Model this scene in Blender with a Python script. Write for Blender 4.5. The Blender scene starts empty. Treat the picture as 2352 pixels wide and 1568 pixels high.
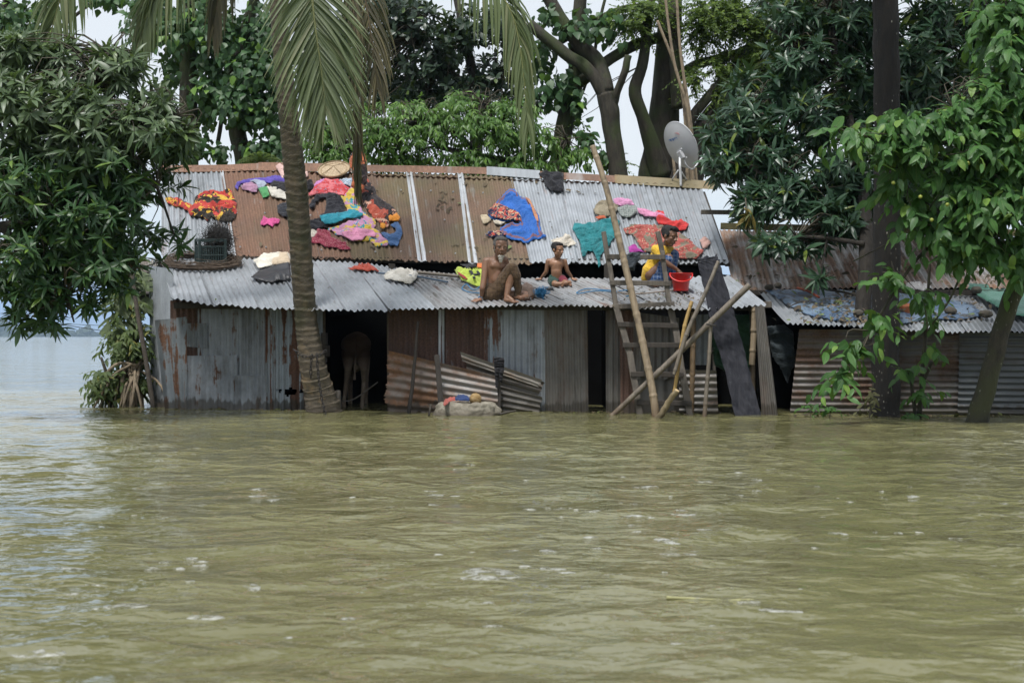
import bpy, bmesh, math, random
import numpy as np
from mathutils import Vector, Matrix, noise as mnoise
from mathutils.geometry import delaunay_2d_cdt

rng = np.random.default_rng(7)
random.seed(7)
SC = bpy.context.scene
COL = SC.collection
R = math.radians

# ---------------------------------------------------------------- camera
CAMZ, HZ, CX, F = 1.09, 772.0, 1176.0, 50 / 36 * 2352.0   # eye height, horizon row, centre column, focal length (2352 px wide)
cam = bpy.data.cameras.new("camera")
cam.lens, cam.sensor_width, cam.sensor_fit = 50, 36, 'HORIZONTAL'
cam.shift_y = -12.0 / 2352.0
cam.clip_start, cam.clip_end = 0.1, 20000
cam.dof.use_dof, cam.dof.focus_distance, cam.dof.aperture_fstop = True, 21.0, 5.0
cam_o = bpy.data.objects.new("camera", cam)
cam_o.location = (0, 0, CAMZ)
cam_o.rotation_euler = (R(90), 0, 0)
COL.objects.link(cam_o)
SC.camera = cam_o

# ---------------------------------------------------------------- sky and sun (overcast daylight)
SUN_EL, SUN_AZ = R(66), R(205)        # azimuth measured from +Y clockwise: high, behind the camera's left shoulder
world = bpy.data.worlds.new("World")
SC.world = world
world.use_nodes = True
wn = world.node_tree
wn.nodes.clear()
def wnode(t, **k):
    n = wn.nodes.new(t)
    for a, b in k.items():
        setattr(n, a, b)
    return n
w_out = wnode('ShaderNodeOutputWorld')
w_mix = wnode('ShaderNodeMixShader')
w_sky = wnode('ShaderNodeTexSky', sky_type='NISHITA', sun_disc=False, sun_elevation=SUN_EL, sun_rotation=SUN_AZ,
              air_density=1.0, dust_density=2.0, ozone_density=1.0)
w_b1 = wnode('ShaderNodeBackground'); w_b1.inputs[1].default_value = 0.10
w_b2 = wnode('ShaderNodeBackground'); w_b2.inputs[1].default_value = 0.67
w_tc = wnode('ShaderNodeTexCoord')
w_sep = wnode('ShaderNodeSeparateXYZ')
w_map = wnode('ShaderNodeMapping'); w_map.inputs['Scale'].default_value = (1.5, 1.5, 5.0)
w_noi = wnode('ShaderNodeTexNoise'); w_noi.inputs['Scale'].default_value = 2.2; w_noi.inputs['Detail'].default_value = 6
w_add = wnode('ShaderNodeMath', operation='MULTIPLY_ADD'); w_add.inputs[1].default_value = 0.04; w_add.inputs[2].default_value = -0.02
w_sum = wnode('ShaderNodeMath', operation='ADD')
w_rmp = wnode('ShaderNodeValToRGB')
els = w_rmp.color_ramp.elements
els[0].position = 0.0; els[0].color = (0.50, 0.68, 0.92, 1)
els[1].position = 0.030; els[1].color = (0.40, 0.62, 0.97, 1)
for p, c in ((0.060, (0.76, 0.88, 1.0, 1)), (0.13, (0.90, 0.95, 1.0, 1)), (1.0, (0.88, 0.93, 1.0, 1))):
    e = els.new(p); e.color = c
wl = wn.links.new
wl(w_tc.outputs['Generated'], w_sep.inputs[0]); wl(w_tc.outputs['Generated'], w_map.inputs[0])
wl(w_map.outputs[0], w_noi.inputs['Vector']); wl(w_noi.outputs[0], w_add.inputs[0])
wl(w_sep.outputs['Z'], w_sum.inputs[0]); wl(w_add.outputs[0], w_sum.inputs[1])
wl(w_sum.outputs[0], w_rmp.inputs[0]); wl(w_rmp.outputs[0], w_b2.inputs[0])
wl(w_sky.outputs[0], w_b1.inputs[0])
w_mix.inputs[0].default_value = 0.86
wl(w_b1.outputs[0], w_mix.inputs[1]); wl(w_b2.outputs[0], w_mix.inputs[2]); wl(w_mix.outputs[0], w_out.inputs[0])

sun = bpy.data.lights.new("sun", 'SUN')
sun.energy, sun.angle, sun.color = 2.7, R(10), (1.0, 0.975, 0.94)
sun_o = bpy.data.objects.new("sun", sun)
sun_o.rotation_euler = Vector((-math.sin(SUN_AZ) * math.cos(SUN_EL), -math.cos(SUN_AZ) * math.cos(SUN_EL), -math.sin(SUN_EL))).to_track_quat('-Z', 'Y').to_euler()
sun_o.location = (0, -5, 30)
COL.objects.link(sun_o)

vs = SC.view_settings
vs.view_transform, vs.look, vs.exposure, vs.gamma, vs.use_curve_mapping = 'Standard', 'None', 0.58, 1.0, False
SC.cycles.use_denoising = True
SC.cycles.use_adaptive_sampling, SC.cycles.adaptive_threshold = True, 0.02
SC.cycles.max_bounces, SC.cycles.diffuse_bounces, SC.cycles.glossy_bounces = 4, 2, 2
SC.cycles.transmission_bounces, SC.cycles.transparent_max_bounces, SC.cycles.volume_bounces = 3, 4, 0
SC.cycles.caustics_reflective = SC.cycles.caustics_refractive = False

# ---------------------------------------------------------------- helpers
def P(px, py, Y):
    """The place at depth Y (metres from the camera) that the photo shows at pixel px, py of a 2352 px wide frame."""
    return Vector(((px - CX) / F * Y, Y, CAMZ - (py - HZ) / F * Y))

def S(px, Y):
    """Length in metres of px pixels at depth Y."""
    return px / F * Y

class Plane:
    def __init__(s, a, b, c):
        s.o = a
        s.n = (b - a).cross(c - a).normalized()
        if s.n.z < 0:
            s.n = -s.n
    def at(s, px, py, lift=0.0):
        d = Vector(((px - CX) / F, 1.0, -(py - HZ) / F))
        c0 = Vector((0, 0, CAMZ))
        t = s.n.dot(s.o - c0) / s.n.dot(d)
        return c0 + d * t + s.n * lift

def tag(o, label, cat, group=None):
    o['label'] = label
    o['category'] = cat
    if group:
        o['group'] = group
    return o

def thing(name, label, cat, loc=(0, 0, 0), group=None):
    o = bpy.data.objects.new(name, None)
    o.empty_display_size = 0.2
    o.location = loc
    COL.objects.link(o)
    return tag(o, label, cat, group)

def link(name, me, parent=None):
    o = bpy.data.objects.new(name, me)
    COL.objects.link(o)
    if parent is not None:
        o.parent = parent
        if parent.type == 'EMPTY':
            o.matrix_parent_inverse = Matrix.Translation(-Vector(parent.location))
    return o

def mesh_np(name, V, Fc, mat, smooth=True, uv=None):
    """numpy verts (n,3) and faces (m,3|4) to a mesh"""
    V = np.asarray(V, dtype=np.float32).reshape(-1, 3)
    Fc = np.asarray(Fc, dtype=np.int32)
    me = bpy.data.meshes.new(name)
    k = Fc.shape[1]
    me.vertices.add(len(V)); me.vertices.foreach_set('co', V.ravel())
    me.loops.add(Fc.size); me.loops.foreach_set('vertex_index', Fc.ravel())
    me.polygons.add(len(Fc))
    me.polygons.foreach_set('loop_start', np.arange(0, Fc.size, k, dtype=np.int32))
    me.polygons.foreach_set('loop_total', np.full(len(Fc), k, dtype=np.int32))
    me.polygons.foreach_set('use_smooth', np.full(len(Fc), smooth))
    if uv is not None:
        l = me.uv_layers.new(name='UVMap')
        l.data.foreach_set('uv', np.asarray(uv, dtype=np.float32)[Fc.ravel()].ravel())
    me.update(calc_edges=True)
    me.validate()
    if mat is not None:
        me.materials.append(mat)
    return me

def mesh_py(name, V, Fc, mat, smooth=False):
    me = bpy.data.meshes.new(name)
    me.from_pydata([tuple(v) for v in V], [], Fc)
    if smooth:
        me.polygons.foreach_set('use_smooth', [True] * len(me.polygons))
    me.update()
    if mat is not None:
        me.materials.append(mat)
    return me

def obj_np(name, V, Fc, mat, parent=None, smooth=True, uv=None):
    return link(name, mesh_np(name, V, Fc, mat, smooth, uv), parent)

def obj_py(name, V, Fc, mat, parent=None, smooth=False):
    return link(name, mesh_py(name, V, Fc, mat, smooth), parent)

def smoothstep(a, b, x):
    t = np.clip((x - a) / (b - a), 0, 1)
    return t * t * (3 - 2 * t)

def spline(pts, n):
    """Catmull-Rom through pts (k,d), n samples"""
    p = np.asarray([tuple(q) for q in pts], dtype=float)
    if len(p) == 2:
        t = np.linspace(0, 1, n)[:, None]
        return p[0] * (1 - t) + p[1] * t
    q = np.vstack([2 * p[0] - p[1], p, 2 * p[-1] - p[-2]])
    s = np.linspace(0, len(p) - 1 - 1e-9, n)
    i = s.astype(int); t = (s - i)[:, None]
    a, b, c, d = q[i], q[i + 1], q[i + 2], q[i + 3]
    return 0.5 * (2 * b + (c - a) * t + (2 * a - 5 * b + 4 * c - d) * t * t + (3 * b - a - 3 * c + d) * t ** 3)

def tube_data(path, radii, seg=10, bump=None, cap=True):
    """path (n,3), radii (n,) -> verts, quads (closed ends by collapsed rings)"""
    path = np.asarray(path, float); n = len(path)
    radii = np.broadcast_to(np.asarray(radii, float), (n,)).copy()
    T = np.gradient(path, axis=0); T /= np.linalg.norm(T, axis=1)[:, None] + 1e-12
    ref = np.array([0, 1, 0.0]) if abs(T[0][1]) < 0.9 else np.array([1.0, 0, 0])
    U = np.zeros_like(T); u = ref - T[0] * ref.dot(T[0]); u /= np.linalg.norm(u); U[0] = u
    for i in range(1, n):
        u = U[i - 1] - T[i] * U[i - 1].dot(T[i]); u /= np.linalg.norm(u) + 1e-12; U[i] = u
    W = np.cross(T, U)
    a = np.linspace(0, 2 * np.pi, seg, endpoint=False)
    rr = radii[:, None] * np.ones(seg)
    if bump is not None:
        rr = rr * bump(np.arange(n)[:, None], a[None, :])
    V = path[:, None, :] + rr[:, :, None] * (np.cos(a)[None, :, None] * U[:, None, :] + np.sin(a)[None, :, None] * W[:, None, :])
    if cap:
        V = np.concatenate([np.repeat(path[:1, None, :], seg, 1), V, np.repeat(path[-1:, None, :], seg, 1)], 0)
    m = len(V)
    i = np.arange(m - 1)[:, None] * seg; j = np.arange(seg)[None, :]; j2 = (j + 1) % seg
    Q = np.stack([i + j, i + j2, i + seg + j2, i + seg + j], -1).reshape(-1, 4)
    return V.reshape(-1, 3), Q

def tube(name, pts, radii, mat, parent=None, n=24, seg=10, bump=None):
    path = spline(pts, n)
    r = np.interp(np.linspace(0, 1, n), np.linspace(0, 1, len(np.atleast_1d(radii))), np.atleast_1d(radii))
    V, Q = tube_data(path, r, seg, bump)
    return obj_np(name, V, Q, mat, parent)

def join_data(parts):
    Vs, Fs, o = [], [], 0
    for V, Fc in parts:
        Vs.append(np.asarray(V, float)); Fs.append(np.asarray(Fc) + o); o += len(V)
    return np.vstack(Vs), np.vstack(Fs)

def box_data(c, ex, ey, ez):
    """box about c with half-extent vectors ex, ey, ez"""
    c, ex, ey, ez = (np.array(tuple(v), float) for v in (c, ex, ey, ez))
    V = [c + a * ex + b * ey + d * ez for a in (-1, 1) for b in (-1, 1) for d in (-1, 1)]
    Q = [(0, 1, 3, 2), (4, 6, 7, 5), (0, 4, 5, 1), (2, 3, 7, 6), (0, 2, 6, 4), (1, 5, 7, 3)]
    return np.array(V), np.array(Q)

def bevel_box(name, c, ex, ey, ez, mat, parent=None, bev=0.006, wob=0.0):
    V, Q = box_data(c, ex, ey, ez)
    me = bpy.data.meshes.new(name)
    bm = bmesh.new()
    vs_ = [bm.verts.new(v) for v in V]
    for q in Q:
        bm.faces.new([vs_[k] for k in q])
    bmesh.ops.recalc_face_normals(bm, faces=bm.faces)
    bmesh.ops.bevel(bm, geom=bm.edges[:], offset=bev, segments=1, affect='EDGES')
    if wob:
        bmesh.ops.subdivide_edges(bm, edges=[e for e in bm.edges if e.calc_length() > 0.12], cuts=5, use_grid_fill=True)
        for v in bm.verts:
            v.co += mnoise.noise_vector(v.co * 3.1) * wob
    bm.to_mesh(me); bm.free()
    me.materials.append(mat)
    return link(name, me, parent)

def board(name, a, b, w, t, mat, parent=None, side=None, bev=0.005, wob=0.0):
    """a sawn board from a to b: w wide (along side), t thick"""
    a, b = Vector(a), Vector(b)
    d = (b - a); L = d.length; d /= L
    side = Vector(side) if side is not None else Vector((1, 0, 0))
    side = (side - d * side.dot(d)).normalized()
    nn = d.cross(side)
    return bevel_box(name, (a + b) / 2, d * L / 2, side * w / 2, nn * t / 2, mat, parent, bev, wob)

# ---------------------------------------------------------------- material helpers
class MT:
    """a small builder round one material's node tree"""
    def __init__(s, name):
        s.m = bpy.data.materials.new(name)
        s.m.use_nodes = True
        s.t = s.m.node_tree
        s.b = s.t.nodes['Principled BSDF']
        s.out = s.t.nodes['Material Output']
    def n(s, typ, ins=None, **pr):
        nd = s.t.nodes.new(typ)
        for k, v in pr.items():
            setattr(nd, k, v)
        for k, v in (ins or {}).items():
            s.put(nd.inputs[k], v)
        return nd
    def put(s, sock, v):
        if isinstance(v, bpy.types.NodeSocket):
            s.t.links.new(v, sock)
        elif isinstance(v, bpy.types.Node):
            s.t.links.new(v.outputs[0], sock)
        else:
            if isinstance(v, tuple) and len(v) == 3 and sock.type == 'RGBA':
                v = v + (1,)
            sock.default_value = v
    def math(s, op, a, b=0.0, c=0.0):
        return s.n('ShaderNodeMath', {0: a, 1: b, 2: c}, operation=op).outputs[0]
    def mix(s, f, a, b, blend='MIX'):
        nd = s.n('ShaderNodeMix', data_type='RGBA', blend_type=blend)
        s.put(nd.inputs['Factor'], f); s.put(nd.inputs[6], a); s.put(nd.inputs[7], b)
        return nd.outputs[2]
    def ramp(s, f, *stops):
        nd = s.n('ShaderNodeValToRGB', {0: f})
        e = nd.color_ramp.elements
        e[0].position, e[1].position = stops[0][0], stops[-1][0]
        cc = lambda c: (c, c, c, 1) if not isinstance(c, tuple) else c + (1,)
        e[0].color, e[1].color = cc(stops[0][1]), cc(stops[-1][1])
        for p, c in stops[1:-1]:
            x = e.new(p); x.color = cc(c)
        return nd.outputs[0]
    def coord(s, kind='Object', scale=(1, 1, 1), loc=None, rot=None):
        tc = s.n('ShaderNodeTexCoord').outputs[kind]
        mp = s.n('ShaderNodeMapping', {0: tc, 'Scale': scale})
        if loc is not None:
            s.put(mp.inputs['Location'], loc)
        if rot is not None:
            s.put(mp.inputs['Rotation'], rot)
        return mp.outputs[0]
    def noise(s, vec, scale, detail=4, rough=0.55, dist=0.0):
        return s.n('ShaderNodeTexNoise', {'Vector': vec, 'Scale': scale, 'Detail': detail, 'Roughness': rough, 'Distortion': dist}).outputs[0]
    def vor(s, vec, scale, feature='F1', out=0):
        return s.n('ShaderNodeTexVoronoi', {'Vector': vec, 'Scale': scale}, feature=feature).outputs[out]
    def bump(s, h, strength=0.3, dist=0.01):
        s.put(s.b.inputs['Normal'], s.n('ShaderNodeBump', {'Height': h, 'Strength': strength, 'Distance': dist}).outputs[0])
    def set(s, **k):
        for a, v in k.items():
            s.put(s.b.inputs[a.replace('_', ' ')], v)
        return s
    def rnd(s):
        return s.n('ShaderNodeObjectInfo').outputs['Random']
    def rvec(s, amt=37.0):
        """a per-object shift for texture coordinates"""
        r = s.rnd()
        c = s.n('ShaderNodeCombineXYZ', {0: s.math('MULTIPLY', r, amt), 1: s.math('MULTIPLY', r, amt * 1.7), 2: s.math('MULTIPLY', r, amt * 0.6)})
        return c.outputs[0]

def tin(name, clean=(.40, .43, .46), rust=(.17, .085, .052), amt=0.3, streak=1.0, dirt=0.3, dirtcol=(.055, .05, .042), metal=0.35, mould=0.0, edge=0.07, wet=0.0):
    k = MT(name)
    uv = k.coord('UV', loc=k.rvec())
    st = k.coord('UV', scale=(5.0 * streak + 1.0, 0.55, 1), loc=k.rvec())
    n1 = k.noise(st, 1.3, 6, 0.62)
    n2 = k.noise(uv, 3.2, 7, 0.65)
    n3 = k.noise(uv, 38, 3, 0.6)
    f0 = k.math('ADD', k.math('MULTIPLY', n1, 0.62), k.math('MULTIPLY', n2, 0.38))
    th = 0.5 + (0.5 - amt) * 0.42
    fr = k.ramp(f0, (max(0, th - edge), 0.0), (th + edge, 1.0))
    cl = k.mix(k.ramp(n2, (.3, .0), (.7, 1.0)), tuple(c * .78 for c in clean), tuple(min(1, c * 1.15) for c in clean))
    cl = k.mix(k.math('MULTIPLY', k.ramp(n3, (.55, 0.0), (.75, 1.0)), .35), cl, tuple(c * .55 for c in clean))
    ru = k.mix(k.ramp(n3, (.35, 0.0), (.7, 1.0)), tuple(c * .72 for c in rust), tuple(min(1, c * 1.3) for c in rust))
    ru = k.mix(k.math('MULTIPLY', k.ramp(k.noise(uv, 1.7, 4), (.45, 0.0), (.65, 1.0)), .6), ru, (rust[0] * .62, rust[1] * .7, rust[2] * .8))
    col = k.mix(fr, cl, ru)
    fd = k.math('MULTIPLY', k.ramp(k.noise(k.coord('UV', scale=(3, .8, 1), loc=k.rvec(91.0)), 1.6, 6, .6), (.5, 0.0), (.72, 1.0)), dirt)
    col = k.mix(fd, col, dirtcol)
    if mould:
        fm = k.math('MULTIPLY', k.ramp(k.noise(uv, .9, 5, .6), (.45, 0.0), (.62, 1.0)), mould)
        col = k.mix(fm, col, (.11, .115, .045))
    # mud line just above the flood
    ob = k.n('ShaderNodeNewGeometry').outputs['Position']
    sx = k.n('ShaderNodeSeparateXYZ', {0: ob})
    lvl = k.math('MULTIPLY_ADD', k.noise(k.coord('Object', scale=(7, 7, 1)), 1.5, 4), .34, -.08)
    fw = k.ramp(k.math('SUBTRACT', k.math('ADD', lvl, .06), sx.outputs['Z']), (.0, 0.0), (.04, .8))
    col = k.mix(fw, col, (.05, .043, .033))
    rr = k.rnd()
    hs = k.n('ShaderNodeHueSaturation', {'Color': col, 'Value': k.math('MULTIPLY_ADD', rr, .22, .89)})
    k.set(Base_Color=hs.outputs[0], Roughness=k.mix(fr, (.42, .42, .42), (.85, .85, .85)),
          Metallic=k.math('MULTIPLY', k.math('SUBTRACT', 1.0, fr), metal))
    k.bump(k.math('ADD', k.math('MULTIPLY', n3, .5), n2), .25, .006)
    return k.m

def wood(name, c1, c2, scale=6.0, axis='Z', rough=.8, wetz=0.25):
    k = MT(name)
    sc = {'Z': (14, 14, 1.1), 'X': (1.1, 14, 14)}[axis]
    v = k.coord('Object', scale=sc, loc=k.rvec())
    n1 = k.noise(v, scale * .35, 6, .65, .6)
    n2 = k.noise(k.coord('Object', loc=k.rvec()), 5.0, 4)
    col = k.mix(k.ramp(n1, (.32, 0.0), (.68, 1.0)), c1, c2)
    col = k.mix(k.math('MULTIPLY', k.ramp(n2, (.5, 0.0), (.7, 1.0)), .6), col, tuple(c * .45 for c in c1))
    z = k.n('ShaderNodeSeparateXYZ', {0: k.n('ShaderNodeNewGeometry').outputs['Position']}).outputs['Z']
    col = k.mix(k.ramp(z, (.0, .75), (wetz, 0.0)), col, tuple(c * .35 for c in c1))
    k.set(Base_Color=col, Roughness=rough)
    k.bump(n1, .5, .006)
    return k.m

def plain(name, col, rough=.7, var=.25, scale=8.0, metal=0.0, bump=.15, spec=None):
    k = MT(name)
    n1 = k.noise(k.coord('Object', loc=k.rvec()), scale, 5, .6)
    c = k.mix(k.ramp(n1, (.3, 0.0), (.7, 1.0)), tuple(x * (1 - var) for x in col), tuple(min(1, x * (1 + var * .7)) for x in col))
    k.set(Base_Color=c, Roughness=rough, Metallic=metal)
    if spec is not None:
        k.set(Specular_IOR_Level=spec)
    if bump:
        k.bump(n1, bump, .01)
    return k.m
# ================================================================ THE SETTING: water, far shore
def wave_z(X, Y):
    """height of the flood's small waves"""
    Z = np.zeros_like(X)
    r = np.random.default_rng(3)
    wx = .35 * np.sin(X * .9 + Y * .4) + .3 * np.sin(X * .37 - Y * .8 + 1.3)
    for _ in range(34):
        lam = float(np.exp(r.uniform(np.log(.22), np.log(2.6))))
        a = r.normal(1.45, .8)
        kx, ky = np.cos(a), np.sin(a)
        ph = (X * kx + Y * ky + wx * r.uniform(.3, 1)) * 2 * np.pi / lam + r.uniform(0, 6.28)
        amp = .0030 * lam ** .55
        env = .55 + .45 * np.sin(X * r.uniform(.2, .7) + Y * r.uniform(.1, .5) + r.uniform(0, 6))
        Z += amp * env * (np.sin(ph) + .25 * np.sin(2 * ph))
    edge = np.minimum(np.minimum(smoothstep(-16, -14, X), smoothstep(16, 14, X)), np.minimum(smoothstep(1, 1.6, Y), smoothstep(30, 27, Y)))
    return Z * edge

def build_water():
    k = MT('flood_water')
    pos = k.n('ShaderNodeNewGeometry').outputs['Position']
    silt = k.noise(pos, .22, 4, .6)
    col = k.mix(k.ramp(silt, (.35, 0.0), (.68, 1.0)), (.128, .123, .056), (.170, .163, .080))
    k.set(Base_Color=col, Roughness=.06, IOR=1.333)
    m1 = k.n('ShaderNodeMapping', {0: pos, 'Scale': (1.0, 1.25, 1.0), 'Rotation': (0, 0, .25)}).outputs[0]
    w1 = k.noise(m1, 3.0, 2, .5, .3)
    w2 = k.noise(m1, 8.5, 2, .5, .5)
    w3 = k.noise(m1, .8, 2, .5)
    w4 = k.noise(m1, 21.0, 2, .5, .3)
    gust = k.ramp(k.noise(pos, .45, 3, .55), (.36, .35), (.66, 1.15))
    h = k.math('ADD', k.math('ADD', k.math('MULTIPLY', w1, .75), k.math('MULTIPLY', w2, .22)), k.math('ADD', k.math('MULTIPLY', w3, .4), k.math('MULTIPLY', w4, .02)))
    h = k.math('MULTIPLY', h, gust)
    k.bump(h, .9, .092)
    # near sheet with real waves; the far sheet carries on to the horizon
    xs = np.arange(-16, 16.01, .072)
    ys = [1.0]
    while ys[-1] < 30:
        ys.append(ys[-1] + .014 + .0034 * ys[-1])
    ys = np.array(ys)
    X, Y = np.meshgrid(xs, ys)
    Z = wave_z(X, Y)
    V = np.stack([X, Y, Z], -1).reshape(-1, 3)
    nr, nc = X.shape
    i = np.arange(nr - 1)[:, None] * nc + np.arange(nc - 1)[None, :]
    Q = np.stack([i, i + 1, i + nc + 1, i + nc], -1).reshape(-1, 4)
    # frame of far cells round the near sheet
    B = [-6000, -16, 16, 6000]; C = [-60, 1, ys[-1], 9000]
    cells, extra = [], []
    for a in range(3):
        for b in range(3):
            if a == 1 and b == 1:
                continue
            o = len(V) + len(extra)
            extra += [(B[a], C[b], 0), (B[a + 1], C[b], 0), (B[a + 1], C[b + 1], 0), (B[a], C[b + 1], 0)]
            cells.append((o, o + 1, o + 2, o + 3))
    o = obj_np('water', np.vstack([V, extra]), np.vstack([Q, cells]), k.m)
    o['kind'] = 'structure'
build_water()

M_FARWOOD = plain('far_foliage', (.055, .075, .045), .9, .4, .08, bump=0)
def far_shore():
    """low wooded bank on the far side of the flood"""
    r = np.random.default_rng(11)
    parts = []
    for x0, x1, Y, hmean in ((-1500, 200, 2700, 17.0), (0, 1500, 2800, 17.0)):
        x = x0
        while x < x1:
            w = r.uniform(14, 40); h = hmean * r.uniform(.45, 1.25)
            if x < -920: h *= 2.0
            elif x < -860: h *= 1.4
            elif x < -815: h *= .7
            nu, nv = 14, 7
            th = np.linspace(0, 2 * np.pi, nu, endpoint=False); ph = np.linspace(0, np.pi / 2, nv)
            TH, PH = np.meshgrid(th, ph)
            rad = 1 + .22 * r.normal(size=TH.shape)
            V = np.stack([x + w * .62 * np.cos(TH) * np.cos(PH) * rad, Y + 9 * np.sin(TH) * np.cos(PH) * rad, -1 + (h + 1) * np.sin(PH) * (1 + .12 * r.normal(size=TH.shape)) ], -1).reshape(-1, 3)
            i = np.arange(nv - 1)[:, None] * nu; j = np.arange(nu)[None, :]; j2 = (j + 1) % nu
            parts.append((V, np.stack([i + j, i + j2, i + nu + j2, i + nu + j], -1).reshape(-1, 4)))
            x += w * r.uniform(.5, 1.0)
    V, Q = join_data(parts)
    o = obj_np('far_shore_woods', V, Q, M_FARWOOD, smooth=False)
    o['kind'] = 'stuff'
    tag(o, 'hazy blue line of woods along the far shore', 'woods')
far_shore()

# ================================================================ TIN MATERIALS
T_GREY = tin('tin_grey', (.36, .385, .41), amt=.16, dirt=.35)
T_NEW = tin('tin_new', (.40, .425, .45), amt=.07, dirt=.24, metal=.45)
T_RUST = tin('tin_rust', (.30, .30, .30), (.170, .094, .062), amt=.86, dirt=.22, mould=.12)
T_RUSTG = tin('tin_rust_mossy', (.28, .28, .27), (.145, .092, .062), amt=.84, dirt=.25, mould=.40)
T_MIX = tin('tin_streaked', (.21, .235, .25), (.14, .07, .04), amt=.45, dirt=.5, edge=.018, metal=.2)
T_WALL = tin('tin_wall', (.255, .275, .295), (.13, .07, .045), amt=.30, dirt=.7, edge=.02, metal=.2)
T_WALLR = tin('tin_wall_rust', (.25, .26, .27), (.115, .065, .048), amt=.80, dirt=.35, edge=.03)
T_DIRTY = tin('tin_wall_dirty', (.15, .14, .125), (.11, .075, .055), amt=.35, dirt=.75, metal=.1)
T_STRIP = tin('tin_strip', (.50, .52, .54), amt=.14, dirt=.25, edge=.03)
T_WALLS = tin('tin_rust_streaks', (.30, .335, .36), (.15, .075, .048), amt=.47, dirt=.1, edge=.012, streak=1.6)
T_SHED = tin('tin_shed', (.42, .41, .40), (.25, .150, .098), amt=.56, dirt=.25, mould=.1)
T_LOWR = tin('tin_lower_dirty', (.34, .345, .35), (.12, .075, .06), amt=.30, dirt=.85, dirtcol=(.09, .078, .066))

W_DARK = wood('weathered_dark_wood', (.032, .027, .022), (.065, .054, .044))
W_GREY = wood('weathered_grey_wood', (.075, .064, .052), (.150, .130, .106))
W_POST = wood('post_wood', (.10, .075, .05), (.17, .135, .095))
M_BLACK = plain('interior_shade', (.006, .006, .006), 1.0, .3, 3.0, bump=0, spec=0.0)  # near-black paints the interior shade onto the inner walls

# ================================================================ CORRUGATED SHEETS
def corr(name, TL, TR, BR, BL, mat, parent, ncorr=10, amp=.010, rows=8, nrm=None, lift=0.0, sag=.006, ragged=0.0, seed=0, mask=None, curl=None):
    """one corrugated sheet; ridges run from the T edge to the B edge"""
    TL, TR, BR, BL = (np.array(tuple(v), float) for v in (TL, TR, BR, BL))
    ncorr = max(1.0, ncorr * .84); amp *= 1.18
    n = np.cross(BR - TL, TR - BL) if nrm is None else np.array(tuple(nrm), float)
    n /= np.linalg.norm(n)
    if nrm is None and n[1] > 0:
        n = -n
    per = 8
    nu, nv = int(ncorr * per) + 1, rows + 1
    u = np.linspace(0, 1, nu); v = np.linspace(0, 1, nv)
    U, Vv = np.meshgrid(u, v)
    r = np.random.default_rng(seed + int(abs(TL[0] * 997 + TL[2] * 131)) % 9973)
    v2 = Vv.copy()
    if ragged:
        j = np.repeat(r.uniform(-1, 1, int(ncorr) + 2), per)[:nu] * ragged + .4 * ragged * r.uniform(-1, 1, nu)
        v2 = v2 + j[None, :] * Vv ** 3
    Pt = (1 - U)[..., None] * (1 - v2)[..., None] * TL + U[..., None] * (1 - v2)[..., None] * TR + U[..., None] * v2[..., None] * BR + (1 - U)[..., None] * v2[..., None] * BL
    ph = r.uniform(0, 6, 4)
    wav = sag * (np.sin(Vv * 4.1 + ph[0] + U * 1.3) + .6 * np.sin(U * 5.2 + ph[1] + Vv * 2)) + .25 * amp * np.sin(Vv * 23 + ph[2] + U * 9)
    off = lift + amp * np.cos(2 * np.pi * U * ncorr) + wav
    if curl is not None:
        off = off + curl(U, Vv)
    Pt = Pt + off[..., None] * n
    i = np.arange(nv - 1)[:, None] * nu + np.arange(nu - 1)[None, :]
    Q = np.stack([i, i + 1, i + nu + 1, i + nu], -1)
    if mask is not None:
        uc = (U[:-1, :-1] + U[1:, 1:]) / 2; vc = (Vv[:-1, :-1] + Vv[1:, 1:]) / 2
        Q = Q[mask(uc, vc)]
    Q = Q.reshape(-1, 4)
    w = np.linalg.norm(TR - TL); l = np.linalg.norm(BL - TL)
    uv = np.stack([U * w, Vv * l], -1).reshape(-1, 2)
    return obj_np(name, Pt.reshape(-1, 3), Q, mat, parent, True, uv)

def Yw(px):
    """depth of the house's front wall along the picture"""
    return 21.4 - 1.2 * (px - 350) / 1435

LOW = Plane(P(391, 684, Yw(391) - .35), P(1758, 701, Yw(1758) - .35), P(1000, 623.5, 21.98))
UPE = lambda px: Yw(px) + 1.95
UPL = Plane(P(373, 590, UPE(373)), P(1674, 602, UPE(1674)), P(372, 395, 25.65))

house = thing('tin_house', 'flooded corrugated tin house with rusty upper roof and grey lean-to', 'house', (-1.0, 21, 0))

def ev(tab, x):
    return float(np.interp(x, [a for a, _ in tab], [b for _, b in tab]))

RIDGE = [(372, 397), (419, 397), (517, 396), (600, 392), (807, 396), (946, 398), (1123, 402), (1225, 410), (1413, 421), (1640, 436)]
UEAVE = [(365, 591), (574, 587), (717, 592), (961, 600), (1084, 605), (1217, 605), (1319, 604), (1450, 606), (1674, 602)]
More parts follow.
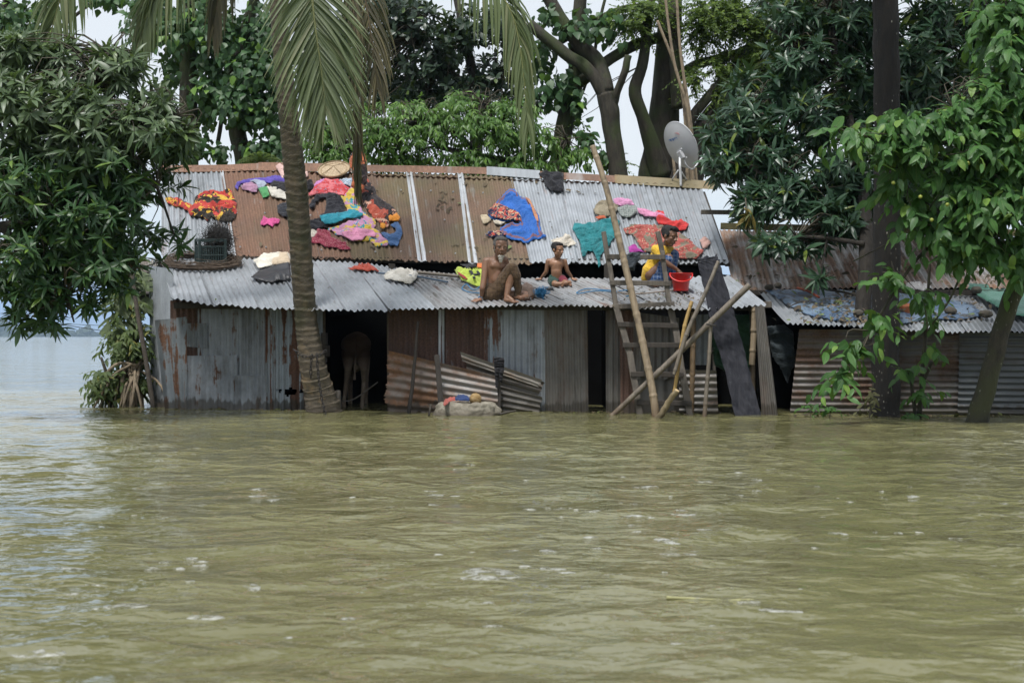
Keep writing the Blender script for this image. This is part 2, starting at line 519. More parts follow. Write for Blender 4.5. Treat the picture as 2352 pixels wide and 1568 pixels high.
# upper roof: (top-left x, top-right x, bottom-left x, bottom-right x, material, corrugations)
ups = [(372, 440, 371, 455, T_GREY, 7), (438, 508, 452, 538, T_GREY, 7), (506, 600, 535, 632, T_RUST, 9), (597, 700, 628, 736, T_RUST, 10),
       (697, 782, 732, 812, T_RUST, 8), (779, 862, 808, 890, T_RUSTG, 8), (858, 943, 886, 972, T_RUSTG, 8), (939, 1062, 968, 1088, T_RUSTG, 12),
       (1058, 1176, 1083, 1221, T_RUSTG, 12), (1172, 1285, 1217, 1330, T_GREY, 10), (1281, 1395, 1326, 1446, T_GREY, 11), (1391, 1505, 1441, 1562, T_GREY, 11), (1501, 1612, 1557, 1675, T_GREY, 11)]
for i, (a, b, c, d, m, nc) in enumerate(ups):
    corr('roof_sheet', UPL.at(a, ev(RIDGE, a)), UPL.at(b, ev(RIDGE, b)), UPL.at(d, ev(UEAVE, d)), UPL.at(c, ev(UEAVE, c)),
         m, house, nc, .013, 10, UPL.n, .006 * (i % 2), .007, .012, i)
# bare galvanised laps between rusty sheets
for a, b, c, d in ((933, 947, 960, 981), (1051, 1064, 1076, 1098), (506, 514, 534, 543)):
    corr('lap_strip', UPL.at(a, ev(RIDGE, a)), UPL.at(b, ev(RIDGE, b)), UPL.at(d, ev(UEAVE, d) + 2), UPL.at(c, ev(UEAVE, c) + 2),
         T_STRIP, house, 1.5, .012, 8, UPL.n, .02, .004, .004, a)
# ridge cap: folded flashing in lengths
M_CAPR = tin('ridge_rust', (.33, .32, .31), (.19, .105, .068), amt=.72, streak=.1, dirt=.2)
M_CAPO = tin('ridge_ochre', (.22, .185, .11), (.17, .12, .06), amt=.45, streak=.1, dirt=.25)
caps = [(372, 600, M_CAPR), (594, 815, M_CAPR), (806, 1125, M_CAPR), (1118, 1240, T_GREY), (1232, 1425, M_CAPR), (1412, 1642, M_CAPO)]
for i, (a, b, m) in enumerate(caps):
    xs_ = np.linspace(a, b, 9)
    V, Q = [], []
    for x in xs_:
        e = UPL.at(x, ev(RIDGE, x) + (3 if i % 2 else 1), .026 + .004 * (i % 2))
        up = UPL.at(x, ev(RIDGE, x) - 13 - (2 if i % 2 else 0), .03)
        up2 = up + Vector((0, .02, .012)); bk = up2 + Vector((0, .16, -.10))
        V += [e, up, up2, bk]
    for q in range(8):
        for s_ in range(3):
            o_ = q * 4 + s_
            Q.append((o_, o_ + 1, o_ + 5, o_ + 4))
    uv = [(x / 150, (j % 4) * .05) for x in xs_ for j in range(4)]
    obj_np('ridge_cap', V, Q, m, house, False, uv)
# back slope so that the roof is closed from behind
rl, rr_ = UPL.at(372, 388, .03), UPL.at(1612, 430, .03)
for i in range(6):
    t0, t1 = i / 6, (i + 1) / 6
    a, b = rl.lerp(rr_, t0), rl.lerp(rr_, t1)
    dn = Vector((0, 1.1, -.75))
    corr('rear_roof_sheet', a, b, b + dn, a + dn, T_RUST, house, 14, .013, 3, (0, .55, .83), .005 * (i % 2))

# lower lean-to roof
LTOP = [(362, 592), (574, 593), (717, 597), (843, 605), (977, 624), (1047, 630), (1193, 641), (1400, 640), (1560, 636), (1663, 632), (1700, 630)]
LEAV = [(391, 684), (408, 694), (555, 707), (665, 711), (722, 713), (893, 713), (1106, 706), (1240, 701), (1406, 704), (1520, 708), (1620, 712), (1758, 701)]
lows = [(368, 452, 393, 495, T_NEW, 8), (449, 540, 491, 600, T_NEW, 9), (536, 630, 595, 700, T_NEW, 9), (627, 722, 695, 798, T_NEW, 9), (718, 812, 793, 898, T_NEW, 9), (808, 905, 893, 1004, T_NEW, 10),
        (900, 990, 1000, 1106, T_LOWR, 10), (986, 1080, 1101, 1212, T_LOWR, 10), (1075, 1180, 1207, 1318, T_LOWR, 10), (1175, 1275, 1313, 1415, T_LOWR, 10), (1270, 1380, 1410, 1520, T_LOWR, 10), (1375, 1490, 1515, 1624, T_LOWR, 10), (1486, 1672, 1619, 1760, T_GREY, 13)]
for i, (a, b, c, d, m, nc) in enumerate(lows):
    corr('lean_to_roof_sheet', LOW.at(a, ev(LTOP, a)), LOW.at(b, ev(LTOP, b)), LOW.at(d, ev(LEAV, d)), LOW.at(c, ev(LEAV, c)),
         m, house, nc, .013, 10, LOW.n, .006 * (i % 2), .006, .010, i + 40)
# roofing screws
scr = []
for (tab, pl, rows_) in ((UEAVE, UPL, ((-18, 60, 380, 1660), (-95, 60, 420, 1640), (-160, 62, 430, 1600))), (LEAV, LOW, ((-14, 44, 420, 1740), (-60, 50, 400, 1640)))):
    for dy, st, x0, x1 in rows_:
        for x in np.arange(x0, x1, st):
            x = x + random.uniform(-9, 9)
            scr.append((pl, x, ev(tab, x) + dy + random.uniform(-2, 2)))
V, Q = [], []
scr_me = None
M_SCREW = plain('screw_metal', (.38, .38, .38), .4, .2, metal=.6, bump=0)
me_s = bpy.data.meshes.new('roofing_screw')
bm = bmesh.new(); bmesh.ops.create_cone(bm, cap_ends=True, segments=8, radius1=.019, radius2=.010, depth=.014); bm.to_mesh(me_s); bm.free(); me_s.materials.append(M_SCREW)
for pl, x, y in scr:
    o = link('roofing_screw', me_s, house)
    o.matrix_basis = Matrix.Translation(pl.at(x, y, .026)) @ pl.n.to_track_quat('Z', 'Y').to_matrix().to_4x4()

# front wall
WT = lambda px: ev(LEAV, px) - 4
def wall(name, a, b, y0, y1, mat, nc, dz=0.0, ragged=0.0, mask=None, y0b=None, y1b=None, seed=0, xa2=None, xb2=None, rows=10, curl=None):
    """wall sheet between columns a and b, from row y0 down to row y1, dz metres in front of the wall line"""
    pa, pb = Yw(a) - dz, Yw(b) - dz
    y0b = y0 if y0b is None else y0b; y1b = y1 if y1b is None else y1b
    xa2 = a if xa2 is None else xa2; xb2 = b if xb2 is None else xb2
    return corr(name, P(a, y0, pa), P(b, y0b, pb), P(xb2, y1b, pb), P(xa2, y1, pa), mat, house, nc, .012, rows, None, 0, .005, ragged, seed, mask, curl)

hole = lambda u, v: ~((v > .735 + .010 * np.sin(u * 19) + .006 * np.sin(u * 53)) & (v < .775 + .016 * np.sin(u * 13 + 1) + .010 * np.sin(u * 41) - .03 * (abs(u - .38) < .05)) & (u > .16))
wall('wall_sheet', 392, 470, 690, 962, T_WALLR, 7, .0)
wall('wall_sheet', 455, 560, 699, 962, T_WALL, 9, .004)
wall('wall_sheet', 556, 640, 703, 962, T_WALL, 8, .010)
wall('wall_sheet', 610, 712, 705, 962, T_WALLS, 9, .018, mask=hole, rows=60)
wall('patch_sheet', 361, 430, 735, 962, T_MIX, 5, .034, y0b=727, xa2=388, curl=lambda u, v: .06 * np.maximum(0, .25 - u) ** 1.2 * 8)
wall('patch_sheet', 425, 545, 817, 946, T_WALL, 8, .026, .012, y0b=815, y1b=950)
wall('patch_sheet', 540, 612, 862, 948, T_WALL, 5, .034, .012)
wall('patch_sheet', 430, 474, 742, 796, T_MIX, 4, .032, y1b=800)
wall('wall_sheet', 712, 742, 705, 962, T_WALL, 2.5, .0)
# beyond the cattle doorway (742-895)
wall('wall_sheet', 893, 1016, 706, 962, T_WALLR, 12, .0)
wall('lap_strip', 1008, 1021, 706, 962, T_STRIP, 1, .022)
wall('wall_sheet', 1013, 1085, 704, 962, T_WALLR, 7, .007)
wall('wall_sheet', 1080, 1120, 703, 962, T_WALLR, 4, .016)
wall('wall_sheet', 1112, 1150, 703, 962, T_WALLS, 3, .026)
wall('wall_sheet', 1145, 1252, 700, 962, T_WALL, 9, .034, ragged=.01)
wall('wall_sheet', 1250, 1346, 699, 962, T_DIRTY, 9, .012, xa2=1254, xb2=1352)
# second dark doorway (1346-1395), then patchwork behind the ladder
wall('wall_sheet', 1392, 1425, 702, 962, T_DIRTY, 3, .010)
wall('wall_sheet', 1414, 1462, 702, 962, T_WALLR, 4, .0)
wall('wall_sheet', 1455, 1560, 716, 868, T_DIRTY, 8, .02, ragged=.03, y0b=730)
wall('wall_sheet', 1440, 1600, 848, 962, T_DIRTY, 7, -.05)
wall('wall_sheet', 1592, 1628, 722, 838, T_WALL, 2.5, .0)
corr('wall_sheet', P(1560, 850, 20.0), P(1560, 955, 20.0), P(1650, 955, 19.95), P(1645, 850, 19.95), T_DIRTY, house, 8, .012, 6)
# left flank of the lean-to and of the house behind it
corr('side_wall_sheet', P(345, 610, 22.5), P(398, 618, 21.55), P(395, 960, 21.4), P(347, 955, 22.4), T_NEW, house, 14, .012, 8)
corr('side_wall_sheet', P(352, 925, 21.9), P(392, 925, 21.38), P(392, 962, 21.38), P(352, 962, 21.9), T_DIRTY, house, 6, .012, 3)
corr('side_wall_sheet', (-5.95, 26.4, 2.9), (-5.82, 23.3, 2.3), (-5.82, 23.3, -.2), (-5.95, 26.4, -.2), T_DIRTY, house, 30, .012, 4, (-1, 0, 0))
# small rear annexe roof seen from underneath at the far left
corr('annexe_roof_sheet', P(322, 600, 23.4), P(362, 596, 23.4), P(362, 690, 22.9), P(318, 690, 22.9), T_DIRTY, house, 6, .014, 5, (0, -.3, -.95))
board('annexe_rafter', P(316, 632, 22.85), P(368, 630, 22.85), .10, .06, W_DARK, house, (0, 0, 1))
board('annexe_rafter', P(316, 684, 22.6), P(366, 684, 22.6), .12, .06, W_DARK, house, (0, 0, 1))

# dark body of the house: inner walls painted near-black as interior shade, posts, beams, right and back walls
def quad(name, pts, mat, parent):
    V = [Vector(p) for p in pts]
    n = (V[1] - V[0]).cross(V[3] - V[0]).normalized() * .02
    return obj_py(name, V + [v + n for v in V], [(0, 1, 2, 3), (7, 6, 5, 4), (0, 4, 5, 1), (1, 5, 6, 2), (2, 6, 7, 3), (3, 7, 4, 0)], mat, parent)
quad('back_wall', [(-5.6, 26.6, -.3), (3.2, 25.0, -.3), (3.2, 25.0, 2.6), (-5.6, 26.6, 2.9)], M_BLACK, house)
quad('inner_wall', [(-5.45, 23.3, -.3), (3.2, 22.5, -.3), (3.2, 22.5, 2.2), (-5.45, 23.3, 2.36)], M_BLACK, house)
quad('bay_shade_panel', [(3.15, 22.75, -.3), (4.4, 22.3, -.3), (4.4, 22.3, 1.95), (3.15, 22.75, 2.1)], M_BLACK, house)  # added black panel that paints shade into the open bay
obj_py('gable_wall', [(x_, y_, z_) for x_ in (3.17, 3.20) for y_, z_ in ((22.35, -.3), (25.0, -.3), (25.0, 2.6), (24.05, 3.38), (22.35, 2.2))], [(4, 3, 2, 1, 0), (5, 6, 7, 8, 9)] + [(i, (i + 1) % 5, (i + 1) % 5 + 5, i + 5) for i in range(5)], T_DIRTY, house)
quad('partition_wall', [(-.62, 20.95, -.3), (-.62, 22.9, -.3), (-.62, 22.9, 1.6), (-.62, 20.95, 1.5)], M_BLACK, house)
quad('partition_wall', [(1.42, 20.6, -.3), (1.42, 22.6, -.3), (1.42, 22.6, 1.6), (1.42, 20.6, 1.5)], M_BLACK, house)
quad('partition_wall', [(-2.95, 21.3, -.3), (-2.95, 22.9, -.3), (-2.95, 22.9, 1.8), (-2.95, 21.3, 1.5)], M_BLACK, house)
for px, w in ((744, 9), (893, 7), (1347, 8), (1396, 8), (1728, 14)):
    tube('post', [P(px, 960, Yw(px) + .05), P(px - 1, 712, Yw(px) + .05)], S(w / 2, 21), W_POST, house, 6, 8)
for px in (900, 1395, 1530, 1625):
    board('upper_post', P(px, 606, 22.2), P(px, 665, 22.2), .10, .06, W_DARK, house)
board('eave_beam', P(400, 702, 21.2), P(1740, 706, 20.2), .09, .06, W_DARK, house, (0, 0, 1))
board('eave_beam', UPL.at(380, 588, -.05), UPL.at(1670, 597, -.05), .09, .06, W_DARK, house, (0, 0, 1))
board('purlin_end', P(1745, 700, 20.3), P(1772, 699, 20.3), .09, .06, W_GREY, house, (0, 0, 1))
board('purlin_end', P(1610, 487, 22.6), P(1692, 488, 22.6), .07, .05, W_GREY, house, (0, 0, 1))
board('rafter', UPL.at(1672, 602, -.06), UPL.at(1614, 436, -.06), .08, .05, W_DARK, house)

# ================================================================ THE SHED ON THE RIGHT
shed = thing('tin_shed', 'low tin shed with rusty roof, blue tarpaulin and sideways corrugated wall on the right', 'shed', (6.0, 20.5, 0))
SUP = Plane(P(1685, 668, 21.6), P(2330, 663, 21.2), P(1655, 530, 23.9))
SEAVE = [(1685, 669), (1966, 661), (2310, 663), (2700, 668)]
STOP = [(1600, 525), (1720, 530), (2352, 548), (2700, 555)]
xs_t = [1652, 1745, 1838, 1931, 2024, 2117, 2210, 2303, 2396, 2489]
for i in range(len(xs_t) - 1):
    a, b = xs_t[i], xs_t[i + 1] + 4
    a2, b2 = a + 34 + i * 10, b + 34 + (i + 1) * 10
    corr('roof_sheet', SUP.at(a, ev(STOP, a)), SUP.at(b, ev(STOP, b)), SUP.at(b2, ev(SEAVE, b2)), SUP.at(a2, ev(SEAVE, a2)), T_SHED, shed, 10, .013, 6, SUP.n, .006 * (i % 2), .007, .01, i)
board('ridge_beam', SUP.at(1655, 523, .03), SUP.at(2420, 541, .03), .11, .06, wood('mossy_beam', (.09, .08, .035), (.15, .135, .06), axis='X'), shed, (0, 0, 1))
SLO = Plane(P(1804, 744, 19.75), P(2288, 762, 19.55), P(1760, 672, 21.3))
STE = [(1790, 738), (1804, 743), (2007, 752), (2061, 761), (2288, 762), (2600, 766)]
xs_t = [1742, 1825, 1908, 1991, 2074, 2157, 2240, 2323, 2406]
for i in range(len(xs_t) - 1):
    a, b = xs_t[i], xs_t[i + 1] + 4
    a2, b2 = a + 62, b + 62
    corr('lower_roof_sheet', SLO.at(a, 673), SLO.at(b, 671), SLO.at(b2, ev(STE, b2)), SLO.at(a2, ev(STE, a2)), T_GREY, shed, 9, .013, 6, SLO.n, .006 * (i % 2), .006, .01, i)
# sideways wall sheets
corr('wall_sheet', P(1836, 756, 19.95), P(1812, 962, 19.95), P(2212, 962, 19.85), P(2208, 758, 19.85), tin('tin_side_wall', (.145, .14, .132), (.10, .058, .038), amt=.5, dirt=.5, streak=.2, metal=.1), shed, 17, .013, 10, None, 0, .01)
corr('wall_sheet', P(2204, 763, 19.82), P(2200, 965, 19.82), P(2450, 968, 19.75), P(2450, 765, 19.75), tin('tin_side_wall_dark', (.105, .115, .12), (.08, .058, .04), amt=.25, dirt=.55, streak=.2, metal=.1), shed, 17, .013, 8, None, 0, .012)
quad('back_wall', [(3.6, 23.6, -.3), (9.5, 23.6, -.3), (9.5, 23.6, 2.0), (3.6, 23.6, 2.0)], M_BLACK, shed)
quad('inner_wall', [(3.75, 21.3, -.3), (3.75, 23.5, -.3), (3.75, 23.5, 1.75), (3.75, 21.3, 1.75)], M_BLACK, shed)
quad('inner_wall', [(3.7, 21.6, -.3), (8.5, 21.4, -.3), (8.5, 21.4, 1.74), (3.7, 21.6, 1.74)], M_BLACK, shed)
board('sill_beam', P(1690, 672, 21.5), P(2400, 672, 21.1), .08, .06, W_DARK, shed, (0, 0, 1))
# ================================================================ LEAVES
def leaf_mat(name, c1, c2, c3=None, rough=.42, trans=.28, p3=.06, dust=None, veins=False):
    """c1..c2 run through the crown, a few leaves take c3 (young or yellowing)"""
    k = MT(name)
    isl = k.n('ShaderNodeNewGeometry').outputs['Random Per Island']
    rn = k.math('FRACT', k.math('ADD', isl, k.math('MULTIPLY', k.rnd(), 7.31)))
    col = k.mix(rn, c1, c2)
    if c3:
        r2 = k.math('FRACT', k.math('MULTIPLY', rn, 13.7))
        col = k.mix(k.math('GREATER_THAN', r2, 1 - p3), col, c3)
    if dust:
        pos = k.n('ShaderNodeNewGeometry').outputs['Position']
        z = k.n('ShaderNodeSeparateXYZ', {0: pos}).outputs['Z']
        fz = k.ramp(k.math('MULTIPLY_ADD', k.noise(pos, 1.1, 3), 2.2, k.math('SUBTRACT', z, dust[1])), (.6, 0.0), (1.9, 1.0))
        col = k.mix(k.math('MULTIPLY', fz, .55), col, dust[0])
    if veins:
        uvx = k.n('ShaderNodeTexCoord').outputs['UV']
        sp = k.n('ShaderNodeSeparateXYZ', {0: uvx})
        d = k.math('ABSOLUTE', k.math('SUBTRACT', sp.outputs['Y'], .5))
        mid = k.ramp(d, (.0, 1.0), (.045, 0.0))
        w = k.math('FRACT', k.math('MULTIPLY', k.math('SUBTRACT', sp.outputs['X'], k.math('MULTIPLY', d, .5)), 9.0))
        vn = k.math('MULTIPLY', k.ramp(w, (.0, 1.0), (.16, 0.0)), .35)
        col = k.mix(k.math('MULTIPLY', k.math('MAXIMUM', mid, vn), .5), col, (.20, .26, .10))
        k.bump(k.math('MAXIMUM', mid, vn), .4, .01)
    k.set(Base_Color=col, Roughness=rough + .09, Specular_IOR_Level=.42)
    tr = k.n('ShaderNodeBsdfTranslucent', {'Color': k.mix(.5, col, (.16, .26, .03))})
    mx = k.n('ShaderNodeMixShader', {0: trans})
    k.t.links.new(k.b.outputs[0], mx.inputs[1]); k.t.links.new(tr.outputs[0], mx.inputs[2])
    k.t.links.new(mx.outputs[0], k.out.inputs[0])
    return k.m

def leaf_tpl(w=.25, droop=.25, fold=.22, n=4, shape='lance', seed=0, wave=.0):
    """a leaf of length 1 along +X, width along Y; verts, quads, uv"""
    t = np.linspace(0, 1, n + 1)
    if shape == 'lance':
        hw = np.sin(np.pi * np.clip(t, .02, .985) ** .85) ** .8
    elif shape == 'ovate':
        hw = np.sin(np.pi * np.clip(t, .015, .99) ** .72) ** .75
    elif shape == 'heart':
        hw = np.clip(1.25 * (1 - t) ** .75 * np.clip(t * 9 + .25, 0, 1), .02, 1.1)
    else:                                       # obovate
        hw = np.sin(np.pi * np.clip(t, .02, .97) ** 1.25) ** .7
    hw = np.maximum(hw, .03) * w / 2
    r = np.random.default_rng(seed)
    side = r.uniform(-.05, .05)
    zz = -droop * t ** 1.8
    xx = t * (1 - .25 * droop * t)
    tw = r.uniform(-.25, .25)
    V, UV = [], []
    for i in range(n + 1):
        for s in (-1, 0, 1):
            f = fold * abs(s) * hw[i] + wave * hw[i] * math.sin(t[i] * 11 + s) * abs(s)
            V.append((xx[i], s * hw[i] + side * t[i] ** 2, zz[i] + f + s * hw[i] * tw * t[i]))
            UV.append((t[i], .5 + s * hw[i] / w))
    Q = []
    for i in range(n):
        for s in (0, 1):
            o = i * 3 + s
            Q.append((o, o + 1, o + 4, o + 3))
    return np.array(V), np.array(Q), np.array(UV)

def frames(d, up):
    """orthonormal frames (N,3,3) with columns d, side, normal"""
    d = d / (np.linalg.norm(d, axis=1)[:, None] + 1e-9)
    s = np.cross(up, d); s /= np.linalg.norm(s, axis=1)[:, None] + 1e-9
    nn = np.cross(d, s)
    return np.stack([d, s, nn], -1)

def leaf_parts(parent, mat, pos, d, up, L, tpls, wid=None, single=0, seed=0, name='leaf', bulk='foliage'):
    """leaves of one tree: the `single` nearest ones as parts of their own, the rest joined into one part"""
    r = np.random.default_rng(seed)
    N = len(pos)
    Fm = frames(d, up)
    wid = np.ones(N) if wid is None else wid
    kind = r.integers(0, len(tpls), N)
    order = np.argsort(pos[:, 1])
    near = np.zeros(N, bool); near[order[:single]] = True
    mes = []
    if single:
        for V, Q, uv in tpls:
            mes.append(mesh_np('leaf', V, Q, mat, True, uv))
        for i in order[:single]:
            o = link(name, mes[kind[i]], parent)
            M = Matrix(((*(Fm[i, 0] * (L[i], L[i] * wid[i], L[i])), pos[i, 0]), (*(Fm[i, 1] * (L[i], L[i] * wid[i], L[i])), pos[i, 1]),
                        (*(Fm[i, 2] * (L[i], L[i] * wid[i], L[i])), pos[i, 2]), (0, 0, 0, 1)))
            o.matrix_basis = M
    Vs, Qs, Us, off = [], [], [], 0
    for k_, (V, Q, uv) in enumerate(tpls):
        idx = np.where((kind == k_) & ~near)[0]
        if not len(idx):
            continue
        sc = np.stack([L[idx], L[idx] * wid[idx], L[idx]], -1)
        W = np.einsum('nij,nkj->nki', Fm[idx], V[None] * sc[:, None, :]) + pos[idx][:, None, :]
        Vs.append(W.reshape(-1, 3))
        Qs.append((Q[None] + (np.arange(len(idx)) * len(V))[:, None, None]).reshape(-1, 4) + off)
        Us.append(np.tile(uv, (len(idx), 1)))
        off += W.shape[0] * W.shape[1]
    if Vs:
        o = obj_np(bulk, np.vstack(Vs), np.vstack(Qs), mat, parent, True, np.vstack(Us))
        if N - single > 300:
            o['kind'] = 'stuff'
        return o

def unit(v):
    return v / (np.linalg.norm(v, axis=-1, keepdims=True) + 1e-9)

def blob_points(blobs, r, shell=.55):
    """blobs: (px, py, rx, ry, Y, dY, n) -> points and outward directions"""
    pts, outs = [], []
    for cx, cy, rx, ry, Y, dY, n in blobs:
        u = unit(r.normal(size=(n, 3)))
        rad = (shell + (1 - shell) * r.random(n)) * (r.random(n) ** .22)
        u2 = u * rad[:, None]
        px, py, yy = cx + u2[:, 0] * rx, cy - u2[:, 2] * ry, Y + u2[:, 1] * dY
        pts.append(np.stack([(px - CX) / F * yy, yy, CAMZ - (py - HZ) / F * yy], -1))
        outs.append(u)
    return np.vstack(pts), np.vstack(outs)

def whorls(blobs, seed, nl=(7, 11), L=(.17, .25), spread=.95, droop=.35, upb=.45):
    """mango-like shoots: a rosette of leaves round each twig end"""
    r = np.random.default_rng(seed)
    p, o = blob_points(blobs, r)
    ax = unit(o * .7 + np.array([0, -.15, upb]) + .45 * r.normal(size=p.shape))
    pos, d, up, ln = [], [], [], []
    for i in range(len(p)):
        a = ax[i]
        t = unit(np.cross(a, r.normal(size=3))); b = np.cross(a, t)
        k = r.integers(*nl)
        for j in range(k):
            ph = j * 2.4 + r.uniform(-.25, .25)
            el = spread * (.55 + .75 * r.random())
            dd = a * math.cos(el) + (t * math.cos(ph) + b * math.sin(ph)) * math.sin(el) + np.array([0, 0, -droop * r.uniform(.3, 1.5)])
            pos.append(p[i] - a * .05 * j / k); d.append(dd); up.append(a + np.array([0, -.1, .35]) + .2 * r.normal(size=3)); ln.append(r.uniform(*L) * (.45 + .65 * r.random() ** .5))
    return np.array(pos), np.array(d), np.array(up), np.array(ln), p

def sprays(blobs, seed, nl=(6, 9), L=(.15, .24), twig=.45, hang=.55):
    """twigs with alternate leaves hanging to both sides"""
    r = np.random.default_rng(seed)
    p, o = blob_points(blobs, r, .4)
    pos, d, up, ln = [], [], [], []
    for i in range(len(p)):
        a = unit(o[i] * np.array([1, 1, .5]) + np.array([0, -.35, -.1]) + .35 * r.normal(size=3))
        sd = unit(np.cross(a, [0, 0, 1]) + .25 * r.normal(size=3))
        k = r.integers(*nl)
        for j in range(k):
            t = (j + .5) / k
            q = p[i] + a * twig * (t - .4) + np.array([0, 0, -.30 * twig * t * t])
            s = 1 if j % 2 else -1
            dd = a * .75 + sd * s * .8 + np.array([0, 0, -hang * r.uniform(.4, 1.6)]) + .22 * r.normal(size=3)
            pos.append(q); d.append(dd); up.append(np.array([0, -.45, 1.0]) + .35 * r.normal(size=3)); ln.append(r.uniform(*L) * (1 - .25 * t))
    return np.array(pos), np.array(d), np.array(up), np.array(ln), p

def hangers(blobs, seed, L=(.12, .2)):
    """single leaves that hang from climbers"""
    r = np.random.default_rng(seed)
    p, o = blob_points(blobs, r, .3)
    d = np.array([0, -.15, -.9]) + o * .5 + .5 * r.normal(size=p.shape)
    up = o * .6 + np.array([0, -.6, .7]) + .4 * r.normal(size=p.shape)
    return p, d, up, r.uniform(*L, len(p)), p

def twigs_to(parent, mat, hubs, tips, seed, frac=.25, r0=.012):
    """thin branches from the nearest hub to some of the twig ends, joined as one part"""
    r = np.random.default_rng(seed)
    hubs = np.array([tuple(h) for h in hubs]); parts = []
    for p in tips[r.random(len(tips)) < frac]:
        h = hubs[np.argmin(((hubs - p) ** 2).sum(1))]
        mid = (h + p) / 2 + r.normal(size=3) * .12 + np.array([0, 0, .08])
        parts.append(tube_data(spline([h, mid, p], 6), np.linspace(r0, .004, 6), 4))
    if parts:
        V, Q = join_data(parts)
        obj_np('twigs', V, Q, mat, parent)['kind'] = 'stuff'

def bark(name, c1, c2, moss=None, ring=False, lichen=0.0, rough=.9):
    k = MT(name)
    v = k.coord('Object', scale=(6, 6, 1.6))
    n1 = k.noise(v, 2.2, 8, .68, .5)
    n2 = k.noise(k.coord('Object'), 2.0, 4)
    col = k.mix(k.ramp(n1, (.35, 0.0), (.68, 1.0)), c1, c2)
    if moss:
        col = k.mix(k.ramp(n2, (.42, 0.0), (.60, .85)), col, moss)
    if lichen:
        sp = k.math('MULTIPLY', k.ramp(k.vor(k.coord('Object', scale=(1, 1, .5)), 17), (.08, 1.0), (.16, 0.0)), k.ramp(n2, (.45, 0.0), (.6, 1.0)))
        col = k.mix(k.math('MULTIPLY', sp, lichen), col, (.34, .33, .28))
    z = k.n('ShaderNodeSeparateXYZ', {0: k.n('ShaderNodeNewGeometry').outputs['Position']}).outputs['Z']
    col = k.mix(k.ramp(z, (.02, .7), (.18, 0.0)), col, tuple(c * .4 for c in c1))
    k.set(Base_Color=col, Roughness=rough)
    k.bump(k.math('ADD', n1, k.math('MULTIPLY', k.noise(v, 9, 4), .4)), .8, .03)
    return k.m

def rough_trunk(seed, amp=.1, knots=.05):
    r = np.random.default_rng(seed); ph = r.uniform(0, 6, 6)
    return lambda i, a: 1 + amp * (.5 * np.sin(2 * a + ph[0] + i * .11) + .35 * np.sin(3 * a + ph[1] - i * .17) + .3 * np.sin(5 * a + ph[2] + i * .4)) + knots * np.sin(i * .9 + ph[3]) * np.sin(a + ph[4])

B_DARK = bark('bark_dark', (.020, .017, .014), (.050, .042, .033))
B_MOSS = bark('bark_mossy', (.022, .020, .015), (.058, .050, .036), (.034, .050, .012))
B_WET = bark('bark_wet', (.004, .004, .004), (.017, .014, .011), None, lichen=1.0, rough=.95)
B_LICH = bark('bark_lichen', (.022, .020, .015), (.062, .054, .038), (.045, .050, .02), lichen=.8)
B_TWIG = plain('twig_bark', (.07, .06, .042), .9, .3, bump=0)

def limb(parent, pts, radii_px, mat, name='branch', n=26, seg=10, seed=0, amp=.08):
    """pts (px,py,Y); radii in pixels at that depth"""
    pp = [P(*q) for q in pts]
    rad = [S(r_, q[2]) for r_, q in zip(radii_px, pts)]
    return tube(name, pp, rad, mat, parent, n, seg, rough_trunk(seed, amp))

tplM = [leaf_tpl(w_, d, .25, 4, 'lance', s, .08) for s, (d, w_) in enumerate(((.10, .22), (.28, .20), (.45, .24), (.35, .18), (.65, .22), (.2, .26)))]
tplO = [leaf_tpl(w_, d, .18, 5, 'ovate', s, .16) for s, (d, w_) in enumerate(((.08, .50), (.22, .44), (.38, .52), (.30, .40), (.55, .46), (.15, .36)))]
tplH = [leaf_tpl(.78, d, .15, 4, 'heart', s) for s, d in enumerate((.10, .25, .35))]
tplB = [leaf_tpl(.46, d, .15, 3, 'obo', s) for s, d in enumerate((.08, .2, .3))]
tplL = [leaf_tpl(.30, d, .2, 3, 'lance', s) for s, d in enumerate((.15, .3, .5))]
tplT = [leaf_tpl(.5, d, .1, 2, 'ovate', s) for s, d in enumerate((.1, .2))]

# ---------------------------------------------------------------- mango tree on the left, in front of the house
G_MANGO = leaf_mat('mango_leaves', (.018, .056, .020), (.052, .112, .034), (.13, .22, .035), .32, .22, .06, ((.120, .158, .082), 3.7))
t = thing('mango_tree', 'dense mango tree hanging over the left end of the house', 'tree', (-8.2, 18.6, 0))
limb(t, [(-260, 980, 18.6), (-230, 780, 18.6), (-150, 560, 18.7), (-40, 430, 18.8), (60, 330, 18.9)], [34, 30, 26, 20, 13], B_DARK, 'trunk', 30, 12, 1)
for s_, (pts, rd) in enumerate([([(-150, 560, 18.7), (0, 520, 18.4), (160, 500, 18.3), (300, 470, 18.6)], [16, 12, 8, 4]),
                 ([(-40, 430, 18.8), (120, 330, 18.6), (200, 258, 18.6), (225, 190, 18.7), (250, 120, 18.8)], [15, 12, 9, 6, 3]),
                 ([(120, 330, 18.6), (188, 282, 18.3), (250, 290, 18.2), (311, 293, 18.2), (390, 270, 18.4)], [10, 9, 8, 7, 4]),
                 ([(250, 290, 18.3), (310, 360, 18.3), (360, 430, 18.6), (400, 540, 18.9)], [6, 5, 4, 2]),
                 ([(0, 520, 18.4), (90, 600, 18.1), (150, 680, 18.0), (170, 740, 18.0)], [9, 6, 4, 2]),
                 ([(160, 500, 18.3), (240, 560, 18.3), (300, 620, 18.5)], [6, 4, 2])]):
    limb(t, pts, rd, B_DARK, 'branch', 22, 8, 10 + s_)
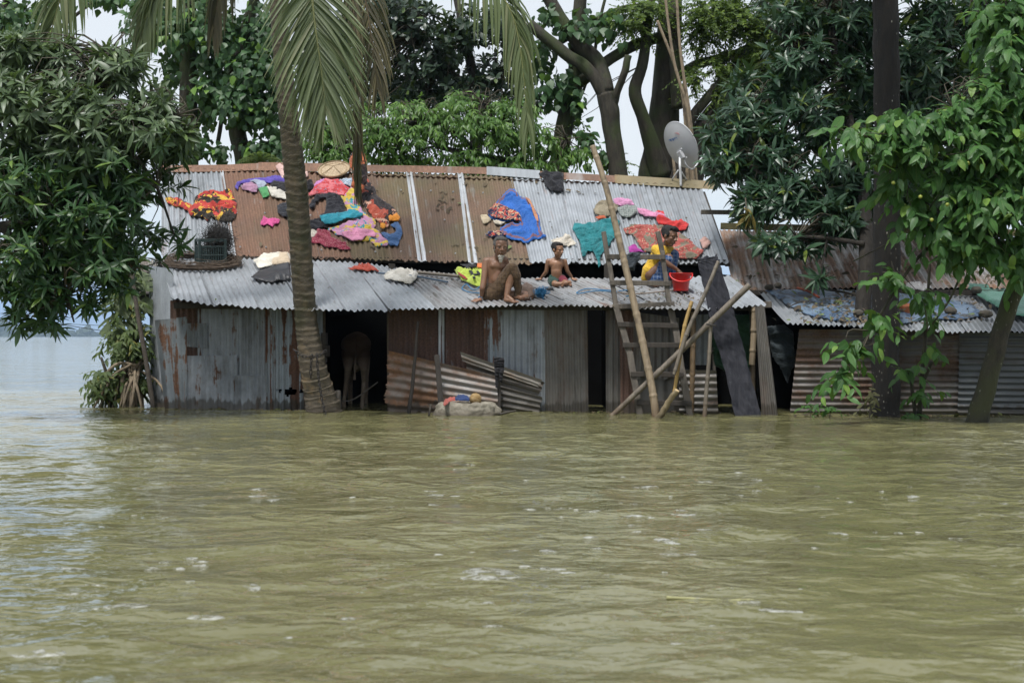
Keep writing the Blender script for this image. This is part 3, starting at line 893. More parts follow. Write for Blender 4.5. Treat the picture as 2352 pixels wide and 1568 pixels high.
mb = [(110, 215, 130, 75, 18.6, 1.0, 95), (40, 250, 90, 110, 18.4, .9, 90), (60, 420, 120, 110, 18.3, 1.1, 130), (200, 340, 130, 110, 18.5, 1.0, 130),
      (320, 300, 100, 80, 18.5, .9, 95), (262, 155, 75, 66, 18.8, .7, 52), (395, 320, 60, 70, 18.8, .6, 46), (190, 500, 150, 100, 18.3, 1.1, 140),
      (55, 600, 100, 105, 18.2, .9, 90), (320, 440, 80, 90, 18.6, .8, 70), (210, 600, 110, 70, 18.3, .9, 72), (100, 672, 90, 50, 18.1, .7, 46),
      (60, 725, 60, 40, 18.0, .4, 12), (395, 430, 40, 45, 19.0, .4, 14), (400, 540, 34, 38, 19.1, .3, 9), (310, 560, 60, 50, 18.6, .6, 34), (-90, 400, 80, 250, 18.6, 1.0, 70),
      (30, 110, 70, 50, 19.2, .6, 40), (180, 250, 90, 60, 18.2, .7, 60), (300, 390, 90, 60, 18.2, .6, 55), (200, 690, 40, 26, 18.1, .3, 7), (125, 742, 22, 22, 18.0, .2, 4), (350, 610, 36, 26, 19.0, .3, 8), (-60, 160, 120, 90, 18.9, 1, 40)]
mb += [(425, 300, 26, 40, 18.6, .4, 9), (350, 230, 60, 50, 18.6, .5, 26), (150, 125, 60, 40, 18.8, .5, 24), (60, 100, 60, 40, 18.7, .5, 26), (270, 655, 46, 22, 18.2, .3, 9), (300, 600, 40, 26, 18.6, .4, 12)]
# keep the crown off the roof: its lower right side is thin, only a few sprigs reach over the tin
mb = [((b[0] - 46 if b[0] > 290 and b[1] > 340 else b[0]),) + b[1:6] + (int(b[6] * (1.3 if b[0] < 290 or b[1] < 340 else .8)),) for b in mb]
mb += [(398, 428, 26, 20, 19.0, .2, 4), (404, 545, 26, 30, 19.1, .2, 5), (380, 395, 20, 20, 18.9, .2, 3), (372, 600, 14, 10, 19.1, .1, 2)]
ps, d, up, L, tips = whorls(mb, 21, (8, 12), (.17, .29))
leaf_parts(t, G_MANGO, ps, d, up, L, tplM, np.random.default_rng(1).uniform(.7, 1.25, len(ps)), 300, 1)
hubs = [P(*q) for q in [(60, 330, 18.9), (160, 500, 18.3), (225, 190, 18.7), (311, 293, 18.2), (390, 270, 18.4), (360, 430, 18.6), (90, 600, 18.1), (150, 680, 18), (300, 620, 18.5), (-40, 430, 18.8), (240, 560, 18.3), (30, 470, 18.4), (250, 120, 18.8)]]
twigs_to(t, B_TWIG, hubs, tips, 5, .35)

# ---------------------------------------------------------------- climber-clad trees behind, left of the palm
G_VINE = leaf_mat('climber_leaves', (.022, .064, .022), (.056, .128, .040), (.13, .25, .035), .38, .28, .08)
t = thing('climber_clad_tree', 'straight grey trunk wrapped in climbers behind the mango tree', 'tree', P(432, 772, 27.5) * 1.0)
t.location.z = 0
limb(t, [(440, 812, 27.5), (437, 500, 27.5), (434, 300, 27.5), (432, 150, 27.5), (430, -60, 27.6), (428, -260, 27.8)], [24, 22, 21, 20, 19, 17], B_MOSS, 'trunk', 40, 12, 3)
cb = [(330, 60, 70, 60, 27.6, 1.0, 200), (500, 90, 70, 90, 27.0, .8, 300), (440, 330, 60, 50, 27.3, .6, 160), (470, 200, 50, 60, 27, .5, 140), (400, 60, 90, 80, 27.4, 1.1, 380), (470, 40, 60, 110, 27.3, .8, 240), (480, 150, 60, 70, 27.6, .8, 200), (395, 160, 50, 60, 27.8, .8, 110), (350, 15, 60, 40, 27.6, .8, 110), (470, 260, 45, 60, 27.8, .6, 110), (430, -120, 160, 130, 27.8, 1.6, 500)]
ps, d, up, L, tips = hangers(cb, 22)
leaf_parts(t, G_VINE, ps, d, up, L, tplH, None, 0, 2)
t = thing('climber_clad_tree', 'forked trunk with dark climber leaves behind the roof left of the palm', 'tree', P(560, 772, 27.0) * 1.0)
t.location.z = 0
limb(t, [(575, 812, 27), (566, 560, 27), (560, 385, 27), (545, 300, 27), (535, 200, 27), (560, 90, 27), (600, -60, 27.2)], [26, 24, 20, 21, 16, 14, 10], B_MOSS, 'trunk', 40, 12, 4)
limb(t, [(545, 290, 27), (585, 260, 26.9), (610, 215, 26.9)], [16, 11, 7], B_MOSS, 'branch', 14, 10, 5)
limb(t, [(500, 330, 27.3), (512, 260, 27.2), (528, 210, 27.2)], [5, 5, 4], B_MOSS, 'branch', 14, 8, 6)
cb = [(545, 230, 70, 80, 26.6, .6, 300), (600, 150, 70, 80, 26.6, .6, 300), (650, 200, 50, 90, 27, .6, 200), (560, 160, 80, 90, 26.9, .9, 380), (600, 60, 70, 90, 26.9, .9, 320), (530, 70, 50, 80, 27.3, .8, 200), (610, 250, 60, 80, 26.8, .7, 260), (500, 220, 45, 80, 27.4, .6, 130), (590, 345, 70, 40, 26.8, .7, 190), (505, 350, 36, 30, 27.2, .5, 60), (640, 330, 40, 50, 26.7, .6, 110), (570, -120, 140, 110, 27, 1.5, 350)]
ps, d, up, L, tips = hangers(cb, 23)
leaf_parts(t, G_VINE, ps, d, up, L, tplH, None, 0, 3)

t = thing('background_tree', 'dark leafy tree filling the top left corner behind the palm frond', 'tree', P(60, 772, 30) * 1.0)
t.location.z = 0
limb(t, [(-190, 812, 30), (-160, 500, 30), (-90, 250, 30), (0, 60, 30), (60, -150, 30.2)], [20, 18, 16, 13, 8], B_DARK, 'trunk', 30, 10, 33)
limb(t, [(-80, 230, 30), (90, 100, 30), (220, 0, 30.2)], [8, 6, 3], B_DARK, 'branch', 16, 8, 34)
ps, d, up, L, tips = hangers([(20, 40, 90, 70, 30, 1.2, 420), (100, 20, 60, 40, 30, 1.0, 150), (90, 90, 90, 50, 29.6, 1.0, 240), (330, 90, 40, 60, 29.6, .6, 120), (240, -5, 90, 30, 30, 1.0, 190), (-60, 120, 80, 110, 30, 1.2, 260), (120, -110, 260, 80, 30.5, 1.8, 500), (330, 25, 50, 30, 29.6, .8, 90)], 51)
leaf_parts(t, G_VINE, ps, d, up, L, tplH, None, 0, 52)

# ---------------------------------------------------------------- dark round-leaved tree, centre back
G_DARK = leaf_mat('round_dark_leaves', (.018, .036, .022), (.038, .062, .036), (.07, .11, .03), .30, .12, .04)
t = thing('round_leaved_tree', 'dark glossy round leaved tree high behind the middle of the roof', 'tree', P(1095, 772, 29) * 1.0)
t.location.z = 0
limb(t, [(1080, 812, 29), (1088, 500, 29), (1095, 300, 29), (1092, 200, 29), (1070, 100, 29.2), (1040, -40, 29.4)], [18, 17, 15, 13, 10, 7], B_DARK, 'trunk', 34, 10, 7)
limb(t, [(1092, 215, 29), (1020, 150, 28.8), (960, 80, 28.7)], [9, 7, 3], B_DARK, 'branch', 16, 8, 8)
limb(t, [(1092, 215, 29), (1150, 160, 28.8), (1190, 60, 28.8)], [9, 7, 3], B_DARK, 'branch', 16, 8, 9)
db = [(820, 60, 80, 70, 29.2, .9, 80), (790, 180, 70, 60, 29.2, .8, 70), (850, 230, 60, 40, 29, .7, 44), (930, 235, 60, 34, 29, .7, 40), (1010, 235, 60, 30, 29, .7, 34), (1140, 235, 50, 30, 28.8, .6, 28), (730, 120, 60, 80, 29.4, .8, 60), (900, 20, 70, 50, 28.8, .9, 70), (1040, 90, 80, 70, 28.6, .9, 80), (1060, 200, 80, 40, 28.8, .8, 55), (960, 215, 60, 36, 28.8, .8, 40), (1150, 50, 70, 60, 28.8, .9, 60), (870, 190, 50, 50, 28.9, .7, 40), (950, 50, 90, 66, 28.8, 1.0, 110), (985, 150, 85, 60, 28.8, .9, 90), (1090, 60, 90, 60, 29, 1, 75), (1110, 170, 75, 55, 28.9, .9, 62), (1185, 150, 60, 80, 28.8, .8, 60), (1210, 230, 50, 36, 28.6, .6, 32), (920, 180, 40, 60, 29, .7, 36), (890, 90, 40, 60, 29.2, .6, 36)]
ps, d, up, L, tips = whorls(db, 24, (5, 9), (.15, .22), 1.15, .1)
leaf_parts(t, G_DARK, ps, d, up, L, tplB, None, 0, 4)
twigs_to(t, B_TWIG, [P(1070, 100, 29.2), P(1020, 150, 28.8), P(960, 80, 28.7), P(1150, 160, 28.8), P(1190, 60, 28.8), P(1092, 215, 29)], tips, 6, .3)

# ---------------------------------------------------------------- pale green tree just behind the ridge
G_PALE = leaf_mat('pale_green_leaves', (.062, .145, .028), (.125, .240, .050), (.18, .32, .06), .34, .42, .12)
t = thing('pale_green_tree', 'bright green tree with drooping leaves spilling over the ridge', 'tree', P(1060, 772, 27.1) * 1.0)
t.location.z = 0
limb(t, [(1240, 830, 27.1), (1235, 560, 27.1), (1225, 410, 27.1), (1170, 375, 26.7), (1100, 360, 26.3), (1000, 335, 26.1)], [20, 19, 15, 10, 8, 5], B_DARK, 'trunk', 34, 10, 10)
for s_, (pts, rd) in enumerate([([(1225, 415, 27.1), (1150, 400, 26.5), (1080, 395, 26.1), (1060, 405, 25.7)], [7, 6, 4, 2]), ([(1225, 410, 27.1), (1260, 350, 26.7), (1300, 320, 26.5)], [9, 6, 3]),
                 ([(1100, 360, 26.3), (1040, 300, 26.1), (960, 280, 26.1), (880, 320, 26.1), (800, 345, 26.2)], [7, 6, 5, 4, 2]), ([(1170, 375, 26.7), (1150, 300, 26.4), (1110, 240, 26.3)], [7, 5, 2])]):
    limb(t, pts, rd, B_DARK, 'branch', 18, 8, 40 + s_)
pb = [(760, 290, 60, 50, 26.4, .7, 44), (830, 265, 60, 36, 26.3, .7, 36), (930, 245, 70, 30, 26.3, .7, 36), (1060, 235, 80, 30, 26.3, .7, 36), (1160, 240, 60, 30, 26.4, .7, 30), (790, 350, 70, 42, 26.2, .7, 60), (870, 310, 80, 62, 26.1, .8, 85), (960, 290, 90, 62, 26.1, .8, 100), (1050, 280, 90, 66, 26.1, .8, 100), (1140, 290, 90, 66, 26.3, .8, 100), (1225, 320, 80, 56, 26.5, .8, 80),
      (1290, 355, 50, 36, 26.7, .6, 36), (930, 365, 90, 28, 26.1, .6, 56), (1060, 362, 100, 34, 26.0, .6, 60), (1190, 374, 90, 26.5, 26.3, .6, 48), (1222, 240, 30, 32, 26.4, .4, 16), (1070, 402, 40, 24, 25.5, .2, 11), (720, 335, 30, 50, 26.4, .5, 30), (1330, 350, 30, 26.5, 26.7, .4, 12)]
ps, d, up, L, tips = sprays(pb, 25, (8, 12), (.13, .20), .42, .8)
leaf_parts(t, G_PALE, ps, d, up, L, tplL, None, 0, 5)
twigs_to(t, B_TWIG, [P(1000, 335, 26.1), P(1080, 395, 26.1), P(1300, 320, 26.5), P(960, 280, 26.1), P(880, 320, 26.1), P(800, 345, 26.2), P(1110, 240, 26.3), P(1150, 300, 26.4), P(1170, 375, 26.7)], tips, 7, .4)
# small fern-like shoots showing over the ridge further left
t = thing('feathery_shrub', 'yellow green feathery shrub peeping over the ridge left of the palm', 'shrub', P(600, 772, 26.2) * 1.0)
t.location.z = 0
tube('stem', [P(590, 830, 26.4), P(588, 500, 26.4), P(600, 385, 26.3)], [.03, .025, .015], B_TWIG, t, 12, 6)
G_FERN = leaf_mat('fern_leaflets', (.11, .17, .03), (.16, .22, .05), None, .5, .4)
fp, fd, fu, fl = [], [], [], []
for a in np.linspace(-1.3, 1.3, 11):
    b0 = np.array(P(600, 384, 26.2)); di = unit(np.array([math.sin(a), -.25, math.cos(a) * .8 + .1]))
    for k_ in range(16):
        tt = (k_ + 1) / 16
        q = b0 + di * .55 * tt + np.array([0, 0, -.28 * tt * tt])
        for s in (-1, 1):
            sd = unit(np.cross(di, [0, -1, .3])) * s
            fp.append(q); fd.append(sd + di * .5 + np.array([0, 0, -.2])); fu.append([0, -.5, 1]); fl.append(.13 * (1 - .6 * tt))
leaf_parts(t, G_FERN, np.array(fp), np.array(fd), np.array(fu, float), np.array(fl), [leaf_tpl(.24, .2, .1, 2, 'lance')], None, 0, 8)

# ---------------------------------------------------------------- bare forked tree, centre
t = thing('forked_tree', 'slender forked tree with bare leaning limbs behind the bamboo pole', 'tree', P(1425, 772, 28) * 1.0)
t.location.z = 0
limb(t, [(1432, 830, 28), (1428, 560, 28), (1420, 410, 28), (1408, 320, 28), (1400, 255, 28), (1390, 215, 28)], [28, 26, 23, 20, 22, 20], B_MOSS, 'trunk', 34, 12, 11)
for s_, (pts, rd) in enumerate([([(1392, 222, 28), (1350, 160, 28), (1300, 125, 28), (1215, 55, 28)], [17, 15, 14, 12]), ([(1392, 215, 28), (1375, 150, 28.2), (1330, 100, 28.3), (1290, 50, 28.4), (1240, -40, 28.5)], [19, 18, 17, 16, 14]),
                 ([(1408, 252, 28), (1418, 210, 27.9), (1435, 165, 27.8), (1443, 128, 27.8)], [9, 9, 8, 8]), ([(1330, 190, 28.3), (1420, 125, 28.6), (1500, 90, 28.9), (1560, 84, 29)], [13, 12, 13, 15]),
                 ([(1270, 110, 28.4), (1330, 70, 28.6), (1420, 25, 28.8), (1500, 10, 28.8)], [7, 9, 8, 6]), ([(1320, 260, 28.5), (1360, 150, 28.4), (1375, 60, 28.3), (1400, -40, 28.3)], [3, 4, 4, 3])]):
    limb(t, pts, rd, B_MOSS, 'branch', 26, 10, 20 + s_, .14)
limb(t, [(1280, 410, 28.6), (1295, 300, 28.6), (1318, 200, 28.6), (1325, 120, 28.6), (1335, -30, 28.6)], [20, 22, 20, 17, 14], B_MOSS, 'branch', 30, 10, 30, .12)
vb = [(1240, 120, 50, 80, 28.6, .6, 110), (1260, 200, 40, 60, 28.4, .5, 80), (1300, 200, 36, 70, 28.3, .5, 110), (1345, 330, 30, 60, 28.1, .4, 70), (1330, 60, 70, 60, 28.3, .7, 110), (1400, 60, 50, 60, 28.2, .6, 60), (1260, 30, 40, 40, 28.4, .6, 50), (1385, 350, 25, 40, 27.9, .3, 24), (1330, 240, 20, 40, 28.2, .3, 30)]
ps, d, up, L, tips = hangers(vb, 26, (.14, .24))
leaf_parts(t, G_VINE, ps, d, up, L, tplH, None, 0, 6)

# ---------------------------------------------------------------- mossy fig-like trunk with the great diagonal limb
G_SMALL = leaf_mat('small_bright_leaves', (.055, .10, .018), (.115, .18, .03), (.17, .24, .03), .5, .42, .1)
t = thing('mossy_tree', 'thick mossy many stemmed trunk with a great slanting limb behind the dish', 'tree', P(1520, 772, 29) * 1.0)
t.location.z = 0
limb(t, [(1500, 840, 29), (1503, 560, 29), (1508, 410, 29), (1520, 320, 29), (1528, 220, 29), (1536, 100, 29), (1545, -80, 29.2)], [46, 44, 40, 36, 30, 28, 26], B_MOSS, 'trunk', 50, 16, 12, .16)
for s_, (pts, rd) in enumerate([([(1520, 410, 28.7), (1500, 340, 28.6), (1478, 270, 28.5), (1458, 210, 28.5), (1475, 150, 28.5), (1488, 60, 28.6), (1500, -60, 28.8)], [24, 19, 14, 15, 13, 11, 9]),
                 ([(1570, 440, 28.6), (1590, 360, 28.5), (1640, 270, 28.4), (1710, 200, 28.5), (1790, 130, 28.6), (1870, 40, 28.8), (1930, -60, 29)], [38, 36, 30, 27, 24, 20, 15]),
                 ([(1575, 300, 28.2), (1605, 250, 28.2), (1690, 150, 28.2), (1750, 85, 28.3), (1800, 60, 28.4)], [9, 11, 9, 6, 3]),
                 ([(1530, 200, 29), (1600, 150, 29.2), (1700, 120, 29.3), (1790, 60, 29.4)], [13, 12, 10, 8]), ([(1555, 250, 28.6), (1550, 120, 28.6), (1555, -40, 28.8)], [14, 12, 12]),
                 ([(1720, 190, 28.7), (1742, 90, 28.8), (1760, -40, 29)], [14, 12, 10])]):
    limb(t, pts, rd, B_MOSS if s_ != 1 else B_DARK, 'branch', 30, 12, 50 + s_, .14)
sb = [(1790, 70, 90, 80, 28.4, 1.0, 200), (1650, 20, 90, 40, 28.4, 1, 150), (1800, 170, 60, 50, 28.6, .8, 100), (1660, 210, 50, 40, 28.3, .6, 50), (1480, 20, 80, 36, 28.4, .7, 90), (1700, 50, 110, 66, 28.5, 1.2, 230), (1610, 60, 60, 70, 28.6, .9, 120), (1760, 130, 80, 56, 28.4, .9, 130), (1660, 150, 60, 50, 28.4, .8, 90), (1450, 50, 70, 40, 28.6, .8, 80), (1590, 170, 40, 50, 28.4, .6, 45), (1860, 60, 90, 60, 28.8, 1, 120), (1720, 250, 60, 40, 28.5, .6, 50), (1720, -90, 160, 70, 29, 1.6, 200),
      (1410, 380, 30, 30, 28.6, .5, 14), (1330, 290, 50, 40, 29, .5, 16), (1590, 300, 14, 40, 28.3, .3, 10)]
ps, d, up, L, tips = sprays(sb, 27, (16, 24), (.07, .12), .6, .3)
leaf_parts(t, G_SMALL, ps, d, up, L, tplT, None, 0, 7)
twigs_to(t, B_TWIG, [P(1690, 150, 28.2), P(1750, 85, 28.3), P(1600, 150, 29.2), P(1475, 150, 28.5), P(1790, 130, 28.6), P(1488, 60, 28.6), P(1742, 90, 28.8)], tips, 8, .07, .010)

# ---------------------------------------------------------------- dark mango behind the right end of the house
G_MANGO2 = leaf_mat('dark_mango_leaves', (.016, .046, .024), (.046, .098, .048), (.13, .18, .03), .28, .16, .035)
t = thing('dark_mango_tree', 'dark green mango tree behind the tall wet trunk', 'tree', P(1978, 772, 20.2) * 1.0)
t.location.z = 0
limb(t, [(1972, 985, 20.2), (1975, 850, 20.2), (1983, 700, 20.3), (1990, 570, 20.5), (1985, 470, 21), (1960, 330, 21.6), (1930, 180, 22.2), (1900, 20, 22.6)], [22, 19, 18, 17, 15, 13, 10, 7], B_DARK, 'trunk', 50, 12, 13)
for s_, (pts, rd) in enumerate([([(1988, 510, 20.8), (1900, 470, 21.2), (1800, 430, 21.4), (1720, 380, 21.6)], [9, 8, 6, 3]), ([(1985, 480, 20.9), (2080, 380, 21.5), (2150, 250, 22), (2180, 100, 22.3)], [10, 9, 7, 4]),
                 ([(1960, 330, 21.6), (1860, 270, 21.9), (1740, 250, 22.2)], [8, 6, 3]), ([(1985, 560, 20.4), (1900, 548, 20.6), (1830, 545, 20.6), (1780, 565, 20.6)], [6, 5, 4, 2]), ([(1930, 180, 22.2), (1840, 110, 22.4), (1760, 60, 22.6)], [7, 5, 3]), ([(1900, 548, 20.6), (1890, 600, 20.5), (1885, 640, 20.5)], [3, 2.5, 1.5])]):
    limb(t, pts, rd, B_DARK, 'branch', 22, 8, 60 + s_)
mb = [(1700, 200, 50, 50, 22.8, .7, 36), (2010, 300, 70, 100, 22.4, .8, 90), (1960, 520, 50, 40, 21, .5, 34), (2000, 60, 70, 80, 22.8, .8, 80), (1830, 20, 90, 50, 22.8, .9, 80), (1790, 200, 70, 60, 22.6, .8, 70), (2240, 30, 70, 80, 22.8, 1, 70), (1720, 275, 80, 70, 22.2, .9, 85), (1670, 370, 56, 60, 22.0, .8, 60), (1770, 350, 90, 76, 21.8, .9, 110), (1880, 260, 96, 80, 22, 1, 120), (1850, 130, 100, 80, 22.4, 1, 120), (1945, 60, 80, 70, 22.6, 1, 85), (1940, 395, 80, 70, 21.5, .9, 85),
      (1820, 450, 84, 60, 21.4, .8, 80), (1735, 465, 56, 56, 21.5, .6, 48), (1900, 500, 70, 46, 21, .7, 52), (2120, 150, 110, 110, 22.2, 1.2, 160), (2160, 40, 90, 70, 22.5, 1, 85), (2110, 300, 80, 70, 21.8, .9, 85), (2200, 250, 70, 90, 22.2, 1, 80),
      (1785, 560, 62, 34, 20.7, .4, 22), (1885, 640, 22, 14, 20.5, .15, 3), (2080, 440, 60, 60, 21.6, .7, 46), (1960, 180, 60, 90, 22.3, .9, 80), (2050, -110, 260, 110, 22.6, 2, 170), (2250, 120, 80, 130, 22.8, 1, 90), (1640, 300, 30, 50, 22.4, .6, 24), (1860, 560, 40, 26, 20.8, .4, 14), (1765, 420, 60, 60, 21.9, .7, 50), (1700, 300, 50, 50, 22.6, .7, 44), (1960, 470, 60, 50, 21.3, .6, 46), (2150, 400, 70, 60, 22, .8, 60), (2060, 200, 70, 120, 23, .8, 90), (2160, 500, 80, 36, 22, .7, 40)]
ps, d, up, L, tips = whorls(mb, 28, (8, 12), (.20, .32))
leaf_parts(t, G_MANGO2, ps, d, up, L, tplM, np.random.default_rng(2).uniform(.7, 1.25, len(ps)), 300, 9)
twigs_to(t, B_TWIG, [P(1860, 270, 21.9), P(1800, 430, 21.4), P(1720, 380, 21.6), P(2080, 380, 21.5), P(2150, 250, 22), P(2180, 100, 22.3), P(1740, 250, 22.2), P(1830, 545, 20.6), P(1840, 110, 22.4), P(1960, 330, 21.6), P(1900, 20, 22.6), P(1885, 640, 20.5)], tips, 9, .3)
# a limp cluster of yellowing leaves
t2 = thing('yellowing_shoot', 'yellow brown wilting shoot hanging in the dark mango tree', 'shoot', P(1715, 520, 20.8))
tube('stem', [P(1712, 455, 21.1), P(1716, 490, 20.9), P(1722, 540, 20.8)], [.012, .009, .005], B_TWIG, t2, 8, 6)
ps, d, up, L, tips = whorls([(1722, 500, 22, 40, 20.8, .2, 4)], 31, (7, 9), (.2, .28), .5, 1.6, -.3)
leaf_parts(t2, leaf_mat('yellowing_leaves', (.13, .10, .02), (.20, .15, .035), (.09, .1, .03), .5, .3, .2), ps, d, up, L, tplM, None, len(ps), 10)

# ---------------------------------------------------------------- the tall dark trunk
t = thing('tall_wet_tree', 'tall straight black wet trunk with pale lichen specks', 'tree', P(2035, 772, 19.5) * 1.0)
t.location.z = 0
limb(t, [(2030, 985, 19.5), (2033, 940, 19.5), (2036, 700, 19.5), (2037, 400, 19.5), (2036, 150, 19.5), (2034, -60, 19.5), (2030, -420, 19.5)], [37, 33, 31, 30.5, 29, 28, 22], B_WET, 'trunk', 80, 20, 14, .05)
ps, d, up, L, tips = whorls([(2030, -330, 330, 120, 19.5, 1.8, 260)], 32)
leaf_parts(t, G_MANGO2, ps, d, up, L, tplM, None, 0, 12)

# ---------------------------------------------------------------- broad-leaved tree at the right edge
G_BROAD = leaf_mat('broad_leaves', (.030, .098, .022), (.070, .182, .036), (.16, .28, .05), .36, .34, .06, None, True)
t = thing('broad_leaved_tree', 'bright broad leaved tree with a leaning lichened trunk at the right edge', 'tree', P(2240, 772, 18) * 1.0)
t.location.z = 0
limb(t, [(2228, 1010, 18), (2243, 968, 18), (2268, 880, 18), (2296, 770, 18), (2326, 680, 18), (2366, 590, 18), (2420, 480, 18.1), (2470, 330, 18.2)], [26, 24, 21, 20, 21, 22, 20, 16], B_LICH, 'trunk', 60, 16, 15, .08)
for s_, (pts, rd) in enumerate([([(2420, 480, 18.1), (2330, 420, 17.8), (2240, 390, 17.7), (2120, 360, 17.6), (2000, 330, 17.6), (1920, 320, 17.6)], [9, 7, 6, 5, 4, 2]), ([(2470, 330, 18.2), (2400, 200, 18), (2330, 100, 17.9), (2270, 20, 17.9)], [10, 8, 6, 3]),
                 ([(2366, 590, 18), (2290, 530, 17.7), (2200, 520, 17.6), (2120, 580, 17.6), (2060, 660, 17.6), (2000, 760, 17.6), (1950, 850, 17.6)], [7, 6, 5, 4, 3.5, 3, 2]), ([(2330, 420, 17.8), (2250, 300, 17.7), (2190, 250, 17.7)], [6, 4, 2]),
                 ([(2200, 520, 17.6), (2100, 545, 17.7), (2040, 560, 17.8), (1960, 600, 18.2)], [3, 2.5, 2, 1.5]), ([(2290, 530, 17.7), (2220, 610, 17.6), (2180, 690, 17.6), (2130, 760, 17.7)], [4, 3, 2.5, 1.5])]):
    limb(t, pts, rd, B_LICH, 'branch', 26, 8, 70 + s_)
bb = [(2330, 330, 60, 80, 17.4, .6, 40), (2240, 250, 70, 50, 17.6, .6, 36), (2300, 200, 60, 60, 17.6, .6, 36), (2270, 470, 70, 60, 17.3, .5, 40), (2340, 30, 50, 60, 17.8, .5, 30), (2340, 600, 30, 40, 17.6, .4, 14), (2250, 330, 100, 66, 17.6, .8, 62), (2150, 285, 80, 42, 17.5, .6, 34), (2310, 440, 70, 66, 17.6, .7, 48), (2200, 420, 80, 56, 17.5, .7, 48), (2315, 110, 50, 90, 17.8, .7, 44), (2270, 40, 40, 60, 17.9, .5, 22), (2345, 240, 40, 80, 17.8, .6, 30),
      (1960, 300, 56, 34, 17.5, .4, 15), (2060, 275, 60, 28, 17.5, .4, 15), (2060, 340, 80, 40, 17.5, .5, 24), (2170, 520, 70, 50, 17.5, .5, 28), (2260, 560, 70, 40, 17.6, .6, 28), (2060, 640, 44, 30, 17.5, .3, 5), (2010, 730, 40, 36, 17.5, .3, 5), (1965, 800, 36, 34, 17.5, .25, 6),
      (1935, 865, 34, 30, 17.5, .2, 5), (2120, 690, 36, 40, 17.6, .3, 4), (2330, 560, 40, 50, 17.8, .5, 18), (2420, 300, 60, 260, 18, .9, 70), (2350, -80, 110, 80, 18.2, 1, 40), (2110, 470, 50, 36, 17.6, .4, 14), (2050, 420, 30, 30, 17.6, .3, 6)]
bb = [b[:6] + (int(b[6] * 1.25),) for b in bb]
ps, d, up, L, tips = sprays(bb, 29, (6, 9), (.15, .29), .55, .75)
leaf_parts(t, G_BROAD, ps, d, up, L, tplO, None, 300, 13)
twigs_to(t, B_TWIG, [P(2240, 390, 17.7), P(2120, 360, 17.6), P(2330, 100, 17.9), P(2200, 520, 17.6), P(2060, 660, 17.6), P(2000, 760, 17.6), P(2190, 250, 17.7), P(2330, 420, 17.8), P(2130, 760, 17.7), P(1960, 850, 17.6)], tips, 10, .5, .010)
M_FRUIT = plain('green_fruit', (.26, .30, .05), .5, .3, 20)
bmf = bmesh.new(); bmesh.ops.create_uvsphere(bmf, u_segments=10, v_segments=7, radius=.024)
mef = bpy.data.meshes.new('fruit'); bmf.to_mesh(mef); bmf.free(); mef.materials.append(M_FRUIT); mef.polygons.foreach_set('use_smooth', [True] * len(mef.polygons))
for px, py in ((2140, 505), (2114, 452), (2327, 488), (2345, 455), (2176, 470), (2052, 420), (2224, 375)):
    o = link('fruit', mef, t); o.location = P(px, py, 17.0)
# sapling standing in the water in front of the shed
t = thing('sapling', 'thin leafy sapling standing in the water before the sideways tin wall', 'sapling', P(2110, 772, 18.9) * 1.0)
t.location.z = 0
for k_, pts in enumerate([[(2112, 975, 18.9), (2118, 860, 18.9), (2128, 740, 18.8), (2136, 600, 18.7)], [(2104, 972, 18.9), (2096, 900, 18.9), (2088, 850, 18.8)], [(2108, 970, 18.9), (2118, 890, 18.9), (2140, 830, 18.8)]]):
    limb(t, pts, [5, 4.5, 4, 3][:len(pts)], B_LICH, 'stem', 18, 8, 80 + k_)
ps, d, up, L, tips = sprays([(2120, 690, 36, 30, 18.7, .25, 4), (2150, 740, 30, 26, 18.6, .2, 3), (2135, 800, 36, 20, 18.6, .2, 3), (2090, 850, 26, 16, 18.7, .2, 4), (2115, 900, 40, 14, 18.7, .2, 4), (2095, 950, 30, 8, 18.8, .2, 3)], 33, (5, 7), (.14, .24), .4, .7)
leaf_parts(t, G_BROAD, ps, d, up, L, tplO, None, len(ps), 14)
t = thing('drowned_sprig', 'pale olive leafy sprig at the foot of the tall wet trunk', 'plant', P(2000, 772, 18.9) * 1.0)
t.location.z = 0
limb(t, [(1998, 975, 18.9), (2000, 920, 18.9), (2006, 880, 18.9)], [3, 2.5, 2], B_TWIG, 'stem', 10, 6, 83)
ps, d, up, L, tips = sprays([(2000, 915, 24, 34, 18.9, .15, 8)], 34, (4, 6), (.09, .13), .25, .3)
leaf_parts(t, leaf_mat('olive_leaves', (.12, .12, .05), (.18, .17, .08), None, .6, .3), ps, d, up, L, tplB, None, len(ps), 15)
t = thing('flooded_seedling', 'small green seedlings at the water below the sideways tin wall', 'plant', P(1880, 772, 19.2) * 1.0)
t.location.z = 0
tube('stem', [P(1860, 965, 19.2), P(1866, 930, 19.2)], [.008, .004], B_TWIG, t, 6, 5)
tube('stem', [P(1905, 965, 19.2), P(1908, 935, 19.2)], [.008, .004], B_TWIG, t, 6, 5)
ps, d, up, L, tips = sprays([(1862, 935, 22, 12, 19.2, .15, 5), (1908, 940, 30, 10, 19.2, .15, 5)], 35, (4, 6), (.08, .14), .25, .3)
leaf_parts(t, G_BROAD, ps, d, up, L, tplO, None, len(ps), 16)

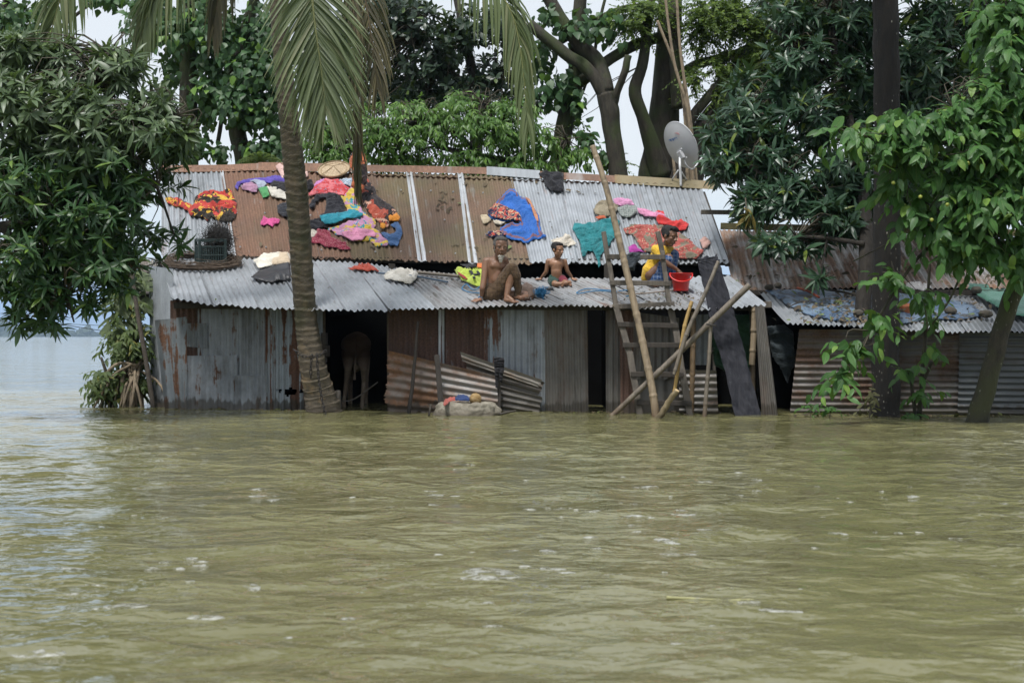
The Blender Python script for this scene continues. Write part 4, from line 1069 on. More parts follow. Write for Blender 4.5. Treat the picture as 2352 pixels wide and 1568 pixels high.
# ---------------------------------------------------------------- bush at the left corner of the house
G_BUSH = leaf_mat('bush_leaves', (.06, .10, .03), (.12, .165, .05), (.2, .2, .05), .5, .32, .06)
t = thing('corner_bush', 'leafy bush growing out of the flood at the left corner of the house', 'bush', P(285, 772, 22.2) * 1.0)
t.location.z = 0
for k_, pts in enumerate([[(280, 945, 22.2), (270, 830, 22.2), (275, 740, 22.2), (290, 650, 22.2)], [(300, 945, 22.2), (310, 820, 22.3), (325, 740, 22.3)], [(270, 945, 22.1), (245, 860, 22), (232, 820, 22)], [(260, 945, 22), (230, 890, 21.9), (215, 870, 21.9)]]):
    limb(t, pts, [5, 4, 3, 2][:len(pts)], B_TWIG, 'stem', 16, 6, 90 + k_)
ps, d, up, L, tips = sprays([(290, 700, 44, 40, 22.2, .4, 28), (280, 780, 50, 50, 22.1, .5, 44), (250, 860, 44, 40, 21.9, .4, 30), (225, 885, 24, 26, 21.8, .2, 14), (320, 800, 28, 70, 22.4, .4, 34), (300, 640, 24, 30, 22.3, .3, 12), (260, 905, 44, 12, 21.9, .3, 14), (315, 880, 26, 40, 22.2, .3, 16)], 36, (6, 9), (.12, .2), .4, .6)
leaf_parts(t, G_BUSH, ps, d, up, L, tplO, np.full(len(ps), .8), 300, 17)
# torn banana leaf and the skirt of dead banana stalks
t = thing('banana_plant', 'tattered banana plant with torn grey green leaves behind the corner bush', 'banana plant', P(305, 772, 22.6) * 1.0)
t.location.z = 0
G_BAN = leaf_mat('banana_leaf', (.10, .14, .07), (.15, .19, .10), None, .5, .35)
tube('trunk', [P(305, 950, 22.6), P(306, 760, 22.6), P(312, 620, 22.6)], [.10, .08, .05], plain('banana_trunk', (.13, .13, .06), .7), t, 12, 10)
for k_, pts in enumerate([[(312, 620, 22.6), (285, 640, 22.3), (262, 700, 22.1), (250, 770, 22)], [(312, 620, 22.6), (300, 660, 22.3), (285, 740, 22.1), (268, 800, 22)], [(312, 620, 22.6), (330, 650, 22.4), (338, 720, 22.3)]]):
    path = spline([P(*q) for q in pts], 22)
    tube('leaf_stalk', [P(*q) for q in pts], [.018, .012, .006], G_BAN, t, 16, 6)
    parts = []
    r_ = np.random.default_rng(200 + k_)
    for i in range(3, 21):
        for s in (-1, 1):
            if r_.random() < .12:
                continue
            a0 = path[i]; tn = unit(path[min(i + 1, 21)] - path[i - 1]); sd = unit(np.cross(tn, [0, -1, 0])) * s
            ln = .28 * math.sin(math.pi * i / 22) + .06
            w = .065
            dr = np.array([0, -.1, -.5 * r_.uniform(.4, 1.4)])
            tip = a0 + (sd * .8 + dr) * ln + tn * .05
            V = [a0 - tn * w / 2, a0 + tn * w / 2, (a0 + tip) / 2 + tn * w / 2 + [0, 0, .02], (a0 + tip) / 2 - tn * w / 2 + [0, 0, .02], tip + tn * w * .35, tip - tn * w * .35]
            parts.append((np.array(V), np.array([(0, 1, 2, 3), (3, 2, 4, 5)])))
    V, Q = join_data(parts)
    obj_np('torn_blade', V, Q, G_BAN, t, False)
t = thing('dead_stalks', 'skirt of grey dead banana stalks fanning down into the water at the house corner', 'stalks', P(300, 772, 21.9) * 1.0)
t.location.z = 0
M_DEAD = plain('dead_stalk', (.24, .19, .13), .9, .4, 12)
r_ = np.random.default_rng(77)
for k_ in range(34):
    x0 = 305 + r_.normal() * 14; y0 = 830 + r_.uniform(-10, 35); x1 = 300 + r_.normal() * 34
    Yb = 21.9 + r_.uniform(-.2, .2)
    tube('dead_stalk', [P(x0, y0, 22.1), P((x0 + x1) / 2 + r_.normal() * 5 + (x1 - x0) * .15, 880, Yb), P(x1, 945, Yb - .1)], [S(3, 22), S(r_.uniform(2, 4.5), 22), S(2.5, 22)], M_DEAD, t, 8, 6)
tube('dead_stalk', [P(235, 870, 21.8), P(270, 835, 21.8), P(318, 840, 21.9)], S(4, 22), M_DEAD, t, 8, 6)
tube('dead_stalk', [P(222, 905, 21.8), P(262, 860, 21.7), P(300, 838, 21.8)], S(3, 22), M_DEAD, t, 8, 6)

# ---------------------------------------------------------------- coconut palm
palm = thing('coconut_palm', 'coconut palm with curved ringed trunk and hanging fronds in front of the house', 'palm', P(742, 772, 20.5) * 1.0)
palm.location.z = 0
def palm_bark():
    k = MT('palm_bark')
    o = k.coord('Object')
    n1 = k.noise(k.coord('Object', scale=(3, 3, 7)), 3.5, 7, .65, .4)
    n2 = k.noise(o, 2.6, 5, .6)
    col = k.mix(k.ramp(n1, (.35, 0.0), (.68, 1.0)), (.045, .038, .026), (.125, .100, .070))
    z = k.n('ShaderNodeSeparateXYZ', {0: k.n('ShaderNodeNewGeometry').outputs['Position']}).outputs['Z']
    col = k.mix(k.math('MULTIPLY', k.ramp(n2, (.45, 0.0), (.62, 1.0)), k.ramp(z, (.2, 0.0), (1.3, .85))), col, (.040, .042, .018))
    col = k.mix(k.math('MULTIPLY', k.ramp(k.noise(o, 4.5, 4), (.55, 0.0), (.66, 1.0)), k.ramp(z, (.6, .9), (1.7, .25))), col, (.23, .165, .095))
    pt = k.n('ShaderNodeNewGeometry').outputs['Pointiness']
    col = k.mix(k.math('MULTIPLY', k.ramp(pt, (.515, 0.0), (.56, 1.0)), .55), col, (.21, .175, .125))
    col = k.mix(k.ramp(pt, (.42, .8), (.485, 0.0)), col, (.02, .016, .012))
    col = k.mix(k.ramp(z, (.03, .65), (.12, 0.0)), col, (.05, .04, .03))
    k.set(Base_Color=col, Roughness=.9)
    k.bump(k.math('ADD', n1, k.math('MULTIPLY', k.noise(k.coord('Object', scale=(30, 30, 4)), 2, 3), .5)), .7, .02)
    return k.m
tc = [(744, 985, 20.5), (742, 945, 20.5), (733, 900, 20.5), (721, 850, 20.45), (705, 750, 20.4), (696, 650, 20.3), (689, 550, 20.2), (682, 450, 20.1), (672, 350, 20), (662, 250, 19.9), (648, 130, 19.8), (637, 0, 19.7), (625, -180, 19.6), (615, -380, 19.6)]
tr = [48, 42, 35, 31, 25.5, 25, 25, 25, 23.5, 22, 20, 18, 17, 15]
NP = 420
path = spline([P(*q) for q in tc], NP)
rad = np.interp(np.linspace(0, 1, NP), np.linspace(0, 1, len(tr)), [S(a, 20.2) for a in tr])
arc = np.concatenate([[0], np.cumsum(np.linalg.norm(np.diff(path, axis=0), axis=1))])
rg = np.random.default_rng(9)
rings = [0.0]
while rings[-1] < arc[-1]:
    rings.append(rings[-1] + rg.uniform(.075, .15))
rings = np.array(rings); rt = rg.uniform(-.035, .035, len(rings)); rp = rg.uniform(0, 6.28, len(rings))
def ring_bump(i, a):
    s = arc[i] + .02 * np.sin(a * 2 + 1) + .012 * np.sin(3 * a + arc[i])
    j = np.clip(np.searchsorted(rings, s) - 1, 0, len(rings) - 2)
    f = (s + rt[j] * np.cos(a + rp[j]) - rings[j]) / (rings[j + 1] - rings[j])
    return 1 + .075 * np.clip(f, -.2, 1.2) ** 3 - .045 * np.exp(-((f - .02) / .06) ** 2) + .02 * np.sin(3 * a + arc[i] * 2) + .012 * np.sin(7 * a - arc[i] * 5)
V, Q = tube_data(path, rad, 28, ring_bump)
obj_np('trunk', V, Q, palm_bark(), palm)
G_PALM = leaf_mat('palm_leaflets', (.085, .118, .046), (.135, .170, .068), (.175, .190, .090), .34, .24, .12)
G_PALMD = leaf_mat('palm_leaflets_brown', (.055, .052, .03), (.10, .085, .045), (.14, .12, .06), .6, .2, .2)
M_RACH = plain('palm_midrib', (.20, .21, .075), .5, .2)
M_RACHB = plain('palm_midrib_dry', (.12, .09, .05), .7, .2)

def leaflet_data(p, d0, g, L, w, r, n=8):
    """a folded strip leaflet from p along d0, bending down by g"""
    pts = [p]; d = d0 / np.linalg.norm(d0); st = L / n
    for i in range(n):
        d = unit(d + np.array([0, 0, -g / n * (1 + 1.5 * i / n)]) + .02 * r.normal(size=3))
        pts.append(pts[-1] + d * st)
    pts = np.array(pts)
    s = unit(np.cross(d0, [0, -1.0, .35]))
    nn = unit(np.cross(s, d0))
    V = []
    for i, q in enumerate(pts):
        t_ = i / n
        hw = w * (.35 + .65 * min(1, t_ * 6)) * (1 - t_ ** 2.2) + .0015
        V += [q - s * hw + nn * hw * .35, q, q + s * hw + nn * hw * .35]
    Q = [(i * 3 + k, i * 3 + k + 1, i * 3 + k + 4, i * 3 + k + 3) for i in range(n) for k in (0, 1)]
    return np.array(V), np.array(Q)

def frond(pts, L, npair, a0, a1, g, mat, rmat, single=0, t0=.22, facing=(0, -1, 0), seed=0, width=.021, r0=.028):
    pp = [P(*q) for q in pts]
    fr = tube('frond', pp, [r0, r0 * .7, r0 * .4, .006], rmat, palm, 40, 8)
    path = spline(pp, 200)
    r = np.random.default_rng(seed)
    jobs = []
    for i in range(npair):
        t_ = t0 + (1 - t0) * (i + .5) / npair
        j = int(t_ * 199)
        T = unit(path[min(j + 2, 199)] - path[max(j - 2, 0)])
        B = unit(np.cross(T, facing))
        al = a0 + (a1 - a0) * ((t_ - t0) / (1 - t0))
        ll = L * (.55 + .45 * math.sin(math.pi * min(1, .25 + .75 * (t_ - t0) / (1 - t0)))) * r.uniform(.88, 1.08)
        for s in (-1, 1):
            if r.random() < .05:
                continue
            d0 = T * math.cos(al) + B * s * math.sin(al) + np.array(facing) * r.uniform(-.02, .20) + .055 * r.normal(size=3)
            jobs.append((path[j], d0, g * r.uniform(.7, 1.3), ll, width * r.uniform(.8, 1.15)))
    sel = jobs if single >= len(jobs) else jobs[-single:] if single else []
    for jb in sel:
        V, Q = leaflet_data(*jb, r)
        obj_np('leaflet', V, Q, mat, fr)
    rest = jobs[:len(jobs) - len(sel)]
    if rest:
        V, Q = join_data([leaflet_data(*jb, r) for jb in rest])
        o = obj_np('leaflets', V, Q, mat, fr)
        o['kind'] = 'stuff'
    return fr
frond([(640, -420, 19.3), (680, -220, 18.9), (712, -40, 18.6), (724, 60, 18.5), (738, 160, 18.45), (749, 258, 18.4)], 1.18, 104, R(52), R(17), .30, G_PALM, M_RACH, 116, .25, seed=1)
frond([(650, -420, 19.5), (800, -430, 19.2), (960, -250, 19), (1080, -90, 18.9), (1165, 10, 18.8), (1196, 120, 18.8), (1213, 300, 18.8)], .95, 64, R(50), R(16), 1.5, G_PALM, M_RACH, 70, .3, seed=2)
frond([(630, -420, 19.5), (470, -440, 19.2), (300, -280, 19), (185, -100, 18.9), (135, 10, 18.9), (96, 172, 18.9)], 1.0, 64, R(48), R(20), 1.0, G_PALM, M_RACH, 64, .3, seed=3)
frond([(625, -420, 19.6), (560, -330, 19.6), (470, -180, 19.5), (400, -60, 19.4), (352, 0, 19.4), (322, 90, 19.4)], .95, 56, R(48), R(18), 1.6, G_PALM, M_RACH, 50, .3, seed=4)
frond([(625, -420, 19.6), (590, -300, 19.7), (540, -140, 19.7), (505, -20, 19.7), (490, 70, 19.7)], .8, 40, R(45), R(14), 1.8, G_PALMD, M_RACHB, 0, .3, seed=5)
frond([(645, -420, 19.5), (740, -260, 19.6), (800, -60, 19.6), (818, 120, 19.6), (822, 300, 19.65), (822, 420, 19.7)], .70, 50, R(15), R(5), .5, G_PALMD, M_RACHB, 0, .3, seed=6, width=.016)
frond([(645, -420, 19.5), (770, -240, 19.7), (830, -40, 19.8), (852, 80, 19.8), (866, 200, 19.8)], .95, 46, R(40), R(14), .8, G_PALMD, M_RACHB, 0, .3, seed=7, width=.017)
for k_, (x, y, Y, e) in enumerate(((300, -900, 18, 0), (950, -900, 18, 0), (640, -1050, 20, 0), (450, -700, 22, 0), (850, -750, 22, 0), (620, -560, 16.6, 0))):
    frond([(620, -400, 19.6), ((620 + x) / 2, -600 + (y + 800) * .3, (19.6 + Y) / 2), (x, y + 250, Y)], 1.0, 36, R(55), R(25), .6, G_PALM, M_RACH, 0, .2, seed=20 + k_)
# ================================================================ CLOTH
def fabric(name, c1, c2=None, c3=None, pat='plain', scale=30.0, rough=.9, hem=None):
    """woven cloth; hem = colour of a printed border that follows the cloth's edge"""
    fade = lambda c: None if c is None else tuple((.94 * x + .06 * (.35 * c[0] + .5 * c[1] + .15 * c[2])) for x in c)
    c1, c2, c3 = fade(c1), fade(c2), fade(c3)
    k = MT(name)
    o = k.coord('Object')
    n1 = k.noise(o, 6, 4)
    wv = k.noise(o, 260, 2)
    col = k.mix(k.ramp(n1, (.3, 0.0), (.7, 1.0)), tuple(c * .72 for c in c1), tuple(min(1, c * 1.15) for c in c1))
    if pat == 'spots':
        f = k.ramp(k.vor(o, scale), (.22, 1.0), (.30, 0.0))
        col = k.mix(f, col, c2)
        if c3:
            col = k.mix(k.ramp(k.noise(o, scale * .25, 3), (.52, 0.0), (.56, 1.0)), col, c3)
    elif pat == 'patch':
        f = k.ramp(k.noise(o, scale * .2, 3, .5, .8), (.50, 0.0), (.525, 1.0))
        col = k.mix(f, col, c2)
        if c3:
            f2 = k.ramp(k.noise(k.coord('Object', loc=(7, 3, 1)), scale * .33, 3, .5, 1.2), (.57, 0.0), (.59, 1.0))
            col = k.mix(f2, col, c3)
    elif pat == 'stripe':
        w = k.n('ShaderNodeTexWave', {'Vector': o, 'Scale': scale, 'Distortion': 1.5}, bands_direction='DIAGONAL').outputs[1]
        col = k.mix(k.ramp(w, (.62, 0.0), (.72, 1.0)), col, c2)
    elif pat == 'check':
        a = k.n('ShaderNodeTexWave', {'Vector': o, 'Scale': scale, 'Distortion': .8}, bands_direction='X').outputs[1]
        b = k.n('ShaderNodeTexWave', {'Vector': o, 'Scale': scale, 'Distortion': .8}, bands_direction='Z').outputs[1]
        col = k.mix(k.math('MULTIPLY', k.ramp(k.math('MAXIMUM', a, b), (.86, 0.0), (.95, 1.0)), .6), col, c2)
    if hem:
        e = k.n('ShaderNodeAttribute', attribute_name='rim').outputs['Fac']
        col = k.mix(k.ramp(e, (.14, 0.0), (.17, 1.0), (.33, 1.0), (.36, 0.0)), col, hem)
    k.set(Base_Color=col, Roughness=rough, Specular_IOR_Level=.2, Sheen_Weight=.15)
    rd = k.math('ABSOLUTE', k.math('SUBTRACT', k.noise(k.coord('Object', scale=(1, 1, 2.2), rot=(0, .7, 0), loc=k.rvec()), 8, 1, .5, 1.2), .5))
    rd2 = k.math('ABSOLUTE', k.math('SUBTRACT', k.noise(k.coord('Object', scale=(2.0, 1, 1), rot=(0, -.5, 0), loc=k.rvec(53.0)), 13, 1, .5, 1.0), .5))
    k.bump(k.math('ADD', k.math('MULTIPLY', wv, .04), k.math('ADD', k.math('MULTIPLY', rd, 3.0), k.math('MULTIPLY', rd2, 1.0))), .45, .020)
    return k.m

def cloth(name, label, poly, pl, mat, lift=.030, h=.05, wr=7.0, seed=0, cat='cloth', group=None, parent=None, step=2.9, ang=None):
    """a limp crumpled cloth whose outline (pixels) lies on plane pl"""
    r = np.random.default_rng(seed + int(poly[0][0] * 7 + poly[0][1]))
    pg = np.array(poly, float)
    size = float(np.sqrt(max(40.0, np.prod(pg.max(0) - pg.min(0)))))
    jit = min(1.3, size * .016); h *= .88
    dense = []
    so = Vector(r.uniform(-50, 50, 3))
    for i in range(len(pg)):
        a, b = pg[i], pg[(i + 1) % len(pg)]
        m = max(2, int(np.linalg.norm(b - a) / 2.4))
        nrm = np.array([-(b - a)[1], (b - a)[0]]); nrm /= np.linalg.norm(nrm) + 1e-9
        for j in range(m):
            q = a + (b - a) * j / m
            w = mnoise.noise(Vector((q[0] * .16, q[1] * .16, 3)) + so) * 1.6 + mnoise.noise(Vector((q[0] * .4, q[1] * .4, 8)) + so) * .8
            dense.append(q + nrm * w * jit)
    dense = np.array(dense)
    x0, y0 = pg.min(0); x1, y1 = pg.max(0)
    gx, gy = np.meshgrid(np.arange(x0, x1, step * .8), np.arange(y0, y1, step * .55))
    gp = np.stack([gx.ravel(), gy.ravel()], -1) + r.normal(size=(gx.size, 2)) * .4
    ins = np.zeros(len(gp), bool)
    for i in range(len(dense)):
        a, b = dense[i], dense[(i + 1) % len(dense)]
        c = ((a[1] > gp[:, 1]) != (b[1] > gp[:, 1]))
        xi = (b[0] - a[0]) * (gp[:, 1] - a[1]) / (b[1] - a[1] + 1e-12) + a[0]
        ins ^= c & (gp[:, 0] < xi)
    gp = gp[ins]
    if len(gp):
        dmin = np.sqrt(((gp[:, None, :] - dense[None]) ** 2).sum(-1).min(1))
        gp = gp[dmin > 1.2]
    vs2 = [Vector(q) for q in dense] + [Vector(q) for q in gp]
    out = delaunay_2d_cdt(vs2, [], [list(range(len(dense)))], 1, 1e-4)
    V2, Fc = out[0], [f for f in out[2]]
    if not Fc:
        return None
    q2 = np.array([tuple(v) for v in V2])
    dd = np.sqrt(((q2[:, None, :] - dense[None]) ** 2).sum(-1).min(1))
    an = r.uniform(-.6, .9) if ang is None else ang
    ca, sa = math.cos(an), math.sin(an)
    V = []
    for (x, y), e in zip(q2, dd):
        p0 = pl.at(x, y)
        w = mnoise.noise_vector(p0 * 3.0 + so) * .16
        u, v = (p0.x + w.x) * ca + (p0.z + w.y) * 1.3 * sa, -(p0.x + w.x) * sa + (p0.z + w.y) * 1.3 * ca
        n1 = mnoise.noise(Vector((u * wr * .40, v * wr * 1.7, 0)) + so)
        n2 = mnoise.noise(Vector((u * wr * .9, v * wr * 3.2, 5)) + so)
        n3 = mnoise.noise(Vector((u * wr * .6, v * wr * .8, 9)) + so)
        n4 = mnoise.noise(Vector((u * wr * 4.0, v * wr * 3.0, 2)) + so)
        g = lambda v_, s_: math.exp(-(v_ * s_) ** 2)
        fold = g(n1, 4.2) * h * .9 + min(h * .5, .024) * g(n2, 3.4)
        f = .35 + .65 * min(1.0, e / 5.0)
        hh = lift + f * fold + h * .35 * max(0.0, n3 + .2) * min(1.0, e / 8.0) + .003 * n4
        V.append(p0 + pl.n * hh)
    bnd = set()
    for f in Fc:
        for i in range(len(f)):
            bnd.add((f[i], f[(i + 1) % len(f)]))
    faces = [tuple(f) for f in Fc]
    lo = {}
    rim = list(dd)
    for (a, b) in list(bnd):
        if (b, a) not in bnd:
            for q in (a, b):
                if q not in lo:
                    lo[q] = len(V); V.append(V[q] - pl.n * .012); rim.append(0.0)
            faces.append((b, a, lo[a], lo[b]))
    o = obj_py(name, V, faces, mat, parent, True)
    at = o.data.attributes.new('rim', 'FLOAT', 'POINT')
    at.data.foreach_set('value', np.clip(np.array(rim, np.float32) / 20.0, 0, 1))
    if parent is None:
        tag(o, label, cat, group)
    return o

zA = lambda L: [(344.5 + a / 5.935, 367.5 + b / 5.935) for a, b in L]      # close-up of the left part of the roof
zB = lambda L: [(574.2 + a / 3.7235, 344.5 + b / 3.7235) for a, b in L]
zC = lambda L: [(689.1 + a / 6.827, 367.5 + b / 6.827) for a, b in L]      # heap right of the palm
zD = lambda L: [(1091 + a / 3.7235, 344.5 + b / 3.7235) for a, b in L]     # right half of the roof
zE = lambda L: [(1033.6 + a / 8.032, 602.9 + b / 8.032) for a, b in L]     # lean-to roof round the old man
GR = 'clothes spread to dry on the upper roof'
RED, YEL, BLK, NAVY = (.50, .045, .04), (.62, .40, .03), (.018, .017, .02), (.02, .03, .07)
cloth('sari', 'crumpled red, yellow and black sari above the crate', zA([(215, 560), (260, 535), (380, 545), (500, 600), (600, 650), (620, 540), (680, 490), (760, 455), (880, 440), (990, 470), (1070, 420), (1130, 460), (1160, 580), (1185, 600), (1185, 740), (1150, 830), (1110, 870), (1000, 860), (900, 830), (840, 800), (790, 860), (730, 810), (620, 795), (560, 790), (520, 730), (460, 680), (380, 660), (290, 630), (235, 600)]),
      UPL, fabric('sari_red_yellow', (.42, .04, .03), (.025, .02, .016), (.56, .34, .03), 'patch', 20), .028, .07, 8, 1, 'sari', GR, ang=.4)
cloth('garment', 'long violet blue garment left of the palm trunk', zA([(1160, 380), (1190, 330), (1280, 290), (1400, 275), (1560, 270), (1704, 235), (1860, 260), (1880, 330), (1704, 330), (1600, 335), (1500, 330), (1380, 330), (1260, 345), (1220, 380), (1200, 435), (1170, 410)]), UPL, fabric('violet_cloth', (.10, .07, .34)), .028, .05, 8, 2, 'cloth', GR, ang=.1)
cloth('garment', 'dusty mauve crumpled garment below the violet one', zA([(1240, 390), (1290, 350), (1390, 330), (1460, 360), (1475, 400), (1460, 470), (1400, 460), (1330, 440), (1270, 430)]), UPL, fabric('mauve_cloth', (.36, .20, .30)), .034, .05, 9, 3, 'cloth', GR)
cloth('garment', 'pale blue grey cloth beside the mauve garment', zA([(1370, 320), (1440, 305), (1560, 320), (1600, 370), (1560, 400), (1480, 415), (1450, 350)]), UPL, fabric('pale_blue_cloth', (.33, .37, .46)), .05, .05, 9, 4, 'cloth', GR)
cloth('garment', 'small green garment left of the palm trunk', zA([(1480, 420), (1560, 395), (1610, 390), (1620, 470), (1635, 510), (1600, 530), (1545, 550), (1520, 490)]), UPL, fabric('green_cloth', (.08, .30, .11)), .04, .045, 9, 5, 'cloth', GR)
cloth('garment', 'white crumpled garment touching the palm trunk', zB([(150, 335), (230, 340), (310, 380), (330, 400), (330, 440), (250, 430), (190, 420), (170, 380)]), UPL, fabric('white_cloth', (.55, .52, .46)), .04, .05, 9, 6, 'cloth', GR)
cloth('garment', 'black shirt under the violet garment beside the trunk', zB([(180, 310), (210, 285), (340, 305), (340, 385), (250, 360), (190, 340)]), UPL, fabric('black_cloth', BLK), .05, .04, 8, 7, 'cloth', GR)
cloth('garment', 'dark grey shirt hanging low beside the left of the trunk', zB([(235, 490), (280, 470), (345, 455), (345, 585), (290, 590), (240, 550)]), UPL, fabric('charcoal_cloth', (.03, .032, .04)), .03, .05, 8, 8, 'cloth', GR)
cloth('garment', 'pale pink garment over the ridge behind the palm trunk', zB([(225, 165), (260, 140), (320, 180), (430, 190), (500, 215), (500, 245), (400, 260), (320, 270), (280, 270), (250, 210)]), UPL, fabric('pale_pink_cloth', (.60, .40, .36)), .05, .05, 8, 9, 'cloth', GR)
cloth('rag', 'small bright pink rag alone on the rusty roof', zB([(90, 640), (120, 580), (160, 600), (210, 598), (260, 610), (250, 640), (215, 645), (195, 670), (150, 650), (100, 660)]), UPL, fabric('bright_pink_cloth', (.58, .08, .26)), .028, .05, 11, 10, 'cloth', GR)
# the heap right of the trunk
cloth('sari', 'yellow flowered sari with pink lilac upper part in the heap right of the palm', zC([(600, 590), (700, 600), (800, 440), (900, 470), (930, 600), (950, 740), (1000, 840), (1100, 920), (1180, 960), (1200, 1010), (1170, 1100), (1240, 1140), (1300, 1230), (1390, 1310), (1370, 1370), (1280, 1385), (1190, 1380), (1100, 1290), (1000, 1300), (800, 1290), (700, 1230), (560, 1190), (500, 1120), (430, 1130), (480, 1080), (640, 1060), (740, 1000), (820, 960), (830, 830), (760, 880), (720, 760), (640, 650)]),
      UPL, fabric('yellow_flowered', (.56, .40, .05), (.46, .23, .37), (.04, .26, .33), 'patch', 22), .028, .05, 7, 11, 'sari', GR)
cloth('blouse', 'red printed blouse under the cone hat', zC([(140, 560), (250, 440), (330, 390), (400, 325), (560, 330), (640, 345), (720, 430), (800, 470), (760, 540), (700, 580), (560, 560), (400, 560), (300, 560), (200, 595), (140, 595)]), UPL, fabric('red_print', (.48, .05, .06), (.12, .30, .40), (.55, .14, .16), 'spots', 22), .034, .055, 7, 12, 'blouse', GR)
cloth('garment', 'lilac cloth peeping out left of the red blouse', zC([(215, 420), (260, 360), (370, 320), (440, 350), (330, 420), (230, 445)]), UPL, fabric('lilac_cloth', (.46, .19, .42)), .03, .04, 8, 13, 'cloth', GR)
cloth('garment', 'blue and white striped cloth right below the cone hat', zC([(630, 345), (720, 330), (830, 330), (840, 400), (800, 450), (700, 420)]), UPL, fabric('blue_white', (.50, .53, .55), (.06, .19, .36), None, 'stripe', 16), .045, .05, 9, 14, 'cloth', GR)
cloth('garment', 'crumpled black ball of cloth touching the right of the trunk', zC([(95, 370), (190, 345), (230, 450), (230, 500), (140, 510), (95, 480)]), UPL, fabric('black_cloth_b', BLK), .03, .09, 8, 15, 'cloth', GR)
cloth('jacket', 'black zip jacket with one sleeve curled up in the heap', zC([(150, 740), (180, 680), (260, 590), (420, 555), (560, 560), (680, 640), (710, 740), (700, 880), (640, 890), (600, 920), (500, 1000), (450, 1090), (300, 1110), (140, 1125), (140, 1000), (300, 950), (400, 830), (420, 740), (410, 620), (320, 650), (250, 700), (240, 780), (170, 790)]), UPL, fabric('black_jacket', (.02, .02, .026)), .04, .055, 6, 16, 'jacket', GR)
cloth('scarf', 'turquoise scarf lying across the heap right of the palm', zC([(320, 960), (470, 930), (620, 915), (760, 890), (790, 860), (890, 870), (1000, 930), (990, 960), (870, 990), (740, 985), (640, 1050), (540, 1080), (400, 1080), (350, 1030)]), UPL, fabric('turquoise_cloth', (.02, .25, .33)), .10, .05, 8, 17, 'scarf', GR, ang=.2)
cloth('garment', 'pink satin garment low in the heap right of the palm', zC([(660, 1190), (760, 1140), (960, 1130), (1080, 1150), (1150, 1170), (1210, 1240), (1180, 1270), (1060, 1250), (960, 1320), (840, 1320), (740, 1280), (690, 1240)]), UPL, fabric('pink_satin', (.62, .24, .38), None, None, 'plain', 20, .6), .075, .05, 7, 18, 'cloth', GR)
cloth('blouse', 'maroon dotted blouse at the foot of the heap by the trunk', zC([(150, 1250), (240, 1230), (280, 1115), (400, 1130), (480, 1160), (500, 1240), (600, 1290), (730, 1330), (730, 1370), (800, 1420), (790, 1440), (680, 1440), (560, 1400), (400, 1390), (320, 1330), (180, 1330)]), UPL, fabric('maroon_dots', (.24, .025, .055), (.48, .28, .26), None, 'spots', 55), .034, .055, 8, 19, 'blouse', GR, ang=-.5)
cloth('rag', 'small white rag between trunk and maroon blouse', zC([(140, 1135), (250, 1140), (290, 1180), (210, 1240), (140, 1220)]), UPL, fabric('white_rag', (.58, .53, .46)), .04, .06, 9, 20, 'cloth', GR)
cloth('rag', 'larger orange rag at the right tip of the heap', zC([(1390, 940), (1470, 920), (1530, 895), (1580, 960), (1550, 1015), (1410, 1010)]), UPL, fabric('orange_cloth', (.66, .24, .02)), .06, .07, 9, 21, 'cloth', GR)
cloth('rag', 'smaller orange rag tucked below the black and red batik', zC([(1270, 1070), (1340, 1065), (1360, 1110), (1320, 1150), (1270, 1130)]), UPL, fabric('orange_cloth_b', (.66, .26, .02)), .09, .05, 9, 22, 'cloth', GR)
cloth('jeans', 'blue denim trousers curled at the right of the heap', zC([(1480, 1030), (1540, 1015), (1600, 1100), (1610, 1180), (1570, 1300), (1530, 1390), (1400, 1370), (1380, 1300), (1330, 1260), (1270, 1170), (1310, 1160), (1430, 1200), (1510, 1170), (1500, 1100), (1420, 1060)]), UPL, fabric('denim', (.05, .115, .26)), .04, .055, 7, 23, 'jeans', GR)
BATIK = fabric('batik', (.36, .065, .035), (.028, .022, .024), (.50, .28, .20), 'patch', 14)
cloth('sari', 'black and red batik cloth spread downward right of the heap', zC([(960, 260), (1060, 340), (1110, 400), (1190, 500), (1200, 590), (1260, 640), (1330, 690), (1440, 770), (1520, 850), (1500, 890), (1400, 930), (1400, 1060), (1370, 1095), (1290, 1060), (1220, 990), (1150, 940), (1100, 870), (1000, 740), (960, 560), (900, 460), (880, 400), (900, 300)]), UPL, BATIK, .05, .06, 6, 24, 'sari', GR, ang=1.1)
# batik cloth hung from the dead frond over the ridge
HANG = Plane(UPL.at(815, 470) + Vector((0, -.25, 0)), UPL.at(850, 470) + Vector((0, -.25, 0)), UPL.at(815, 470) + Vector((0, .1, 1.0)))
cloth('hung_cloth', 'dark orange batik cloth hanging from the palm over the ridge', zC([(775, 40), (820, -90), (900, -140), (1000, -110), (1050, 20), (1062, 350), (990, 480), (960, 490), (930, 520), (880, 500), (810, 430), (822, 330), (832, 150), (790, 130)]), HANG, fabric('batik_dark', (.045, .03, .03), (.42, .12, .05), (.02, .018, .02), 'patch', 12), .03, .07, 6, 25, 'cloth', ang=1.4)
